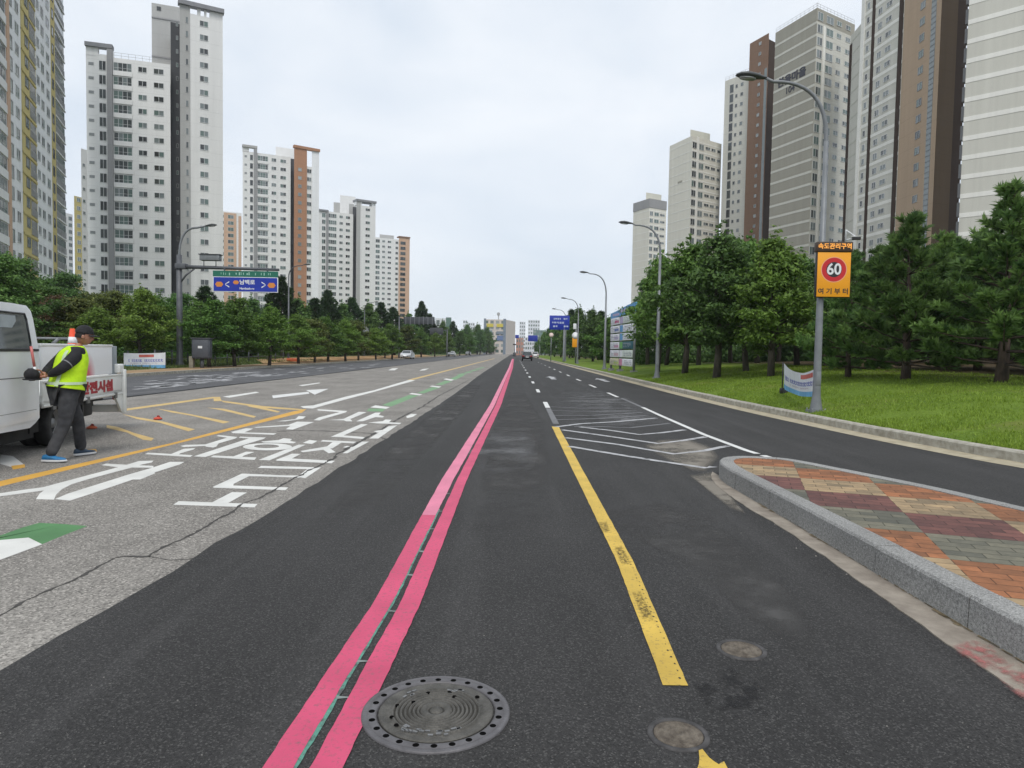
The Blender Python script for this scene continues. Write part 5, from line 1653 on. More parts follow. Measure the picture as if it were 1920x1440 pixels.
proto('pine2', pine(12, 5.0, 2.4, 0.5, N_pine, 5000, 0.21, 0.017, 24, None, 1.7, 0.95))
proto('pine3', pine(13, 5.9, 2.7, 0.6, N_pine, 5400, 0.21, 0.018, 24, None, 1.7, 0.95))
proto('farpine', pine(14, 11.5, 3.0, 3.0, N_far, 1900, 0.42, 0.05, 18, None, 0.55))
proto('farpine2', pine(15, 9.5, 2.8, 2.2, N_far, 1900, 0.42, 0.05, 18, None, 0.6))
trr = random.Random(99)
def tree(key, label, x, y, z, s=1.0, name=None, cat="tree", group=None, sz=None):
    o = thing(name or ('pine_tree' if 'pine' in key else 'leafy_tree'), label, cat, (x, y, z - 0.03), trr.uniform(0, 6.28), group)
    o.scale = (s, s, sz or s)
    t, c = PROTO[key]
    link('trunk', t, o); link('crown', c, o)
    return o
def tree_px(key, label, px, y, vtop, H0, name=None, group=None, wide=1.0, left=False):
    """tree whose crown tip reaches photo row vtop when it stands at distance y on photo column px"""
    p = dp(px, 660, y)
    z = vergez(p.x, y) if left else lawnz(p.x, y)
    h = dp(px, vtop, y).z - z
    s = h / H0
    return tree(key, label, p.x, y, z, (s * wide + wide) / 2 if abs(s - 1) < 0.6 else s * wide, name, "tree", group, s)
HGT = dict(ash1=6.5, ash2=6.3, ash3=6.1, row1=6.1, row2=6.5, row3=5.5, row4=7.5, rust=5.7, far1=8.1, far2=7.3, pine1=5.45, pine2=5.15, pine3=6.05, farpine=11.8, farpine2=9.8)
GR1 = "trees on the lawn bank right of the road"
# right bank, front row (left to right)
for key, label, px, y, vt, wd in [
    ('ash2', "leafy tree beside the multi-panel signboard, leftmost crown of the right bank", 1234, 41, 470, 0.82),
    ('ash1', "dark leafy tree with a bare trunk near the kerb, right of the second lamp post", 1345, 31, 424, 1.05),
    ('ash2', "leafy tree wedged between the dark kerbside tree and the signboard tree", 1285, 37, 446, 1.05),
    ('ash3', "light green leafy tree behind the sagging banner", 1447, 28.5, 432, 1.05),
    ('ash2', "leafy tree between the dark kerbside tree and the light green one", 1400, 34, 442, 1.0),
    ('pine1', "dark pine on twin-looking trunk in mid lawn, right of the speed sign", 1700, 21.5, 412, 1.0),
    ('pine2', "small pine with a thin trunk just right of the lamp pole with the speed sign", 1592, 24.5, 488, 0.85),
    ('pine3', "tallest near pine reaching the right edge of the view", 1880, 18.8, 352, 1.05)]:
    tree_px(key, label, px, y, vt, HGT[key], None, GR1, wd)
back = [('pine1', 1640, 29, 470), ('pine3', 1762, 27, 445), ('pine2', 1835, 25, 440), ('pine1', 1950, 23.5, 390), ('pine3', 2030, 21, 380), ('ash1', 1495, 37, 470), ('ash1', 1545, 34, 480), ('pine3', 1700, 36, 462),
        ('ash1', 1310, 46, 478), ('ash2', 1250, 52, 500), ('ash1', 1420, 44, 468), ('pine1', 1600, 42, 478), ('pine1', 1790, 37, 455), ('pine3', 1890, 34, 430), ('pine2', 1980, 31, 420), ('ash2', 1370, 50, 480),
        ('ash1', 1215, 58, 520), ('ash1', 1460, 52, 480), ('pine3', 1660, 50, 480), ('pine1', 1540, 55, 490), ('pine3', 1840, 48, 470), ('pine3', 1930, 45, 450), ('pine1', 2090, 27, 400), ('pine3', 2060, 36, 420), ('pine2', 2150, 20, 380)]
ordn = ["first", "second", "third", "fourth", "fifth", "sixth", "seventh", "eighth", "ninth", "tenth", "eleventh", "twelfth", "thirteenth", "fourteenth", "fifteenth", "sixteenth", "seventeenth", "eighteenth", "nineteenth", "twentieth", "twenty-first", "twenty-second", "twenty-third", "twenty-fourth", "twenty-fifth", "twenty-sixth", "twenty-seventh", "twenty-eighth", "twenty-ninth", "thirtieth"]
bk_s = sorted([b for b in back if 'pine' in b[0]], key=lambda b: b[1]); bk_a = sorted([b for b in back if 'ash' in b[0]], key=lambda b: b[1])
for i, (k, px, y, vt) in enumerate(bk_s):
    tree_px(k, f"{ordn[i]} shaded pine behind the front pines, counted from the amber sign", px, y, vt, HGT[k], None, GR1)
for i, (k, px, y, vt) in enumerate(bk_a):
    tree_px(k, f"{ordn[i]} leafy tree behind the right bank's front crowns, counted rightward from the signboard", px, y, vt, HGT[k], None, GR1)
# dark thicket that closes the view under the crowns: low shrubs far back
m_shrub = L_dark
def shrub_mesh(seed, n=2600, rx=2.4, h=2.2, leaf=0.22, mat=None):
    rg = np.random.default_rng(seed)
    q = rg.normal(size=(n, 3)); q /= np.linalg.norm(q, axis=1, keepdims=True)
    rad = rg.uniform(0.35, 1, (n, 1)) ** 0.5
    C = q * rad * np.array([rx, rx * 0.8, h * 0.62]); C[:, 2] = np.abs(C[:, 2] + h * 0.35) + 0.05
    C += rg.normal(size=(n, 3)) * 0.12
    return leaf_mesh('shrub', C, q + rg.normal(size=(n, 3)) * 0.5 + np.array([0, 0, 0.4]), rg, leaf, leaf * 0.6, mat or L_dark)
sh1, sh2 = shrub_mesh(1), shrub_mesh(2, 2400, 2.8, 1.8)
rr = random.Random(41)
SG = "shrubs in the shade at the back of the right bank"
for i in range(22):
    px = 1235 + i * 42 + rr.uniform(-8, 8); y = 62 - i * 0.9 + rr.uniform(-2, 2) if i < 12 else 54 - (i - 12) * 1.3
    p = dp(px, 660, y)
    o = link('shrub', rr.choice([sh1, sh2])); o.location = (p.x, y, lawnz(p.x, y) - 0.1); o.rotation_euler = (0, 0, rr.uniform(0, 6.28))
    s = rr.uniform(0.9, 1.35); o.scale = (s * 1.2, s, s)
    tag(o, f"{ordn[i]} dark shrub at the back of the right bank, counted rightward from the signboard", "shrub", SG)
# right side further down the road
RF = "trees along the right side of the road beyond the signboard"
rf = [('far2', 1140, 84, 592), ('far1', 1112, 98, 577), ('far1', 1086, 122, 574), ('farpine2', 1122, 112, 585), ('far2', 1068, 146, 592), ('far1', 1052, 172, 596), ('farpine2', 1074, 155, 582), ('far2', 1040, 196, 606), ('far1', 1030, 225, 613), ('far2', 1022, 265, 620), ('far1', 1015, 305, 628), ('far2', 1009, 355, 636), ('far1', 1165, 72, 585), ('far1', 1182, 78, 575), ('far1', 1152, 92, 590), ('far2', 1098, 134, 600), ('far1', 1005, 410, 642)]
rf.sort(key=lambda b: -b[1])
for i, (k, px, y, vt) in enumerate(rf):
    p = dp(px, 660, y)
    tree_px(k, f"{ordn[i]} tree beyond the signboard on the right roadside, counted away from it", px, y, vt, HGT[k], None, RF)
# left rows
LGp = "trees along the left side of the road"
lf = [('row4', -20, 36, 470), ('row4', 45, 42, 482), ('rust', 112, 47, 552), ('row3', 150, 44, 556), ('row1', 178, 41, 572), ('row3', 215, 50, 545), ('row1', 262, 44, 536), ('row2', 300, 48, 548), ('row2', 392, 47, 556), ('row2', 440, 50, 552), ('row1', 505, 53, 570), ('row2', 365, 55, 560),
      ('row1', 560, 62, 585), ('row3', 590, 68, 598), ('row2', 615, 74, 590), ('row1', 648, 78, 596), ('row3', 672, 86, 600), ('row1', 705, 95, 612), ('row2', 735, 104, 604), ('row1', 722, 112, 618), ('row3', 760, 126, 610), ('row2', 790, 140, 612), ('row1', 815, 160, 622), ('row2', 838, 185, 622), ('row4', 862, 215, 620), ('row2', 880, 250, 622), ('row4', 900, 300, 618), ('row4', 913, 350, 625), ('far1', 921, 420, 632), ('far2', 928, 470, 640)]
lb = [('row4', 5, 52, 490), ('row4', 90, 58, 520), ('rust', 60, 55, 540), ('row4', 130, 66, 510), ('row3', 190, 62, 548), ('row4', 340, 62, 548), ('farpine2', 390, 72, 540), ('far1', 470, 66, 556), ('farpine', 530, 78, 520), ('far1', 560, 84, 555), ('farpine2', 590, 92, 562), ('farpine', 612, 100, 545), ('far1', 640, 104, 565), ('farpine2', 660, 112, 560), ('far1', 690, 120, 565), ('farpine', 712, 132, 568), ('farpine2', 740, 140, 578), ('far1', 765, 165, 585), ('farpine', 790, 185, 566), ('farpine2', 808, 200, 590), ('far1', 830, 225, 600), ('farpine2', 850, 250, 604), ('far1', 875, 290, 606), ('far1', 895, 330, 606), ('far1', 912, 380, 612),
      ('far1', 20, 62, 520), ('far1', 225, 75, 560), ('far1', 290, 80, 560), ('far1', 430, 86, 560), ('far1', 500, 96, 570), ('far1', 160, 80, 545), ('far1', 350, 90, 575)]
lf.sort(key=lambda b: b[1]); lb.sort(key=lambda b: b[1])
KIND = dict(row1='light green', row2='mid green', row3='olive green', row4='dark green', rust='rust-tinged', far1='deep green', far2='mid deep-green', farpine='tall dark pine-like', farpine2='dark pine-like')
for i, (k, px, y, vt) in enumerate(lf):
    tree_px(k, f"{KIND[k]} tree, {ordn[i]} from the left edge in the left front row", px, y, vt, HGT[k], None, LGp, 1.0, True)
for i, (k, px, y, vt) in enumerate(lb):
    lab = f"{KIND[k]} tree, {ordn[i] if i < 30 else 'thirty-' + ordn[i - 30]} from the left edge in the left back row"
    tree_px(k, lab, px, y, vt, HGT[k], None, LGp, 1.0, True)
rr = random.Random(43)
for i in range(30):
    f = i / 29
    y = 50 * (440 / 50) ** f; px = 965 - (29 + rr.uniform(-1.5, 1.5)) * 1300 / y
    p = dp(px, 660, y)
    o = link('shrub', rr.choice([sh1, sh2])); o.location = (p.x, y, vergez(p.x, y) - 0.1); o.rotation_euler = (0, 0, rr.uniform(0, 6.28))
    s = rr.uniform(0.8, 1.2) * (0.85 + 0.8 * f); o.scale = (s * 1.3, s * (1 + 2.2 * f), s)
    tag(o, f"{ordn[i]} dark shrub under the left trees, counted rightward from the left edge", "shrub", "shrubs under the left trees")
# ================================================================== STREET FURNITURE
m_galv = M("galvanised", (0.16, 0.172, 0.182), 0.5, scale=3, col2=(0.22, 0.233, 0.245), metal=0.2)
m_poledk = M("pole_dark", (0.075, 0.08, 0.09), 0.5, scale=3, col2=(0.115, 0.12, 0.13), metal=0.2)
m_lampdk = M("lamp_housing", (0.045, 0.05, 0.05), 0.45, scale=3, col2=(0.07, 0.075, 0.075))
m_lens = glass("lamp_lens", (0.35, 0.37, 0.36), 0.2)
m_hole = M("hole_dark", (0.006, 0.006, 0.006), 1.0, 0.1, 5, spec=0.0)
m_black = M("black_plastic", (0.015, 0.015, 0.016), 0.5, scale=5, col2=(0.03, 0.03, 0.032))
m_signblue = M("sign_blue", (0.004, 0.026, 0.33), 0.5, 0.08, 2)
m_signgreen = M("sign_green", (0.008, 0.13, 0.085), 0.5, 0.08, 2)
m_signwhite = M("sign_white", (0.72, 0.73, 0.74), 0.5, 0.04, 2)
m_signorange = M("sign_amber", (0.83, 0.34, 0.008), 0.5, 0.04, 2)
m_signred = M("sign_red", (0.52, 0.012, 0.018), 0.5, 0.05, 2)
m_signblack = M("sign_black", (0.018, 0.02, 0.024), 0.55, 0.05, 2)
m_diamond = M("sign_marker_orange", (0.62, 0.22, 0.04), 0.5, 0.05, 2)
m_signback = M("sign_back", (0.055, 0.06, 0.068), 0.6, 0.1, 2)
m_redtxt = M("text_red", (0.36, 0.02, 0.03), 0.6, 0.1, 4)

def arc(p0, p1, p2, n=10):
    """quadratic bend"""
    return [(1 - t) ** 2 * Vector(p0) + 2 * t * (1 - t) * Vector(p1) + t * t * Vector(p2) for t in [i / n for i in range(n + 1)]]
def lamp_head(parent, pos, d, s=1.0, hm=None):
    """cobra-head luminaire along direction d (unit, horizontal-ish)"""
    d = Vector(d).normalized(); up = Vector((0, 0, 1)); w = d.cross(up).normalized(); u = w.cross(d)
    rings = []
    for t, hw, hh, zo in ((0, 0.04, 0.035, 0), (0.08, 0.06, 0.05, 0), (0.25, 0.125, 0.075, 0.005), (0.45, 0.155, 0.085, 0.01), (0.62, 0.13, 0.06, 0.0), (0.72, 0.06, 0.025, -0.012)):
        c = Vector(pos) + d * t * s + u * zo * s
        rings.append([c + (w * math.cos(a) * hw + u * math.sin(a) * hh * (1.0 if math.sin(a) > 0 else 0.7)) * s for a in [2 * math.pi * k / 14 for k in range(14)]])
    mb = MB(); mb.loft(rings); o = mb.build('lamp_head', hm or m_lampdk, parent)
    c = Vector(pos) + d * 0.44 * s - u * 0.045 * s
    mb = MB(); mb.loft([[c + (d * math.cos(a) * 0.2 + w * math.sin(a) * 0.11) * s - u * k * s for a in [2 * math.pi * q / 12 for q in range(12)]] for k in (0.0, 0.025)])
    mb.build('lens', m_lens, o)
def street_lamp(label, x, y, z, top, reach, side, r=0.10, bend=1.5, group=None, mat=None, rz=0.0, head=1.0):
    """tapered pole, bent-over arm; top = height of the luminaire above its foot"""
    o = thing('street_lamp', label, 'street lamp', (x, y, z), rz, group)
    mat = mat or m_galv
    mb = MB()
    zb = top - bend
    mb.tube([(0, 0, 0), (0, 0, 0.05), (0, 0, 0.35), (0, 0, 0.55), (0, 0, 1.6), (0, 0, zb)], [r * 1.75, r * 1.7, r * 1.15, r * 1.05, r, r * 0.62], 14)
    mb.build('pole', mat, o)
    mb = MB(); mb.box(-r * 2.1, r * 2.1, -r * 2.1, r * 2.1, -0.04, 0.025)
    for sx in (-1, 1):
        for sy in (-1, 1): mb.tube([(sx * r * 1.75, sy * r * 1.75, 0), (sx * r * 1.75, sy * r * 1.75, 0.07)], 0.018, 6)
    mb.build('base_plate', mat, o)
    mb = MB(); mb.bbox(-0.06, 0.06, -r * 1.08, -r * 0.8, 0.62, 0.95, 0.01); mb.build('hatch', mat, o)
    pts = [(0, 0, zb - 0.05)] + [tuple(p) for p in arc((0, 0, zb), (0, 0, top - 0.02 * bend), (side * reach * 0.62, 0, top - 0.08), 12)]
    pts += [(side * (reach - 0.62), 0, top + 0.0)]
    n = len(pts)
    mb = MB(); mb.tube(pts, [r * 0.6 - (r * 0.6 - 0.036) * i / (n - 1) for i in range(n)], 10); mb.build('arm', mat, o)
    lamp_head(o, (side * (reach - 0.64), 0, top), (side, 0, 0.10), head)
    return o
GL = "street lamps along the right kerb"
def lamp_at(label, px, y, vtop, **k):
    p = dp(px, 660, y); z = lawnz(p.x, y) if p.x > 0 else vergez(p.x, y)
    h = dp(px, vtop, y).z - z
    return street_lamp(label, p.x, y, z, h, 2.1, -1 if p.x > 0 else 1, group=k.pop('group', GL), **k)
L1 = lamp_at("nearest street lamp on the right, its pole carrying the amber 60 speed sign", 1534, 16.7, 148, r=0.086, bend=1.45)
lamp_at("second street lamp on the right, standing before the leafy trees", 1233, 36, 420, bend=1.6)
lamp_at("third street lamp on the right, left of the tall multi-panel signboard", 1134, 56, 512, bend=1.8)
lamp_at("fourth street lamp on the right, rising behind the blue direction sign", 1083, 85, 560, bend=1.8)
lamp_at("fifth street lamp on the right, the smallest one left of the blue sign's top", 1060, 106, 580, bend=1.8)
lamp_at("left-side street lamp right of the big blue overhead sign", 541, 69, 496, bend=1.3, group="street lamps along the left verge", mat=m_poledk)
lamp_at("left-side street lamp carrying a round grey disc, before the fifth tower", 683, 108, 566, bend=1.3, group="street lamps along the left verge", mat=m_poledk)
mbp = dp(684, 620, 107.7)
o = thing('round_sign', "round grey sign disc fixed to the left-side street lamp post", 'sign', (mbp.x, 107.7, mbp.z))
mb = MB(); mb.lathe([(0.0, -0.03), (0.62, -0.03), (0.65, 0.0), (0.62, 0.03), (0.0, 0.03)], 24, 0, Matrix.Rotation(R(90), 4, 'X')); mb.build('disc', m_galv, o)
mb = MB(); mb.box(-0.55, 0.55, -0.02, 0.02, -1.5, -0.8); mb.build('lower_plate', m_galv, o)

# speed sign on the nearest lamp pole
P0 = dp(1530, 557, 16.5); P1 = dp(1596, 473, 16.5); P2 = dp(1596, 454, 16.5)
W = P1.x - P0.x; Hs = P1.z - P0.z; Ht = P2.z - P1.z
sg = thing('speed_limit_sign', "amber speed sign reading 60 with a dark LED header, on the nearest right lamp pole", 'road sign', (P0.x + W / 2, 16.5, P0.z), R(-3))
mb = MB(); mb.bbox(-W / 2, W / 2, -0.0, 0.13, 0, Hs, 0.012); mb.build('case', m_signblack, sg)
mb = MB(); mb.bbox(-W / 2 + 0.012, W / 2 - 0.012, -0.012, -0.001, 0.012, Hs - 0.008, 0.004); face = mb.build('face', m_signorange, sg)
def disc(mb, cx, cz, r, y, mi=0, k=40, r0=0.0):
    if r0 <= 0:
        mb.add([(cx + r * math.cos(2 * math.pi * i / k), y, cz + r * math.sin(2 * math.pi * i / k)) for i in range(k)], [tuple(range(k))], mi)
    else:
        vs = []
        for i in range(k):
            a = 2 * math.pi * i / k
            vs += [(cx + r * math.cos(a), y, cz + r * math.sin(a)), (cx + r0 * math.cos(a), y, cz + r0 * math.sin(a))]
        mb.add(vs, [(2 * i, 2 * ((i + 1) % k), 2 * ((i + 1) % k) + 1, 2 * i + 1) for i in range(k)], mi)
cz = Hs * 0.61; rr_ = W * 0.355
mb = MB(); disc(mb, 0.0, cz, rr_ * 1.07, -0.0125, 0); mb.build('ring_edge', M("sign_edge_pink", (0.75, 0.35, 0.2), 0.5, 0.05), face)
mb = MB(); disc(mb, 0.0, cz, rr_, -0.0145, 0, 40, rr_ * 0.64); mb.build('red_ring', m_signred, face)
mb = MB(); disc(mb, 0.0, cz, rr_ * 0.64, -0.0142); mb.build('black_disc', m_signblack, face)
I90 = Matrix.Rotation(R(90), 4, 'X')
mb = MB(); text_mb(mb, "60", 0.37, Matrix.Translation((0, -0.017, cz)) @ I90, 0, 0.002, 0.008, 'CENTER', 0.92); mb.build('numerals', m_signwhite, face)
mb = MB(); text_mb(mb, "여 기 부 터", 0.15, Matrix.Translation((0, -0.0145, Hs * 0.125)) @ I90, 0, 0.002, 0.003, 'CENTER', 1.05); mb.build('lettering', m_signblack, face)
mb = MB(); mb.bbox(-W / 2 - 0.02, W / 2 + 0.02, -0.03, 0.16, Hs + 0.002, Hs + Ht, 0.012); hd = mb.build('led_header', M("led_housing", (0.05, 0.026, 0.012), 0.5, 0.1, 4), sg)
mled, ln_, ll_, lb_ = nt_new("led_amber"); lb_.inputs['Base Color'].default_value = (0.6, 0.25, 0.04, 1); lb_.inputs['Emission Color'].default_value = (1.0, 0.42, 0.08, 1); lb_.inputs['Emission Strength'].default_value = 0.55
mb = MB(); text_mb(mb, "속도관리구역", 0.145, Matrix.Translation((0, -0.034, Hs + Ht * 0.52)) @ I90, 0, 0.002, 0.003, 'CENTER', 0.98); mb.build('led_text', mled, hd)
mb = MB()
for z in (0.15, Hs - 0.15): mb.tube([(-W * 0.5 + 0.12, 0.13, z), (-W * 0.5 + 0.12, 0.26, z)], 0.03, 8)
mb.build('bracket', m_galv, sg)
# camera beside it
pc = dp(1600, 446, 16.6)
cm_ = thing('traffic_camera', "small white traffic camera with a hood, at the speed sign's top right corner", 'camera', tuple(pc), R(-20))
mb = MB(); mb.tube([(-0.16, 0.05, -0.12), (-0.16, 0.05, 0.16), (-0.15, 0.03, 0.2)], 0.018, 8); mb.tube([(-0.16, 0.05, 0.2), (0.06, 0.0, 0.02)], 0.013, 8); mb.tube([(-0.16, 0.05, -0.04), (0.0, 0.0, -0.01)], 0.016, 8); mb.build('bracket', m_signwhite, cm_)
mb = MB(); mb.bbox(-0.03, 0.16, -0.035, 0.035, -0.05, 0.02, 0.012); mb.build('body', m_black, cm_)
mb = MB(); mb.bbox(-0.05, 0.19, -0.045, 0.045, 0.022, 0.035, 0.005); mb.build('hood', m_signwhite, cm_)

# overhead sign gantry on the left
gx = dp(337, 660, 46)
gz = vergez(gx.x, 46)
gt = thing('sign_gantry', "grey cantilever sign mast with a lamp arm on top, left verge", 'sign gantry', (gx.x, 46, gz))
za = dp(337, 500, 46).z - gz; ztop = dp(337, 478, 46).z - gz; zl = dp(400, 424, 46).z - gz
mb = MB(); mb.tube([(0, 0, 0), (0, 0, 0.04), (0, 0, 0.3), (0, 0, 3), (0, 0, ztop)], [0.33, 0.32, 0.2, 0.19, 0.165], 16); mb.build('pole', m_poledk, gt)
mb = MB(); mb.box(-0.36, 0.36, -0.36, 0.36, -0.1, 0.03); mb.build('base_plate', m_poledk, gt)
xl = dp(522, 507, 46).x - gx.x
mb = MB(); mb.tube([(0, -0.02, za), (xl * 0.5, -0.02, za - 0.04), (xl + 0.05, -0.02, za - 0.1)], [0.13, 0.11, 0.085], 12); mb.build('arm', m_poledk, gt)
mb = MB(); mb.tube([(0.15, -0.02, za - 0.95), (0.45, -0.02, za - 0.55), (1.0, -0.02, za - 0.12)], 0.06, 10); mb.build('brace', m_poledk, gt)
mb = MB(); mb.bbox(-0.2, 0.5, -0.24, 0.2, za - 0.15, za + 0.2, 0.02); mb.build('clamp', m_poledk, gt)
mb = MB(); mb.tube([(0, 0, ztop - 0.05)] + [tuple(p) for p in arc((0, 0, ztop), (0.05, 0, zl - 0.1), (1.2, 0, zl - 0.12), 12)] + [(1.75, 0, zl)], [0.07] * 14 + [0.045], 10); mb.build('lamp_arm', m_galv, gt)
lamp_head(gt, (1.7, 0, zl), (1, 0, 0.12), 1.1)
# blue and green sign hung from it
a, b = dp(400, 547, 45.8), dp(522, 508, 45.8)
bs = thing('direction_sign', "blue overhead direction sign with a green strip along its top, hanging from the left mast", 'road sign', ((a.x + b.x) / 2, 45.75, a.z))
W = b.x - a.x; Hh = b.z - a.z; hb = Hh * 0.69
mb = MB(); mb.bbox(-W / 2, W / 2, -0.02, 0.03, 0, hb, 0.01); mb.build('frame', m_signwhite, bs)
mb = MB(); mb.box(-W / 2 + 0.05, W / 2 - 0.05, -0.026, -0.018, 0.05, hb - 0.03); bp_ = mb.build('blue_panel', m_signblue, bs)
mb = MB(); mb.box(-W / 2, W / 2, -0.02, 0.03, hb + 0.01, Hh - 0.05); gp_ = mb.build('green_panel', m_signgreen, bs)
mb = MB(); text_mb(mb, "남백로", 0.34, Matrix.Translation((0.12, -0.03, hb * 0.64)) @ I90, 0, 0.002, 0.008, 'CENTER', 1.1); text_mb(mb, "Nambaek-ro", 0.19, Matrix.Translation((0.1, -0.03, hb * 0.24)) @ I90, 0, 0.002, 0.004)
mb.build('lettering', m_signwhite, bp_)
mb = MB()
for sx in (-1, 1):
    x0 = sx * (W / 2 - 0.82)
    for q in (-1, 1):
        mb.add([(x0, -0.031, hb * 0.5), (x0 - sx * 0.0, -0.031, hb * 0.5 + 0.04 * q), (x0 - sx * 0.26, -0.031, hb * 0.5 + 0.21 * q), (x0 - sx * 0.26, -0.031, hb * 0.5 + 0.13 * q)], [(0, 1, 2, 3)])
mb.build('chevron', m_signwhite, bp_)
for cx, czz in ((-W / 2 + 0.42, hb * 0.5), (W / 2 - 0.42, hb * 0.48), (-0.62, hb * 0.64)):
    mb = MB(); q = 0.27 if abs(cx) > 1 else 0.2
    mb.add([(cx - q, -0.031, czz), (cx - q * 0.55, -0.031, czz - q * 0.6), (cx + q * 0.55, -0.031, czz - q * 0.6), (cx + q, -0.031, czz), (cx + q * 0.55, -0.031, czz + q * 0.6), (cx - q * 0.55, -0.031, czz + q * 0.6)], [(0, 1, 2, 3, 4, 5)])
    mb.build('road_number_badge', m_diamond, bp_)
mb = MB(); rr = random.Random(5)
x = -W / 2 + 0.12
while x < W / 2 - 0.15:
    w = rr.uniform(0.03, 0.09)
    if rr.random() < 0.62: mb.box(x, x + w, -0.024, -0.02, hb + 0.10 + rr.uniform(0, 0.05), Hh - 0.13 - rr.uniform(0, 0.06))
    x += w + rr.uniform(0.04, 0.14)
mb.build('lettering', M("sign_text_pale_green", (0.3, 0.5, 0.42), 0.5, 0.1), gp_)
mb = MB()
for x in (-W * 0.33, W * 0.33): mb.box(x - 0.04, x + 0.04, 0.03, 0.12, 0.1, Hh + 0.14)
mb.build('hanger', m_poledk, bs)
pb = dp(395, 484, 45.9)
cb = thing('camera_housing', "flat grey equipment box on the left sign mast's arm, above the blue sign", 'equipment box', (pb.x, 45.9, dp(395, 497, 45.9).z))
mb = MB(); mb.bbox(-0.65, 0.65, -0.22, 0.22, 0.28, 0.66, 0.03); mb.build('housing', m_galv, cb)
mb = MB(); mb.box(-0.72, 0.72, -0.28, 0.28, 0.662, 0.70); mb.build('roof_plate', m_poledk, cb)
for sx in (-0.45, 0.35):
    mb = MB(); mb.tube([(sx, 0, -0.1), (sx, 0, 0.3)], 0.03, 8); mb.build('leg', m_poledk, cb)

# banners
def banner(name, label, tl, tr, bl, br, sag_t, sag_b, yl, yr, seed, post=True, redpos=(0.5, 0.85)):
    """cloth hung between two points; corners in photo pixels, yl/yr distances of its two ends"""
    nu, nv = 36, 12
    A, B, C, D = dp(*tl, yl), dp(*tr, yr), dp(*bl, yl), dp(*br, yr)
    base = (A + B + C + D) / 4; base.z = min(C.z, D.z) 
    o = thing(name, label, 'banner', tuple(base))
    nrm_ = Vector((B - A).cross(Vector((0, 0, 1)))); nrm_.z = 0; nrm_.normalize()
    if nrm_.dot(A) > 0: nrm_ = -nrm_
    def S(u, v, off=0.0):
        top = A.lerp(B, u); bot = C.lerp(D, u)
        top.z -= sag_t * 4 * u * (1 - u); bot.z -= sag_b * 4 * u * (1 - u)
        p = top.lerp(bot, v)
        p += nrm_ * (off - 0.03 * math.sin(u * 9 + v * 2 + seed) * math.sin(math.pi * u))
        return p - base
    def patch(mb, u0, u1, v0, v1, off, mi=0, k=6):
        n = max(1, int((u1 - u0) * nu)); m = max(1, int((v1 - v0) * nv))
        vs = [S(u0 + (u1 - u0) * i / n, v0 + (v1 - v0) * j / m, off) for j in range(m + 1) for i in range(n + 1)]
        mb.add(vs, [(j * (n + 1) + i, (j + 1) * (n + 1) + i, (j + 1) * (n + 1) + i + 1, j * (n + 1) + i + 1) for j in range(m) for i in range(n)], mi, True)
    m_cl = M("banner_white", (0.66, 0.67, 0.71), 0.8, 0.06, 5)
    mb = MB(); patch(mb, 0, 1, 0, 1, 0.0); patch(mb, 0, 1, 0, 1, -0.004)
    cl = mb.build('cloth', m_cl, o)
    mb = MB(); patch(mb, 0, 1, 0.80, 1, 0.004); mb.build('blue_band', M("banner_sky_blue", (0.16, 0.40, 0.66), 0.8, 0.2, 3), cl)
    mb = MB(); rr = random.Random(seed)
    def glyphs(u0, u1, v0, v1, w):
        u = u0
        while u < u1:
            s = w * rr.uniform(0.6, 1.2)
            if rr.random() < 0.88:
                patch(mb, u, u + s * 0.35, v0, v1 - 0.02 * rr.random(), 0.006); patch(mb, u + s * 0.5, u + s * 0.78, v0 + 0.02, v0 + (v1 - v0) * 0.45, 0.006)
                patch(mb, u + s * 0.45, u + s * 0.85, v1 - (v1 - v0) * 0.25, v1, 0.006)
            u += s * 1.15
    glyphs(0.07, 0.93, 0.40, 0.58, 0.05)
    mb.build('lettering', M("banner_text_blue", (0.13, 0.15, 0.46), 0.8, 0.1), cl)
    mb = MB(); patch(mb, redpos[0], redpos[1], 0.09, 0.27, 0.005); mb.build('red_heading', M("banner_red", (0.50, 0.12, 0.10), 0.8, 0.2, 8), cl)
    mb = MB(); glyphs(0.15, 0.8, 0.64, 0.70, 0.03); mb.build('small_lettering', M("banner_text_pale", (0.42, 0.3, 0.38), 0.8, 0.1), cl)
    return o, A - base, B - base, C - base, D - base
o, A, B, C, D = banner('cloth_banner', "sagging white and sky blue banner tied to the nearest right lamp pole", (1470, 681), (1531, 690), (1470, 729), (1531, 743), 0.2, 0.09, 21.0, 16.75, 3, True, (0.55, 0.92))
zg = lawnz(A.x + o.location.x, 21.0) - o.location.z
mb = MB(); mb.tube([(A.x - 0.02, A.y + 0.02, zg - 0.05), (A.x - 0.02, A.y + 0.02, A.z + 0.04)], 0.018, 8); mb.build('stake', m_black, o)
mb = MB(); mb.bbox(A.x - 0.08, A.x + 0.14, A.y - 0.1, A.y + 0.1, zg - 0.02, zg + 0.16, 0.03); mb.build('ballast', m_black, o)
o, A, B, C, D = banner('cloth_banner', "flat white and blue banner standing on the left verge behind the truck", (232, 662), (310, 661), (232, 690), (310, 690), 0.03, 0.0, 41, 42, 8, True, (0.36, 0.72))
for q in (A, B):
    zg = vergez(q.x + o.location.x, 41.5) - o.location.z
    mb = MB(); mb.tube([(q.x, q.y + 0.03, zg - 0.2), (q.x, q.y + 0.03, q.z + 0.03)], 0.02, 8); mb.build('stake', m_poledk, o)
mb = MB(); mb.bbox(-0.2, 0.15, -0.25, 0.1, -0.12, 0.08, 0.05); mb.build('ballast', m_black, o)

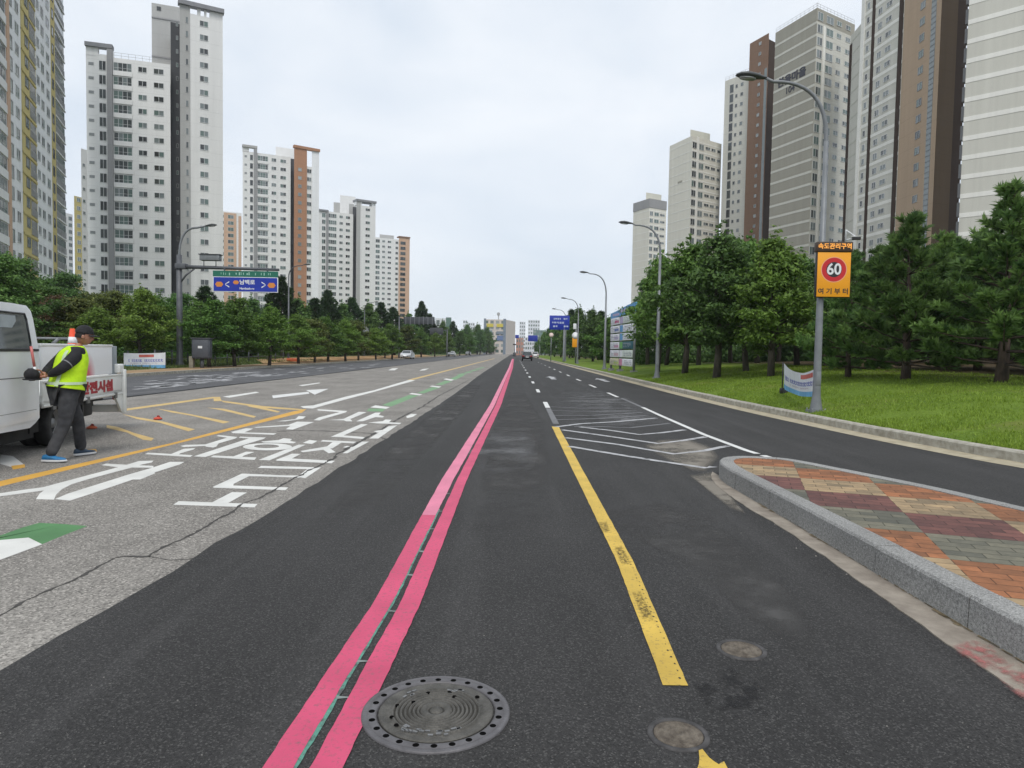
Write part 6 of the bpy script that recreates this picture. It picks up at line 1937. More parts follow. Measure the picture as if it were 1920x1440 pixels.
# control cabinet and small park lamp on the left verge
p = dp(379, 690, 44.5); zg = vergez(p.x, 44.5)
cb = thing('control_cabinet', "dark grey roadside control cabinet raised on a post, right of the left sign mast", 'cabinet', (p.x, 44.5, zg), R(8))
z0, z1 = dp(379, 672, 44.5).z - zg, dp(379, 635, 44.5).z - zg
mb = MB(); mb.bbox(-0.55, 0.55, -0.3, 0.3, z0, z1, 0.03); bd = mb.build('housing', M("cabinet_slate", (0.06, 0.066, 0.08), 0.55, 0.12, 2), cb)
mb = MB(); mb.bbox(-0.47, 0.47, -0.325, -0.3, z0 + 0.08, z1 - 0.08, 0.01); dr = mb.build('door', M("cabinet_door", (0.072, 0.078, 0.092), 0.5, 0.1, 2), cb)
mb = MB(); mb.box(-0.16, 0.1, -0.332, -0.325, z1 - 0.62, z1 - 0.47); mb.build('white_sticker', m_signwhite, dr)
mb = MB(); mb.box(-0.62, 0.62, -0.37, 0.37, z1, z1 + 0.05); mb.build('roof_plate', m_poledk, cb)
mb = MB(); mb.tube([(0.0, 0, -0.1), (0.0, 0, z0 + 0.02)], 0.12, 10); mb.build('post', m_poledk, cb)
mb = MB(); mb.bbox(-0.75, -0.5, -0.2, 0.2, -0.1, 0.75, 0.02); mb.build('concrete_block', M("concrete_plinth", (0.24, 0.22, 0.17), 0.9, 0.2, 4), cb)
p = dp(240, 690, 46); zg = vergez(p.x, 46); h = dp(240, 588, 46).z - zg
o = thing('park_lamp', "slim park lamp with a flat disc top, among the left trees behind the banner", 'lamp', (p.x, 46, zg))
mb = MB(); mb.tube([(0, 0, -0.1), (0, 0, 0.4), (0, 0, h - 0.08)], [0.09, 0.06, 0.045], 10); mb.build('pole', m_galv, o)
mb = MB(); mb.lathe([(0.0, h - 0.1), (0.12, h - 0.1), (0.30, h - 0.03), (0.28, h + 0.02), (0.0, h + 0.05)], 18); mb.build('lamp_head', m_galv, o)

# low verge fence
fx = -22.6
fn = thing('verge_fence', "low dark post-and-rail fence along the left verge below the trees", 'fence', (fx, 56, 0))
ysf = [43.5 + 2.2 * i for i in range(12)]
for yv in ysf:
    z = vergez(fx, yv); mb = MB(); mb.tube([(0, yv - 56, z - 0.1), (0, yv - 56, z + 1.05)], 0.05, 8); mb.build('post', m_poledk, fn)
for q in (0.45, 0.95):
    mb = MB(); mb.tube([(0, yv - 56, vergez(fx, yv) + q) for yv in ysf], 0.028, 6); mb.build('rail', m_poledk, fn)

# sign masts further along the left
def back_sign(label, ppx, py, vbase, vt, b0, b1, v0, v1, matp=None, panel=None, side=1):
    p = dp(ppx, 660, py); zg = vergez(p.x, py) if p.x < -20 else (lawnz(p.x, py) if p.x > 6.6 else 0)
    o = thing('sign_gantry', label, 'sign gantry', (p.x, py, zg))
    za = dp(ppx, vt, py).z - zg
    mb = MB(); mb.tube([(0, 0, -0.1), (0, 0, 0.3), (0, 0, za + 0.4)], [0.2, 0.15, 0.12], 10); mb.build('pole', matp or m_poledk, o)
    a, b = dp(b0, v1, py), dp(b1, v0, py)
    mb = MB(); mb.tube([(0, 0, za), (max(b.x - p.x, a.x - p.x, key=abs), 0, za)], 0.09, 8); mb.build('arm', matp or m_poledk, o)
    mb = MB(); mb.bbox(a.x - p.x, b.x - p.x, -0.12, -0.05, a.z - zg, b.z - zg, 0.02); pn = mb.build('panel', panel or m_signback, o)
    return o, pn, (a.x - p.x, b.x - p.x, a.z - zg, b.z - zg)
o, pn, bx = back_sign("left sign mast seen from behind, long dark panel on its arm, beside the silver car", 748, 119, 668, 598, 757, 815, 595, 607)
mb = MB()
for i in range(7): x = bx[0] + (bx[1] - bx[0]) * (i + 0.5) / 7; mb.box(x - 0.04, x + 0.04, -0.16, -0.12, bx[2] - 0.15, bx[3] + 0.1)
mb.build('stiffener', m_galv, pn)
back_sign("smaller left sign mast farther away with a dark double panel", 838, 160, 664, 620, 806, 831, 615, 627, None, m_signback)
# right: blue direction sign, amber sign, small round sign, far blue signs
o, pn, bx = back_sign("blue direction sign on a single pole, right roadside before the vanishing point", 1057, 104, 668, 605, 1030, 1068, 592, 618, m_galv, m_signblue)
mb = MB(); rr = random.Random(2)
for r_ in range(3):
    x = bx[0] + 0.25 + 0.15 * r_
    while x < bx[1] - 0.3:
        w = rr.uniform(0.12, 0.3)
        if rr.random() < 0.75: mb.box(x, x + w, -0.126, -0.121, bx[3] - 0.45 - r_ * 0.55 - rr.uniform(0.1, 0.22), bx[3] - 0.38 - r_ * 0.55)
        x += w + 0.09
mb.build('lettering', M("sign_text_dim", (0.4, 0.45, 0.6), 0.5, 0.1), pn)
p = dp(1078, 660, 88); zg = lawnz(p.x, 88)
o = thing('speed_limit_sign', "small amber speed sign with a white disc above it, on a pole beyond the signboard", 'road sign', (p.x, 88, zg))
za, zb, zc = dp(1078, 651, 88).z - zg, dp(1078, 633, 88).z - zg, dp(1078, 629, 88).z - zg
mb = MB(); mb.tube([(0.1, 0.1, -0.1), (0.1, 0.1, zc + 1.4)], 0.09, 8); mb.build('pole', m_galv, o)
mb = MB(); mb.bbox(-0.36, 0.36, -0.06, 0.04, za, zb, 0.01); mb.build('face', m_signorange, o)
mb = MB(); mb.lathe([(0, -0.03), (0.42, -0.03), (0.42, 0.03), (0, 0.03)], 20, 0, Matrix.Translation((0, -0.07, zc)) @ Matrix.Rotation(R(90), 4, 'X')); mb.build('white_disc', m_signwhite, o)
mb = MB(); mb.bbox(-0.28, 0.1, -0.06, 0.04, zc + 0.8, zc + 1.5, 0.01); mb.build('white_plate', m_signwhite, o)
p = dp(1033, 660, 112); zg = lawnz(p.x, 112)
o = thing('round_sign', "small pale round sign on a thin post left under the blue direction sign", 'sign', (p.x, 112, zg)); za = dp(1033, 628, 112).z - zg
mb = MB(); mb.tube([(0, 0, -0.1), (0, 0, za)], 0.06, 8); mb.build('post', m_galv, o)
mb = MB(); mb.lathe([(0, -0.02), (0.36, -0.02), (0.36, 0.02), (0, 0.02)], 20, 0, Matrix.Translation((0, -0.08, za)) @ Matrix.Rotation(R(90), 4, 'X')); mb.build('disc', M("sign_pale_pink", (0.7, 0.55, 0.5), 0.5, 0.05), o)
o, pn, bx = back_sign("far blue overhead sign just right of the vanishing point", 1012, 260, 664, 634, 990, 1008, 629, 640, m_galv, m_signblue, -1)
o, pn, bx = back_sign("tiny far blue sign left of the other far blue one, over the road", 975, 330, 664, 633, 966, 973, 628, 634, m_galv, m_signblue, -1)
p = dp(964.5, 660, 240)
o = thing('traffic_signal', "dark traffic signal post standing at the far end of the pink line", 'traffic light', (p.x, 240, 0)); 
mb = MB(); mb.tube([(0, 0, 0), (0, 0, 4.4)], [0.16, 0.1], 8); mb.build('post', m_poledk, o)
mb = MB(); mb.bbox(-0.5, 0.5, -0.2, 0.2, 0.0, 1.3, 0.05); mb.build('control_box', m_poledk, o)
mb = MB(); mb.bbox(-0.55, 0.55, -0.15, 0.15, 3.9, 4.3, 0.05); mb.build('signal_head', m_signblack, o)

# multi-panel signboard
yr_, yl_ = 45.0, 52.0
PR_, PL_ = dp(1189, 660, yr_), dp(1143.5, 660, yl_)
zg = lawnz(PR_.x, 48)
d = Vector((PR_.x - PL_.x, PR_.y - PL_.y, 0)); L = d.length; d.normalize()
ang = math.atan2(d.y, d.x)
sb = thing('signboard', "tall two-column advertising signboard of many coloured panels under a blue header", 'signboard', (PL_.x, PL_.y, zg - 0.05), ang)
zt = dp(1189, 566, yr_).z - zg
pm = [("panel_white", (0.78, 0.79, 0.82)), ("panel_pink", (0.60, 0.25, 0.38)), ("panel_lime", (0.45, 0.55, 0.12)), ("panel_blue", (0.06, 0.13, 0.42)), ("panel_skyblue", (0.12, 0.33, 0.62)), ("panel_teal", (0.03, 0.12, 0.15)), ("panel_green", (0.16, 0.42, 0.12)), ("panel_cream", (0.62, 0.58, 0.40)), ("panel_rose", (0.62, 0.42, 0.46)), ("panel_pale", (0.66, 0.72, 0.66)), ("panel_yellow", (0.60, 0.58, 0.20)), ("panel_magenta", (0.55, 0.08, 0.2)), ("panel_grey", (0.35, 0.37, 0.42)), ("panel_lilac", (0.48, 0.42, 0.6))]
PMS = {n_: M(n_, c, 0.6, 0.08, 3) for n_, c in pm}
for x in (0.0, L * 0.40, L * 0.94):
    mb = MB(); mb.tube([(x, 0.12, -0.1), (x, 0.12, zt - 0.35)], 0.085, 10); po = mb.build('post', m_galv, sb)
    mb = MB(); mb.box(x - 0.2, x + 0.2, -0.08, 0.32, -0.15, 0.16); mb.build('footing', m_kerb, po)
rowz = [0.42 + i * (zt - 1.05) / 6 for i in range(7)]
colsx = [(0.06, L * 0.38), (L * 0.43, L * 0.92)]
spec = [[('panel_cream', 'panel_lime'), ('panel_white', 'panel_rose'), ('panel_white', 'panel_pink'), ('panel_white', 'panel_lilac'), ('panel_white', 'panel_blue'), ('panel_white', 'panel_magenta')],
        [('panel_white', 'panel_pink'), ('panel_pale', 'panel_white'), ('panel_teal', 'panel_green'), ('panel_white', 'panel_skyblue'), ('panel_white', 'panel_skyblue'), ('panel_pale', 'panel_lilac')]]
rr = random.Random(12)
for c, (x0, x1) in enumerate(colsx):
    for r_ in range(6):
        z0, z1 = rowz[r_], rowz[r_ + 1] - 0.09
        mb = MB(); mb.bbox(x0, x1, 0.0, 0.07, z0, z1, 0.01); pn = mb.build('panel', PMS[spec[c][r_][0]], sb)
        mb = MB()
        w = x1 - x0
        if c == 1: mb.box(x0 + 0.02, x0 + w * 0.24, -0.008, 0.0, z0 + 0.02, z1 - 0.02)
        else: mb.box(x0 + w * 0.5, x1 - 0.05, -0.008, 0.0, z0 + 0.1, z0 + (z1 - z0) * 0.6)
        mb.build('colour_block', PMS[spec[c][r_][1]], pn)
        mb = MB()
        for k in range(3):
            zz = z0 + (z1 - z0) * (0.25 + 0.22 * k); xx = x0 + w * (0.32 if c else 0.08)
            while xx < x1 - 0.2:
                g = rr.uniform(0.06, 0.16)
                if rr.random() < 0.7: mb.box(xx, xx + g, -0.014, -0.008, zz, zz + (z1 - z0) * 0.1)
                xx += g + 0.06
        mb.build('small_marks', PMS['panel_grey'], pn)
mb = MB()
P = [(0.0, zt - 0.78), (L * 0.5, zt - 0.62), (L, zt - 0.5), (L, zt + 0.05), (L * 0.7, zt - 0.02), (L * 0.4, zt - 0.2), (0.0, zt - 0.34)]
mb.prism([(x, z) for x, z in P], -0.12, 0.0, 0, Matrix.Rotation(R(90), 4, 'X')); mb.build('header', PMS['panel_skyblue'], sb)
mb = MB(); mb.box(L * 0.1, L * 0.38, -0.012, -0.001, zt - 0.58, zt - 0.42); mb.box(L * 0.42, L * 0.72, -0.012, -0.001, zt - 0.42, zt - 0.22); mb.build('header_marks', PMS['panel_lilac'], sb)

# manhole and valve covers
mc = gp(818, 1335)
RM = (gp(957, 1335) - gp(680, 1335)).length / 2
mh = thing('manhole_cover', "large round iron manhole cover with a ring of drilled holes, touching the pink line", 'manhole cover', (mc.x, mc.y, 0))
m_iron = M("iron_frame", (0.095, 0.09, 0.094), 0.5, scale=9, col2=(0.15, 0.144, 0.15), metal=0.3, bump=0.2, bscale=70)
m_iron2 = M("iron_cover", (0.06, 0.057, 0.05), 0.6, scale=13, col2=(0.125, 0.118, 0.105), metal=0.3, bump=0.5, bscale=60)
R0, R1 = RM, RM * 0.775
mb = MB()
mb.lathe([(R0 * 1.0, -0.03), (R0, 0.006), (R0 * 0.985, 0.009), (R0 * 0.935, 0.009), (R0 * 0.925, 0.006), (R0 * 0.915, 0.0095), (R1 + 0.012, 0.0095), (R1 + 0.006, 0.004), (R1 + 0.004, -0.02)], 96)
fr = mb.build('frame', m_iron, mh)
mb = MB()
for k in range(24):
    a = 2 * math.pi * (k + 0.3) / 24; rc = (R0 * 0.915 + R1 + 0.012) / 2
    M4 = Matrix.Translation((rc * math.cos(a), rc * math.sin(a), 0)) @ Matrix.Rotation(a, 4, 'Z')
    mb.lathe([(0.0, 0.0106), (0.0115, 0.0106), (0.0130, 0.0100), (0.0135, 0.0088)], 14, 0, M4)
mb.build('bolt_holes', m_hole, fr)
prof = [(0.0, 0.014), (0.02, 0.014), (0.026, 0.006), (0.034, 0.006), (0.04, 0.012), (0.062, 0.0125), (0.066, 0.007)]
r_ = 0.07
while r_ < R1 - 0.045:
    prof += [(r_, 0.0045), (r_ + 0.002, 0.0115), (r_ + 0.0085, 0.0115), (r_ + 0.0105, 0.0045)]; r_ += 0.0175
prof += [(R1 - 0.02, 0.008), (R1 - 0.006, 0.009), (R1, 0.006), (R1, -0.02)]
mb = MB(); mb.lathe(prof[::-1], 96)
cv = mb.build('cover', [m_iron2, M('iron_dirt', (0.02, 0.019, 0.016), 0.9, scale=20, col2=(0.045, 0.042, 0.035))], mh)
for p_ in cv.data.polygons:
    if sum(cv.data.vertices[i].co.z for i in p_.vertices) / len(p_.vertices) < 0.0062: p_.material_index = 1
mb = MB(); rr = random.Random(3)
for k in range(30):
    a = rr.choice([R(250), R(268), R(285), R(300), R(235), R(75), R(60), R(130), R(140)]) + rr.uniform(-0.12, 0.12); rc = rr.uniform(R1 * 0.68, R1 * 0.82)
    M4 = Matrix.Translation((rc * math.cos(a), rc * math.sin(a), 0.0)) @ Matrix.Rotation(a + 1.57, 4, 'Z')
    mb.box(-rr.uniform(0.006, 0.014), rr.uniform(0.006, 0.014), -0.005, 0.005, 0.006, 0.0125, 0, M4)
mb.build('raised_marks', M("iron_worn", (0.2, 0.2, 0.2), 0.4, 0.2, 9, metal=0.5), cv)
mb = MB()
for rc, a in ((0.155, 75), (0.15, 110), (0.13, 60), (0.17, 170), (0.185, 200), (0.2, 35), (0.12, 150), (0.19, 220)):
    a = R(a); M4 = Matrix.Translation((rc * math.cos(a), rc * math.sin(a), 0)); mb.lathe([(0.0, 0.0118), (0.0085, 0.0118), (0.0105, 0.009)], 12, 0, M4)
mb.build('lift_holes', m_hole, cv)
for (u, v, hw, lab, tilt) in ((1272, 1378, 57, "small round rusty valve cover at the start of the yellow line", 0), (1390, 1219, 45, "small sunken brownish valve cover in the tarmac right of the yellow line", 1)):
    c = gp(u, v); r_ = (gp(u + hw, v) - c).length
    vc = thing('valve_cover', lab, 'valve cover', (c.x, c.y, 0), R(12), "small valve covers in the tarmac")
    mb = MB(); mb.lathe([(r_ * 1.02, -0.02), (r_, 0.005), (r_ * 0.93, 0.008), (r_ * 0.84, 0.007), (r_ * 0.81, 0.002), (r_ * 0.8, -0.02)], 40)
    mb.build('frame', M("iron_rim", (0.065, 0.062, 0.062), 0.7, 0.45, 16, metal=0.2), vc)
    mb = MB(); pr = [(0, 0.004)]
    for k in range(5): a = 0.1 + 0.14 * k; pr += [(r_ * a, 0.004), (r_ * (a + 0.03), 0.0065), (r_ * (a + 0.07), 0.0065), (r_ * (a + 0.10), 0.004)]
    pr += [(r_ * 0.79, 0.005), (r_ * 0.79, -0.02)]
    mb.lathe(pr[::-1], 40); mb.build('lid', M("lid_rusty", (0.065, 0.052, 0.04), 0.9, scale=22, col2=(0.17, 0.145, 0.115), bump=0.6, bscale=60), vc)

# small rubber stubs lying on the hatching, and a low orange barrier
def stub(label, u, v, s, col):
    c = gp(u, v)
    o = thing('rubber_stub', label, 'road marker base', (c.x, c.y, 0), R(25))
    mb = MB(); mb.lathe([(0.11 * s, 0), (0.11 * s, 0.02), (0.06 * s, 0.045), (0.04 * s, 0.05), (0.0, 0.05)][::-1], 16); mb.build('base', M("rubber_" + col[0], col[1], 0.6, 0.15, 8), o)
    mb = MB(); mb.tube([(0, 0, 0.04), (0.02, 0, 0.075)], 0.035 * s, 10); mb.build('broken_post', M("rubber_dark_red", (0.22, 0.02, 0.015), 0.6, 0.1), o)
stub("red broken marker base lying on a yellow hatch stripe behind the truck", 296, 786, 0.75, ("red", (0.5, 0.06, 0.03)))
stub("orange broken marker base on the ground by the truck's rear mudflap", 172, 803, 0.8, ("orange", (0.55, 0.12, 0.05)))
p = dp(549, 684, 66); zg = vergez(min(p.x, -21.3), 66)
o = thing('safety_barrier', "low red and orange safety barrier at the foot of the left street lamp", 'barrier', (p.x, 66, zg), R(10))
mb = MB(); mb.bbox(-0.55, 0.55, -0.08, 0.08, 0.12, 0.42, 0.03); mb.build('plank', M("barrier_orange", (0.6, 0.13, 0.05), 0.6, 0.15, 4), o)
for sx in (-0.45, 0.45):
    mb = MB(); mb.box(sx - 0.05, sx + 0.05, -0.25, 0.25, -0.05, 0.115); mb.build('foot', m_black, o)
# ================================================================== VEHICLES
def carpaint(name, col, metal=0.0, rough=0.28):
    m, n, l, b = nt_new(name)
    tc = n.new('ShaderNodeTexCoord'); t = n.new('ShaderNodeTexNoise'); t.inputs['Scale'].default_value = 2.5; t.inputs['Detail'].default_value = 6
    l.new(tc.outputs['Object'], t.inputs['Vector'])
    r = n.new('ShaderNodeValToRGB'); r.color_ramp.elements[0].color = rgba(tuple(c * 0.9 for c in col)); r.color_ramp.elements[1].color = rgba(col)
    r.color_ramp.elements[0].position = 0.35; r.color_ramp.elements[1].position = 0.6
    l.new(t.outputs['Fac'], r.inputs[0]); l.new(r.outputs[0], b.inputs['Base Color'])
    b.inputs['Roughness'].default_value = rough; b.inputs['Metallic'].default_value = metal; b.inputs['Coat Weight'].default_value = 0.35
    return m
cp_white = carpaint("paint_truck_white", (0.86, 0.87, 0.885))
cp_bed = carpaint("paint_bed_white", (0.74, 0.745, 0.72), 0, 0.45)
cp_silver = carpaint("paint_silver", (0.6, 0.62, 0.64), 0.15)
cp_dark = carpaint("paint_dark", (0.03, 0.03, 0.034), 0.2)
cp_carwhite = carpaint("paint_car_white", (0.7, 0.7, 0.7))
m_tyre = M("tyre_rubber", (0.012, 0.012, 0.012), 0.85, scale=10, col2=(0.03, 0.03, 0.03))
m_under = M("chassis_black", (0.008, 0.008, 0.008), 0.8, scale=4, col2=(0.022, 0.021, 0.02))
m_rim = M("steel_rim", (0.2, 0.2, 0.2), 0.5, metal=0.6, scale=4)
g_car = glass("glass_tinted", (0.02, 0.028, 0.03), 0.04)
g_truck = glass("glass_truck_window", (0.035, 0.048, 0.052), 0.04)
m_redlens = M("lens_red", (0.4, 0.01, 0.01), 0.3)
m_clear = M("lens_clear", (0.7, 0.7, 0.7), 0.2)
def wheel(parent, x, y, r, w, name='wheel'):
    M4 = Matrix.Translation((x, y, r)) @ Matrix.Rotation(R(-90), 4, 'X')
    mb = MB(); mb.lathe([(r * 0.62, -w / 2), (r * 0.93, -w / 2), (r, -w / 2 + 0.03), (r, w / 2 - 0.03), (r * 0.93, w / 2), (r * 0.62, w / 2), (r * 0.60, 0)], 28, 0, M4)
    o = mb.build(name, m_tyre, parent)
    mb = MB(); mb.lathe([(0.0, 0.05), (r * 0.2, 0.05), (r * 0.25, -0.01), (r * 0.5, 0.0), (r * 0.6, w / 2 - 0.02), (r * 0.63, w / 2 - 0.03), (r * 0.63, -w / 2 + 0.03), (0, -w / 2 + 0.03)][::-1], 24, 0, M4 @ (Matrix.Identity(4) if y > 0 else Matrix.Rotation(math.pi, 4, 'X')))
    mb.build('rim', m_rim, o)
    return o
# ---- white drop-side truck (local x forward, y towards the road's middle)
Fd = Vector((0.194, -0.981, 0)).normalized(); Ld = Vector((-Fd.y, Fd.x, 0))
side_pt = Vector((-6.67, 10.2, 0))
org = side_pt - Ld * 0.85
tk = thing('flatbed_truck', "white drop-side truck with red lettering on its bed board, cut off by the left edge", 'truck', tuple(org), math.atan2(Fd.y, Fd.x))
HW = 0.85
def side_profile_body(mb, prof, hw, topin, zt0, zt1, mi=0):
    """loft a closed side profile (x, z) across the width; upper part leans in"""
    def yy(z, s):
        t = min(1, max(0, (z - zt0) / (zt1 - zt0))); return s * (hw - topin * t)
    L = [(x, yy(z, -1), z) for x, z in prof]; Rr = [(x, yy(z, 1), z) for x, z in prof]
    n = len(prof)
    mb.add(L + Rr, [(i, (i + 1) % n, n + (i + 1) % n, n + i) for i in range(n)], mi)
    mb.add(L, [tuple(range(n))], mi); mb.add(Rr, [tuple(range(n - 1, -1, -1))], mi)
cabp = [(0.70, 0.50), (0.70, 1.42), (0.745, 1.82), (0.775, 1.92), (0.86, 1.975), (1.3, 1.985), (2.1, 1.975), (2.3, 1.9), (2.78, 1.22), (2.88, 1.05), (2.92, 0.6), (2.92, 0.4), (2.55, 0.4), (2.5, 0.72), (2.2, 0.85), (1.9, 0.72), (1.84, 0.42), (0.95, 0.40), (0.80, 0.45)]
mb = MB(); side_profile_body(mb, cabp, 0.83, 0.06, 1.42, 1.98)
bm = bmesh.new(); me_ = mb.mesh("tmp", cp_white); bm.from_mesh(me_)
bmesh.ops.remove_doubles(bm, verts=bm.verts, dist=0.0005)
bmesh.ops.bevel(bm, geom=[e for e in bm.edges if e.is_manifold and e.calc_face_angle(0) > 0.5 and abs(e.verts[0].co.y - e.verts[1].co.y) < 0.3], offset=0.035, segments=3, profile=0.5, affect='EDGES')
mb = MB(); mb.bm(bm, 0, True); cab = mb.build('cab', cp_white, tk)
for p_ in cab.data.polygons: p_.use_smooth = p_.area < 0.05
def lean(z, off=0.0):
    t = min(1, max(0, (z - 1.42) / 0.56)); return 0.83 - 0.06 * t + off
# door with its window
mb = MB()
dpz = [(0.76, 0.46), (0.755, 1.415), (1.80, 1.40), (1.80, 0.46)]
vs = [(x, lean(z, 0.012), z) for x, z in dpz] + [(x, lean(z, -0.02), z) for x, z in dpz]
mb.add(vs, [(3, 2, 1, 0), (0, 1, 5, 4), (1, 2, 6, 5), (2, 3, 7, 6), (3, 0, 4, 7)])
dr = mb.build('door', cp_white, tk)
mb = MB(); mb.box(0.78, 1.78, 0.838, 0.8445, 1.045, 1.058); mb.build('crease', M("panel_gap", (0.16, 0.165, 0.17), 0.5), dr)
mb = MB(); mb.box(0.78, 1.78, 0.838, 0.8445, 0.60, 0.606); mb.build('crease', MATS["panel_gap"], dr)
mb = MB(); mb.box(0.742, 0.757, 0.80, 0.8335, 0.46, 1.42); mb.build('door_gap', m_under, dr)
mb = MB(); mb.bbox(0.86, 1.02, 0.84, 0.868, 1.13, 1.17, 0.012); mb.build('handle', m_black, dr)
wz = [(0.90, 1.435), (0.885, 1.50), (0.915, 1.82), (0.95, 1.895), (1.75, 1.895), (1.8, 1.415)]
mb = MB()
vs = [(x, lean(z, 0.006), z) for x, z in wz] + [(x, lean(z, -0.04), z) for x, z in wz]
n = len(wz); mb.add(vs, [tuple(range(n - 1, -1, -1))] + [(i, (i + 1) % n, n + (i + 1) % n, n + i) for i in range(n)])
win = mb.build('window', g_truck, tk)
fr_ = [(wz[i], wz[(i + 1) % n]) for i in range(n)]
mb = MB()
for (a, b) in fr_:
    mb.tube([(a[0], lean(a[1], 0.006), a[1]), (b[0], lean(b[1], 0.006), b[1])], 0.014, 6)
mb.build('window_seal', m_black, win)
mb = MB(); vs = [(x, lean(z, 0.0085), z) for x, z in [(1.2, 1.79), (1.2, 1.86), (1.75, 1.86), (1.75, 1.70), (1.32, 1.70)]]
mb.add(vs, [(4, 3, 2, 1, 0)]); mb.build('painted_reflection', M("window_reflection_panel", (0.3, 0.33, 0.35), 0.3), win)  # pale patch over the glass, a reflection painted as flat colour
mb = MB(); mb.box(0.70, 1.85, 0.80, 0.85, 1.395, 1.428); mb.build('belt_trim', m_black, tk)
mb = MB(); mb.bbox(1.15, 1.5, -0.3, 0.15, 1.985, 2.06, 0.03); mb.build('roof_beacon', M("beacon_grey", (0.1, 0.12, 0.14), 0.3), tk)
# chassis, wheels
mb = MB(); mb.box(-2.35, 2.6, -0.40, 0.40, 0.40, 0.60); mb.box(-1.9, 0.7, -0.72, 0.72, 0.55, 0.70); mb.box(0.55, 2.6, -0.76, 0.70, 0.19, 0.52); mb.box(0.45, 0.70, 0.2, 0.72, 0.26, 0.62); mb.build('chassis_and_shade_box', m_under, tk)  # low wide front box is added to deepen the shadow under the truck
for x, y in ((0.0, 0.68), (0.0, 0.46), (0.0, -0.68), (0.0, -0.46), (2.2, 0.70), (2.2, -0.70)): wheel(tk, x, y, 0.335, 0.2)
mb = MB()
for k in range(13):
    a0, a1 = R(15 + k * 11.5), R(15 + (k + 1) * 11.5)
    mb.add([(0.42 * math.cos(a0), 0.34, 0.36 + 0.40 * math.sin(a0)), (0.42 * math.cos(a0), 0.80, 0.36 + 0.40 * math.sin(a0)), (0.42 * math.cos(a1), 0.80, 0.36 + 0.40 * math.sin(a1)), (0.42 * math.cos(a1), 0.34, 0.36 + 0.40 * math.sin(a1))], [(0, 1, 2, 3)])
mb.build('mudguard', m_under, tk)
mb = MB(); mb.box(-0.82, -0.79, 0.38, 0.82, 0.20, 0.62); mb.build('mudflap', m_black, tk)
mb = MB(); mb.bbox(-1.25, -0.84, 0.42, 0.80, 0.34, 0.64, 0.03); mb.build('battery_box', m_under, tk)
# bed
mb = MB(); mb.box(-2.46, 0.62, -HW + 0.03, HW - 0.03, 0.70, 0.78); mb.box(-2.46, 0.62, -HW, HW, 0.66, 0.70); mb.build('bed_floor', cp_bed, tk)
def board(y0, y1, nm):
    mb = MB(); mb.bbox(-2.44, 0.60, min(y0, y1), max(y0, y1), 0.60, 0.985, 0.012)
    o = mb.build(nm, cp_bed, tk)
    s = 1 if y1 > 0 else -1
    mb = MB()
    for z in (0.615, 0.955): mb.bbox(-2.445, 0.605, s * HW, s * (HW + 0.018), z, z + 0.03, 0.006)
    mb.build('rib', cp_bed, o)
    mb = MB()
    for x in (-2.1, -0.9, 0.3): mb.box(x - 0.05, x + 0.05, s * (HW - 0.004), s * (HW + 0.022), 0.56, 0.66)
    mb.build('hinge', m_rim, o)
    return o
bd = board(HW - 0.045, HW, 'side_board'); board(-HW + 0.045, -HW, 'side_board')
mb = MB()
Ms = Matrix.Translation((-1.32, HW + 0.004, 0.785)) @ Matrix(((-1, 0, 0, 0), (0, 0, 1, 0), (0, 1, 0, 0), (0, 0, 0, 1)))
text_mb(mb, "안전시설", 0.20, Ms, 0, 0.002, 0.012, 'CENTER', 1.85)
mb.build('lettering', m_redtxt, bd)
mb = MB(); mb.bbox(-2.50, -2.455, -HW + 0.02, HW - 0.02, 0.62, 0.985, 0.012); tg = mb.build('tailgate', cp_bed, tk)
# rear corner post, bumper frame
mb = MB(); mb.bbox(-2.53, -2.43, HW - 0.02, HW + 0.05, 0.26, 1.06, 0.012); mb.build('corner_post', cp_bed, tk)
mb = MB(); mb.bbox(-2.53, -2.43, -HW - 0.05, -HW + 0.02, 0.26, 1.06, 0.012); mb.build('corner_post', cp_bed, tk)
mb = MB(); mb.bbox(-2.54, -2.44, -HW + 0.02, HW - 0.02, 0.28, 0.42, 0.015); mb.add([(-2.43, HW, 0.64), (-2.05, HW, 0.64), (-2.43, HW, 0.28), (-2.43, HW - 0.04, 0.64), (-2.05, HW - 0.04, 0.64), (-2.43, HW - 0.04, 0.28)], [(0, 1, 2), (5, 4, 3), (0, 3, 4, 1), (1, 4, 5, 2), (2, 5, 3, 0)]); mb.build('bumper', cp_bed, tk)
mb = MB(); mb.bbox(-2.50, -2.28, HW - 0.16, HW + 0.02, 1.0, 1.16, 0.02); mb.build('latch_box', cp_bed, tk)
mb = MB(); mb.bbox(-2.56, -2.535, HW - 0.2, HW - 0.02, 0.5, 0.66, 0.01); mb.build('tail_lamp', m_redlens, tk)
mb = MB(); mb.tube([(-2.48, -HW + 0.03, 0.98), (-2.48, -HW + 0.03, 1.60), (-2.48, -0.05, 1.60)], 0.022, 8); mb.tube([(-2.48, -0.2, 1.60), (-2.48, -0.3, 1.5)], 0.03, 8); mb.build('rack_bar', m_galv, tk)
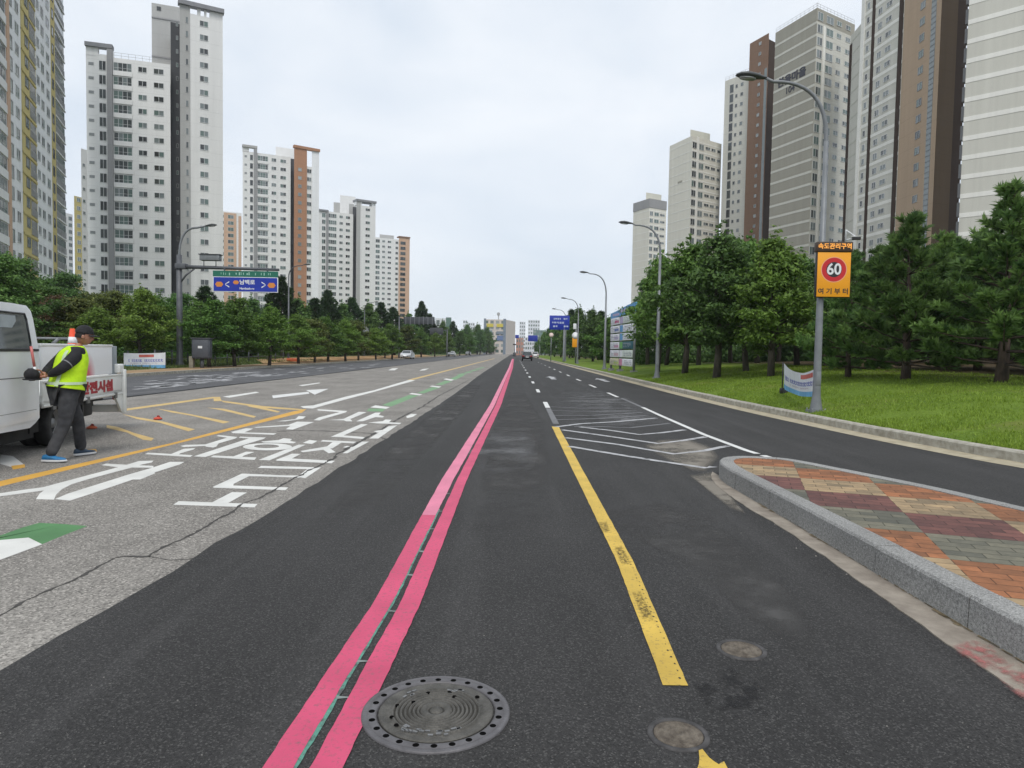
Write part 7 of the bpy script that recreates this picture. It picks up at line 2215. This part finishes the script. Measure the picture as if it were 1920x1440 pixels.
# white panels standing in the bed
Mt = Matrix.Translation(org) @ Matrix.Rotation(math.atan2(Fd.y, Fd.x), 4, 'Z')
def blotch():
    m, n, l, b = nt_new("panel_red_print")
    tc = n.new('ShaderNodeTexCoord'); mp = n.new('ShaderNodeMapping'); mp.inputs['Location'].default_value = (-0.02, 0, 0.05); mp.inputs['Scale'].default_value = (2.6, 0.0, 2.2)
    gr = n.new('ShaderNodeTexGradient'); gr.gradient_type = 'SPHERICAL'
    l.new(tc.outputs['Object'], mp.inputs[0]); l.new(mp.outputs[0], gr.inputs['Vector'])
    r = n.new('ShaderNodeValToRGB'); r.color_ramp.elements[0].color = (0.8, 0.8, 0.81, 1); r.color_ramp.elements[1].color = (0.62, 0.09, 0.13, 1)
    r.color_ramp.elements[0].position = 0.05; r.color_ramp.elements[1].position = 0.75
    l.new(gr.outputs['Fac'], r.inputs[0]); l.new(r.outputs[0], b.inputs['Base Color']); b.inputs['Roughness'].default_value = 0.5
    return m
pw = Mt @ Vector((-1.05, 0.76, 0.99))
pn = thing('work_panel', "white sheet panel with a blurred red print, standing in the truck bed", 'panel', tuple(pw), math.atan2(Fd.y, Fd.x))
mb = MB(); mb.bbox(-1.10, 1.55, -0.03, 0.03, 0.0, 0.50, 0.012); sh_ = mb.build('sheet', blotch(), pn)
mb = MB(); mb.bbox(-1.12, 1.57, -0.04, 0.04, 0.47, 0.515, 0.012); mb.build('top_rail', cp_bed, pn)
mb = MB(); mb.bbox(-1.36, -1.13, -0.05, 0.02, -0.02, 0.49, 0.01); mb.build('end_post', M("panel_post_grey", (0.26, 0.29, 0.31), 0.5, 0.1, 4), pn)
# cone in the bed
cw = dp(136, 640, 11.6)
cn = thing('traffic_cone', "orange and white traffic cone standing in the truck bed behind the man's cap", 'traffic cone', (cw.x, 11.6, 0.80))
hc = dp(136, 616, 11.6).z - 0.80
mb = MB(); mb.bbox(-0.2, 0.2, -0.2, 0.2, 0, 0.04, 0.01); mb.build('base', m_black, cn)
co = lambda z: 0.17 - (0.17 - 0.035) * z / hc
mo = M("cone_orange", (0.70, 0.07, 0.02), 0.5, 0.1, 5)
mb = MB(); mb.lathe([(co(0.04) + 0.01, 0.04), (co(hc * 0.42), hc * 0.42), (co(hc), hc), (0.0, hc)], 20); bo = mb.build('cone_body', mo, cn)
mb = MB(); mb.lathe([(co(hc * 0.75) + 0.003, hc * 0.75), (co(hc * 0.855) + 0.003, hc * 0.855)], 20); mb.build('white_band', m_signwhite, bo)
mb = MB(); mb.lathe([(co(hc * 0.25) + 0.003, hc * 0.25), (co(hc * 0.42) + 0.003, hc * 0.42)], 20); mb.build('white_band', m_signwhite, bo)

# ---- cars on the road
def car(label, x, y, rz, mat, group=None, suv=False, z=0.0):
    o = thing('car', label, 'car', (x, y, z), rz, group)
    H = 1.62 if suv else 1.46
    prof = [(-2.2, 0.35), (-2.25, 0.75), (-2.1, 0.98), (-1.55, 1.02), (-0.85, H - 0.03), (-0.2, H), (0.55, H - 0.05), (1.25, 1.0), (1.95, 0.86), (2.22, 0.66), (2.25, 0.32)]
    mb = MB(); side_profile_body(mb, prof, 0.9, 0.24, 0.85, H)
    bm = bmesh.new(); me_ = mb.mesh("tmp", mat); bm.from_mesh(me_); bmesh.ops.remove_doubles(bm, verts=bm.verts, dist=0.0005)
    bmesh.ops.bevel(bm, geom=[e for e in bm.edges if e.is_manifold], offset=0.06, segments=2, profile=0.5, affect='EDGES')
    mb = MB(); mb.bm(bm, 0, True); mb.build('body', mat, o)
    yy = lambda z, off: 0.9 - 0.24 * min(1, max(0, (z - 0.85) / (H - 0.85))) + off
    for s in (-1, 1):
        mb = MB(); q = [(-1.35, 1.04), (-0.82, H - 0.1), (0.5, H - 0.12), (1.08, 1.02)]
        mb.add([(a, s * yy(b, 0.008), b) for a, b in q] + [(a, s * yy(b, -0.03), b) for a, b in q], [(0, 1, 2, 3), (3, 2, 1, 0), (0, 1, 5, 4), (1, 2, 6, 5), (2, 3, 7, 6), (3, 0, 4, 7)]); mb.build('side_window', g_car, o)
        mb = MB(); mb.bbox(0.95, 1.12, s * 0.88, s * 1.04, 0.98, 1.1, 0.02); mb.build('mirror', mat, o)
    for nm, q in (('windscreen', [(0.62, H - 0.085), (1.22, 1.03)]), ('rear_window', [(-0.92, H - 0.085), (-1.5, 1.06)])):
        (a, za), (b, zb) = q; nx = 0.03 if nm == 'windscreen' else -0.03
        mb = MB(); mb.add([(a + nx, -yy(za, -0.1), za), (a + nx, yy(za, -0.1), za), (b + nx, yy(zb, -0.12), zb), (b + nx, -yy(zb, -0.12), zb)], [(0, 1, 2, 3)]); mb.build(nm, g_car, o)
    for s in (-1, 1):
        for xx in (-1.35, 1.38): wheel(o, xx, s * 0.80, 0.32, 0.2)
        mb = MB(); mb.bbox(2.12, 2.25, s * 0.45, s * 0.82, 0.62, 0.74, 0.02) if False else mb.bbox(2.10, 2.255, min(s * 0.42, s * 0.82), max(s * 0.42, s * 0.82), 0.60, 0.74, 0.02); mb.build('headlight', m_clear, o)
        mb = MB(); mb.bbox(-2.275, -2.1, min(s * 0.5, s * 0.84), max(s * 0.5, s * 0.84), 0.76, 0.92, 0.02); mb.build('tail_light', m_redlens, o)
    mb = MB(); mb.bbox(2.2, 2.275, -0.4, 0.4, 0.4, 0.55, 0.02); mb.build('grille', m_black, o)
    mb = MB(); mb.box(2.276, 2.285, -0.25, 0.25, 0.44, 0.54); mb.build('number_plate', m_signwhite, o)
    mb = MB(); mb.box(-2.27, -2.26, -0.25, 0.25, 0.6, 0.7); mb.build('number_plate', m_signwhite, o)
    return o
CG = "cars on the road"
q = gp(764, 673); car("silver car coming toward us on the far left carriageway, beside the left sign mast", q.x, q.y, R(-90), cp_silver, CG)
q = gp(988, 676.5); car("dark car ahead in the lane right of the pink line, driving away", q.x, q.y, R(90), cp_dark, CG, True)
q = gp(1003, 671.5); car("white car ahead and to the right of the dark car", q.x, q.y, R(90), cp_carwhite, CG, True)
q = gp(897, 664.6); car("small white car far away on the left carriageway near the dark trees", -17.0, 255, R(-90), cp_carwhite, CG)
car("white car following well behind the silver car on the far left carriageway", -17.2, 190, R(-90), cp_carwhite, CG)

# ================================================================== PERSON
ang = R(52)
PX = gp(126, 858)
man = thing('person', "man in hi-vis yellow vest, black cap and dark trousers, walking past the truck", 'person', (PX.x, PX.y, 0), ang)
# local coordinates: x = the way he faces, y = his left
m_skin, sn, sl, sb_ = nt_new("skin"); sb_.inputs['Base Color'].default_value = (0.36, 0.17, 0.11, 1); sb_.inputs['Roughness'].default_value = 0.5
sb_.inputs['Subsurface Weight'].default_value = 0.08; sb_.inputs['Subsurface Radius'].default_value = (0.01, 0.004, 0.002)
def cloth(name, c1, c2, sc=9.0, bump=0.5):
    return M(name, c1, 0.9, scale=sc, col2=c2, bump=bump, bscale=sc * 1.6)
m_shirt = cloth("shirt_black", (0.009, 0.009, 0.011), (0.02, 0.02, 0.024))
m_trous = cloth("trousers_charcoal", (0.026, 0.027, 0.031), (0.055, 0.056, 0.06), 7)
m_vest = cloth("vest_hivis", (0.42, 0.70, 0.012), (0.60, 0.90, 0.02), 6, 0.8)
m_refl = M("vest_reflective", (0.50, 0.62, 0.42), 0.4, 0.1, 20)
m_cap = cloth("cap_black", (0.010, 0.010, 0.012), (0.024, 0.024, 0.027), 12)
m_shoe = M("shoe_blue", (0.015, 0.15, 0.34), 0.6, 0.25, 12)
m_shoe2 = M("shoe_navy", (0.02, 0.045, 0.08), 0.6, 0.25, 12)
m_sole = M("shoe_sole", (0.62, 0.63, 0.64), 0.6, 0.1, 10)
def skin_mesh(chains, sub=2):
    """chains: list of (points, radii, extra edges); returns a grown MB"""
    me = bpy.data.meshes.new("skel"); V, E, RD, roots = [], [], [], []
    for pts, rad, edges in chains:
        o_ = len(V); roots.append(o_); V += [tuple(p) for p in pts]; RD += list(rad)
        E += [(a + o_, b + o_) for a, b in (edges or [(i, i + 1) for i in range(len(pts) - 1)])]
    me.from_pydata(V, E, [])
    ob = bpy.data.objects.new("skel", me); COL.objects.link(ob)
    ob.modifiers.new("s", 'SKIN').use_smooth_shade = True
    ss = ob.modifiers.new("u", 'SUBSURF'); ss.levels = sub; ss.render_levels = sub
    lay = me.skin_vertices[0].data
    for i, r_ in enumerate(RD):
        lay[i].radius = (r_, r_) if not isinstance(r_, tuple) else r_
        lay[i].use_root = i in roots
    dg = bpy.context.evaluated_depsgraph_get()
    ev = bpy.data.meshes.new_from_object(ob.evaluated_get(dg))
    mb = MB(); mb.add([v.co.copy() for v in ev.vertices], [tuple(p.vertices) for p in ev.polygons], 0, True)
    bpy.data.objects.remove(ob); bpy.data.meshes.remove(me); bpy.data.meshes.remove(ev)
    return mb
# joints (x forward, y left, z up)
J = dict(pel=(0.0, 0.0, 0.92), sp=(0.03, 0, 1.08), ch=(0.075, 0, 1.28), nk=(0.135, -0.01, 1.45), hb=(0.175, -0.025, 1.52),
         shR=(0.085, -0.195, 1.38), elR=(-0.13, -0.235, 1.185), wrR=(-0.235, -0.05, 1.085), shL=(0.08, 0.19, 1.38), elL=(-0.12, 0.235, 1.17), wrL=(-0.245, 0.055, 1.10),
         hpR=(0.0, -0.095, 0.87), knR=(-0.075, -0.155, 0.48), anR=(-0.265, -0.215, 0.09), hpL=(0.0, 0.095, 0.87), knL=(0.165, 0.095, 0.49), anL=(0.205, 0.11, 0.085))
V3 = lambda k: Vector(J[k])
body = [J['pel'], J['sp'], J['ch'], J['nk'], J['hb'], J['shR'], J['elR'], J['wrR'], J['shL'], J['elL'], J['wrL'], J['hpR'], J['knR'], J['anR'], J['hpL'], J['knL'], J['anL']]
rad = [0.12, 0.115, 0.125, 0.058, 0.055, 0.06, 0.042, 0.028, 0.06, 0.042, 0.028, 0.09, 0.055, 0.038, 0.09, 0.055, 0.038]
ed = [(0, 1), (1, 2), (2, 3), (3, 4), (2, 5), (5, 6), (6, 7), (2, 8), (8, 9), (9, 10), (0, 11), (11, 12), (12, 13), (0, 14), (14, 15), (15, 16)]
chains = [(body, rad, ed)]
def hand(w, d, s, curl):
    """palm and five fingers; w wrist, d direction of the hand, s direction to the thumb's side"""
    w, d, s = Vector(w), Vector(d).normalized(), Vector(s)
    s = (s - d * s.dot(d)).normalized(); n = d.cross(s)
    out = [([w, w + d * 0.045, w + d * 0.09], [0.027, (0.036, 0.022), (0.038, 0.019)], None)]
    for k, (off, ln) in enumerate(((0.028, 0.066), (0.009, 0.074), (-0.010, 0.069), (-0.028, 0.054))):
        b = w + d * 0.082 + s * off; c = curl * (0.9 + 0.12 * k)
        p1 = b + (d * math.cos(c * 0.6) + n * math.sin(c * 0.6)) * ln * 0.45
        p2 = p1 + (d * math.cos(c * 1.5) + n * math.sin(c * 1.5)) * ln * 0.32
        p3 = p2 + (d * math.cos(c * 2.3) + n * math.sin(c * 2.3)) * ln * 0.26
        out.append(([b - d * 0.02, b, p1, p2, p3], [0.0095, 0.0098, 0.0092, 0.0082, 0.0068], None))
    t0 = w + d * 0.028 + s * 0.028
    t1 = t0 + (d * 0.65 + s * 0.75).normalized() * 0.036; t2 = t1 + (d * 0.85 + n * 0.45 + s * 0.12).normalized() * 0.03; t3 = t2 + (d * 0.7 + n * 0.75).normalized() * 0.022
    out.append(([w + d * 0.02 + s * 0.01, t0, t1, t2, t3], [0.014, 0.0135, 0.0115, 0.0102, 0.0082], None))
    return out
hdR = Vector((-0.62, 0.70, -0.12)); hdL = Vector((-0.80, -0.25, 0.05))
chains += hand(J['wrR'], hdR, (0.2, 0.1, 1), 0.75) + hand(J['wrL'], hdL, (0.0, -0.35, 1), 0.9)
mb = skin_mesh(chains)
# head, turned a little to his left-front
HM = Matrix.Translation((0.205, -0.035, 1.612)) @ Matrix.Rotation(R(-22), 4, 'Z') @ Matrix.Rotation(R(8), 4, 'Y')
bm = bmesh.new(); bmesh.ops.create_icosphere(bm, subdivisions=4, radius=1.0)
for v in bm.verts:
    x, y, z = v.co
    sx, sy, sz = 0.098, 0.077, 0.118
    jaw = max(0.0, -z)
    px_ = x * sx * (1 - 0.10 * jaw) + 0.012 * jaw; py_ = y * sy * (1 - 0.34 * jaw ** 1.5); pz_ = z * sz
    if x > 0.2:
        def g(cy, cz, sy_, sz_): return math.exp(-(((y - cy) / sy_) ** 2 + ((z - cz) / sz_) ** 2))
        px_ += 0.028 * g(0, -0.22, 0.13, 0.20) + 0.012 * g(0, 0.02, 0.10, 0.2) + 0.008 * g(0, -0.58, 0.24, 0.09) + 0.010 * g(0, -0.85, 0.25, 0.14) + 0.008 * g(0, 0.20, 0.5, 0.1)
        px_ -= 0.010 * (g(0.36, 0.05, 0.16, 0.11) + g(-0.36, 0.05, 0.16, 0.11)) + 0.006 * g(0, -0.48, 0.2, 0.05)
    v.co = Vector((px_, py_, pz_))
mb.bm(bm, 0, True, HM)
for s in (-1, 1):
    mb.ball((-0.008, s * 0.078, -0.012), 0.02, 0.009, 0.033, 0, 10, HM)
body_o = mb.build('body', m_skin, man)
mb = MB()
for s in (-1, 1): mb.ball((0.083, s * 0.031, 0.006), 0.010, 0.011, 0.008, 0, 10, HM)
mb.build('eyes', m_black, man)
bm = bmesh.new(); bmesh.ops.create_icosphere(bm, subdivisions=3, radius=1.0)
bmesh.ops.delete(bm, geom=[v for v in bm.verts if v.co.z < -0.35 or (v.co.x > 0.25 and v.co.z < 0.2)], context='VERTS')
for v in bm.verts: v.co = Vector((v.co.x * 0.103 - 0.003, v.co.y * 0.083, v.co.z * 0.122))
mb = MB(); mb.bm(bm, 0, True, HM); mb.build('hair', M("hair_dark", (0.012, 0.010, 0.009), 0.7), man)
# cap with peak
bm = bmesh.new(); bmesh.ops.create_icosphere(bm, subdivisions=4, radius=1.0)
bmesh.ops.delete(bm, geom=[v for v in bm.verts if v.co.z < 0.10], context='VERTS')
for v in bm.verts:
    z = v.co.z; v.co = Vector((v.co.x * 0.113, v.co.y * 0.095, (z ** 0.8) * 0.135 + 0.014))
mb = MB(); mb.bm(bm, 0, True, HM); cp_ = mb.build('cap', m_cap, man)
vs, fs = [], []
for i in range(11):
    a = R(-62 + 124 * i / 10)
    for t in (0, 0.5, 1):
        rx = 0.108 + 0.075 * t * math.cos(a) ** 0.6
        vs.append((rx * math.cos(a), (0.094 + 0.004 * t) * math.sin(a), 0.036 - 0.014 * t - 0.02 * math.sin(a) ** 2))
        vs.append((rx * math.cos(a), (0.094 + 0.004 * t) * math.sin(a), 0.030 - 0.014 * t - 0.02 * math.sin(a) ** 2))
for i in range(10):
    for t in range(2):
        a = i * 6 + t * 2
        fs += [(a, a + 2, a + 8, a + 6), (a + 1, a + 7, a + 9, a + 3)]
    fs.append((i * 6 + 4, i * 6 + 5, i * 6 + 11, i * 6 + 10))
mb = MB(); mb.add(vs, fs, 0, True, HM); mb.build('cap_peak', m_cap, cp_)
# shirt: long sleeves, short body below the vest hem
def lerp(a, b, t): return tuple(Vector(a).lerp(Vector(b), t))
sh = [J['pel'], J['sp'], J['ch'], J['nk'], J['shR'], lerp(J['shR'], J['elR'], 0.5), J['elR'], lerp(J['elR'], J['wrR'], 0.5), lerp(J['elR'], J['wrR'], 0.93), J['shL'], lerp(J['shL'], J['elL'], 0.5), J['elL'], lerp(J['elL'], J['wrL'], 0.5), lerp(J['elL'], J['wrL'], 0.93)]
mb = skin_mesh([(sh, [0.16, 0.15, 0.15, 0.07, 0.095, 0.082, 0.068, 0.058, 0.047, 0.095, 0.082, 0.068, 0.058, 0.047], [(0, 1), (1, 2), (2, 3), (2, 4), (4, 5), (5, 6), (6, 7), (7, 8), (2, 9), (9, 10), (10, 11), (11, 12), (12, 13)])])
so = mb.build('shirt', m_shirt, man)
mb = MB()
a, b = Vector(lerp(J['shR'], J['elR'], 0.66)), Vector(lerp(J['shR'], J['elR'], 0.71))
mb.tube([a, b], 0.071, 18, 0, None, False); mb.build('sleeve_stripe', M("sleeve_stripe", (0.2, 0.2, 0.21), 0.7), so)
# vest as lofted rings
def ring(cx, z, rf, rb, ry, k=32, tilt=0.0, yo=0.0):
    out = []
    for i in range(k):
        a = 2 * math.pi * i / k; c, s = math.cos(a), math.sin(a)
        e = 0.82
        c_, s_ = math.copysign(abs(c) ** e, c), math.copysign(abs(s) ** e, s)
        w = 0.006 * mnoise.noise(Vector((c * 2.2, s * 2.2, z * 6)))+ 0.008 * max(0, 1.2 - z) * math.sin(5 * a)
        out.append((cx + (rf if c > 0 else rb) * c_ + w * c, yo + (ry + w) * s_, z + tilt * c_ + 0.012 * math.sin(a * 3 + 1) * max(0, 1.05 - z) * 4 * 0.1))
    return out
VR = [(0.0, 0.915, 0.20, 0.205, 0.245), (0.01, 0.99, 0.195, 0.195, 0.24), (0.025, 1.08, 0.185, 0.175, 0.23), (0.045, 1.18, 0.18, 0.17, 0.235), (0.07, 1.28, 0.17, 0.175, 0.238), (0.085, 1.36, 0.15, 0.165, 0.225), (0.10, 1.415, 0.12, 0.14, 0.19), (0.115, 1.455, 0.09, 0.105, 0.135), (0.125, 1.478, 0.07, 0.08, 0.09)]
vr = [ring(*a_, tilt=-0.035 if i_ == 0 else 0.0) for i_, a_ in enumerate(VR)]
mb = MB(); mb.loft(vr, 0, None, False)
ve = mb.build('vest', m_vest, man)
so_ = ve.modifiers.new("thick", 'SOLIDIFY'); so_.thickness = 0.006; so_.offset = 1
ve.modifiers.new("sub", 'SUBSURF').levels = 1; ve.modifiers["sub"].render_levels = 1
# reflective strips: two down the back, one around the hem
def vest_pt(z, a, off=0.012):
    zs = [q[1] for q in VR]
    cx, rf, rb, ry = (np.interp(z, zs, [q[k] for q in VR]) for k in (0, 2, 3, 4))
    c, s = math.cos(a), math.sin(a)
    c_, s_ = math.copysign(abs(c) ** 0.82, c), math.copysign(abs(s) ** 0.82, s)
    return Vector((cx + ((rf if c > 0 else rb) + off) * c_, (ry + off) * s_, z - (0.035 * c_ if z < 0.95 else 0)))
for a0, a1 in ((R(206), R(222)), (R(138), R(154))):
    mb = MB(); zs = [0.93 + 0.49 * i / 16 for i in range(17)]
    vs = []
    for z in zs: vs += [vest_pt(z, a0), vest_pt(z, (a0 + a1) / 2, 0.013), vest_pt(z, a1)]
    fs = []
    for i in range(16):
        for t in range(2): fs.append((i * 3 + t, i * 3 + t + 1, i * 3 + t + 4, i * 3 + t + 3))
    mb.add(vs, fs, 0, True); mb.build('reflective_strip', m_refl, ve)
mb = MB(); vs = []; fs = []
for i in range(49):
    a = 2 * math.pi * i / 48
    for z in (0.975, 1.01): vs.append(vest_pt(z, a, 0.013))
fs = [(2 * i, 2 * i + 2, 2 * i + 3, 2 * i + 1) for i in range(48)]
mb.add(vs, fs, 0, True); mb.build('reflective_strip', m_refl, ve)
# trousers
tr_ = [(0.0, 0, 0.93), J['hpR'], lerp(J['hpR'], J['knR'], 0.5), J['knR'], lerp(J['knR'], J['anR'], 0.5), lerp(J['knR'], J['anR'], 1.08), J['hpL'], lerp(J['hpL'], J['knL'], 0.5), J['knL'], lerp(J['knL'], J['anL'], 0.5), lerp(J['knL'], J['anL'], 1.08)]
mb = skin_mesh([(tr_, [0.17, 0.13, 0.11, 0.086, 0.077, 0.070, 0.13, 0.11, 0.086, 0.077, 0.070], [(0, 1), (1, 2), (2, 3), (3, 4), (4, 5), (0, 6), (6, 7), (7, 8), (8, 9), (9, 10)])], 3)
for i, v in enumerate(mb.v):
    v = Vector(v); nz_ = mnoise.noise(Vector((v.x * 9, v.y * 9, v.z * 16))) * 0.010 * (1 if v.z < 0.8 else 0.4)
    mb.v[i] = tuple(v + Vector((nz_, nz_, 0)))
mb.build('trousers', m_trous, man)
# shoes
def shoe(ax, ay, az, pitch, mat, nm='shoe', yaw=0):
    M4 = Matrix.Translation((ax, ay, az)) @ Matrix.Rotation(R(yaw), 4, 'Z') @ Matrix.Rotation(R(pitch), 4, 'Y')
    rings = []
    for t, w, h, z0 in ((-0.085, 0.018, 0.03, 0.02), (-0.07, 0.034, 0.075, 0.012), (-0.02, 0.040, 0.085, 0.012), (0.04, 0.043, 0.072, 0.012), (0.10, 0.048, 0.052, 0.012), (0.15, 0.047, 0.044, 0.012), (0.185, 0.036, 0.034, 0.014), (0.205, 0.014, 0.016, 0.02)):
        rings.append([(t, w * math.cos(2 * math.pi * k / 16), z0 + h * 0.5 + h * 0.5 * math.sin(2 * math.pi * k / 16)) for k in range(16)])
    mb = MB(); mb.loft(rings, 0, M4); o = mb.build(nm, mat, man)
    rings = []
    for z, g in ((0.0, 0.96), (0.012, 1.04), (0.028, 1.0)):
        rr__ = []
        for t, w in ((-0.09, 0.0), (-0.082, 0.028), (-0.03, 0.040), (0.04, 0.043), (0.11, 0.050), (0.16, 0.049), (0.195, 0.034), (0.212, 0.0)): rr__.append((t * g, -w * g, z))
        for t, w in ((0.195, 0.034), (0.16, 0.049), (0.11, 0.050), (0.04, 0.043), (-0.03, 0.040), (-0.082, 0.028)): rr__.append((t * g, w * g, z))
        rings.append(rr__)
    mb = MB(); mb.loft(rings, 0, M4, True, False); mb.build('sole', m_sole, o)
shoe(-0.275, -0.205, 0.001, 0, m_shoe, 'shoe', -48); shoe(0.20, 0.112, 0.001, 0, m_shoe2, 'shoe', 12)
# what he holds behind his back
Rm = Matrix.Translation((PX.x, PX.y, 0)) @ Matrix.Rotation(ang, 4, 'Z')
hp = Rm @ (V3('wrR') + hdR.normalized() * 0.10)
kc = thing('cap', "dark rounded cap held behind the man's back in his right hand", 'cap', tuple(hp), ang)
mb = MB(); mb.ball((-0.075, 0.02, 0.03), 0.088, 0.09, 0.082, 0, 20); kb = mb.build('crown', m_cap, kc)
mb = MB(); mb.loft([[(-0.075 + rx * math.cos(a), 0.02 + 0.085 * math.sin(a), -0.02 + z) for a in [2 * math.pi * k / 20 for k in range(20)]] for rx, z in ((0.10, 0.0), (0.105, -0.012), (0.09, -0.018))]); mb.build('brim', m_cap, kc)
hl = Rm @ (V3('wrL') + hdL.normalized() * 0.09)
bt = thing('baton', "thin red and white baton pointing up from the man's left hand", 'baton', tuple(hl), ang)
mb = MB(); mb.tube([(0.0, 0.0, -0.07), (-0.02, 0.0, 0.10)], 0.017, 10); mb.build('grip', m_signwhite, bt)
mb = MB(); mb.tube([(-0.02, 0.0, 0.10), (-0.055, 0.0, 0.36)], 0.016, 10); mb.build('tube', M("baton_red", (0.55, 0.16, 0.15), 0.4, 0.1, 5), bt)

# ================================================================== HAZE
mb = MB(); mb.box(-330, 330, -40, 960, -1.2 - 3.0, 105)
hz = mb.build("haze", None)
hz.data.materials.clear()
m_hz = bpy.data.materials.new("haze_air"); m_hz.use_nodes = True
n_ = m_hz.node_tree.nodes; n_.clear()
o_h = n_.new('ShaderNodeOutputMaterial'); v_h = n_.new('ShaderNodeVolumePrincipled')
v_h.inputs['Color'].default_value = (0.86, 0.91, 0.97, 1); v_h.inputs['Density'].default_value = 0.00022
m_hz.node_tree.links.new(v_h.outputs[0], o_h.inputs['Volume'])
hz.data.materials.append(m_hz)
hz['kind'] = 'stuff'
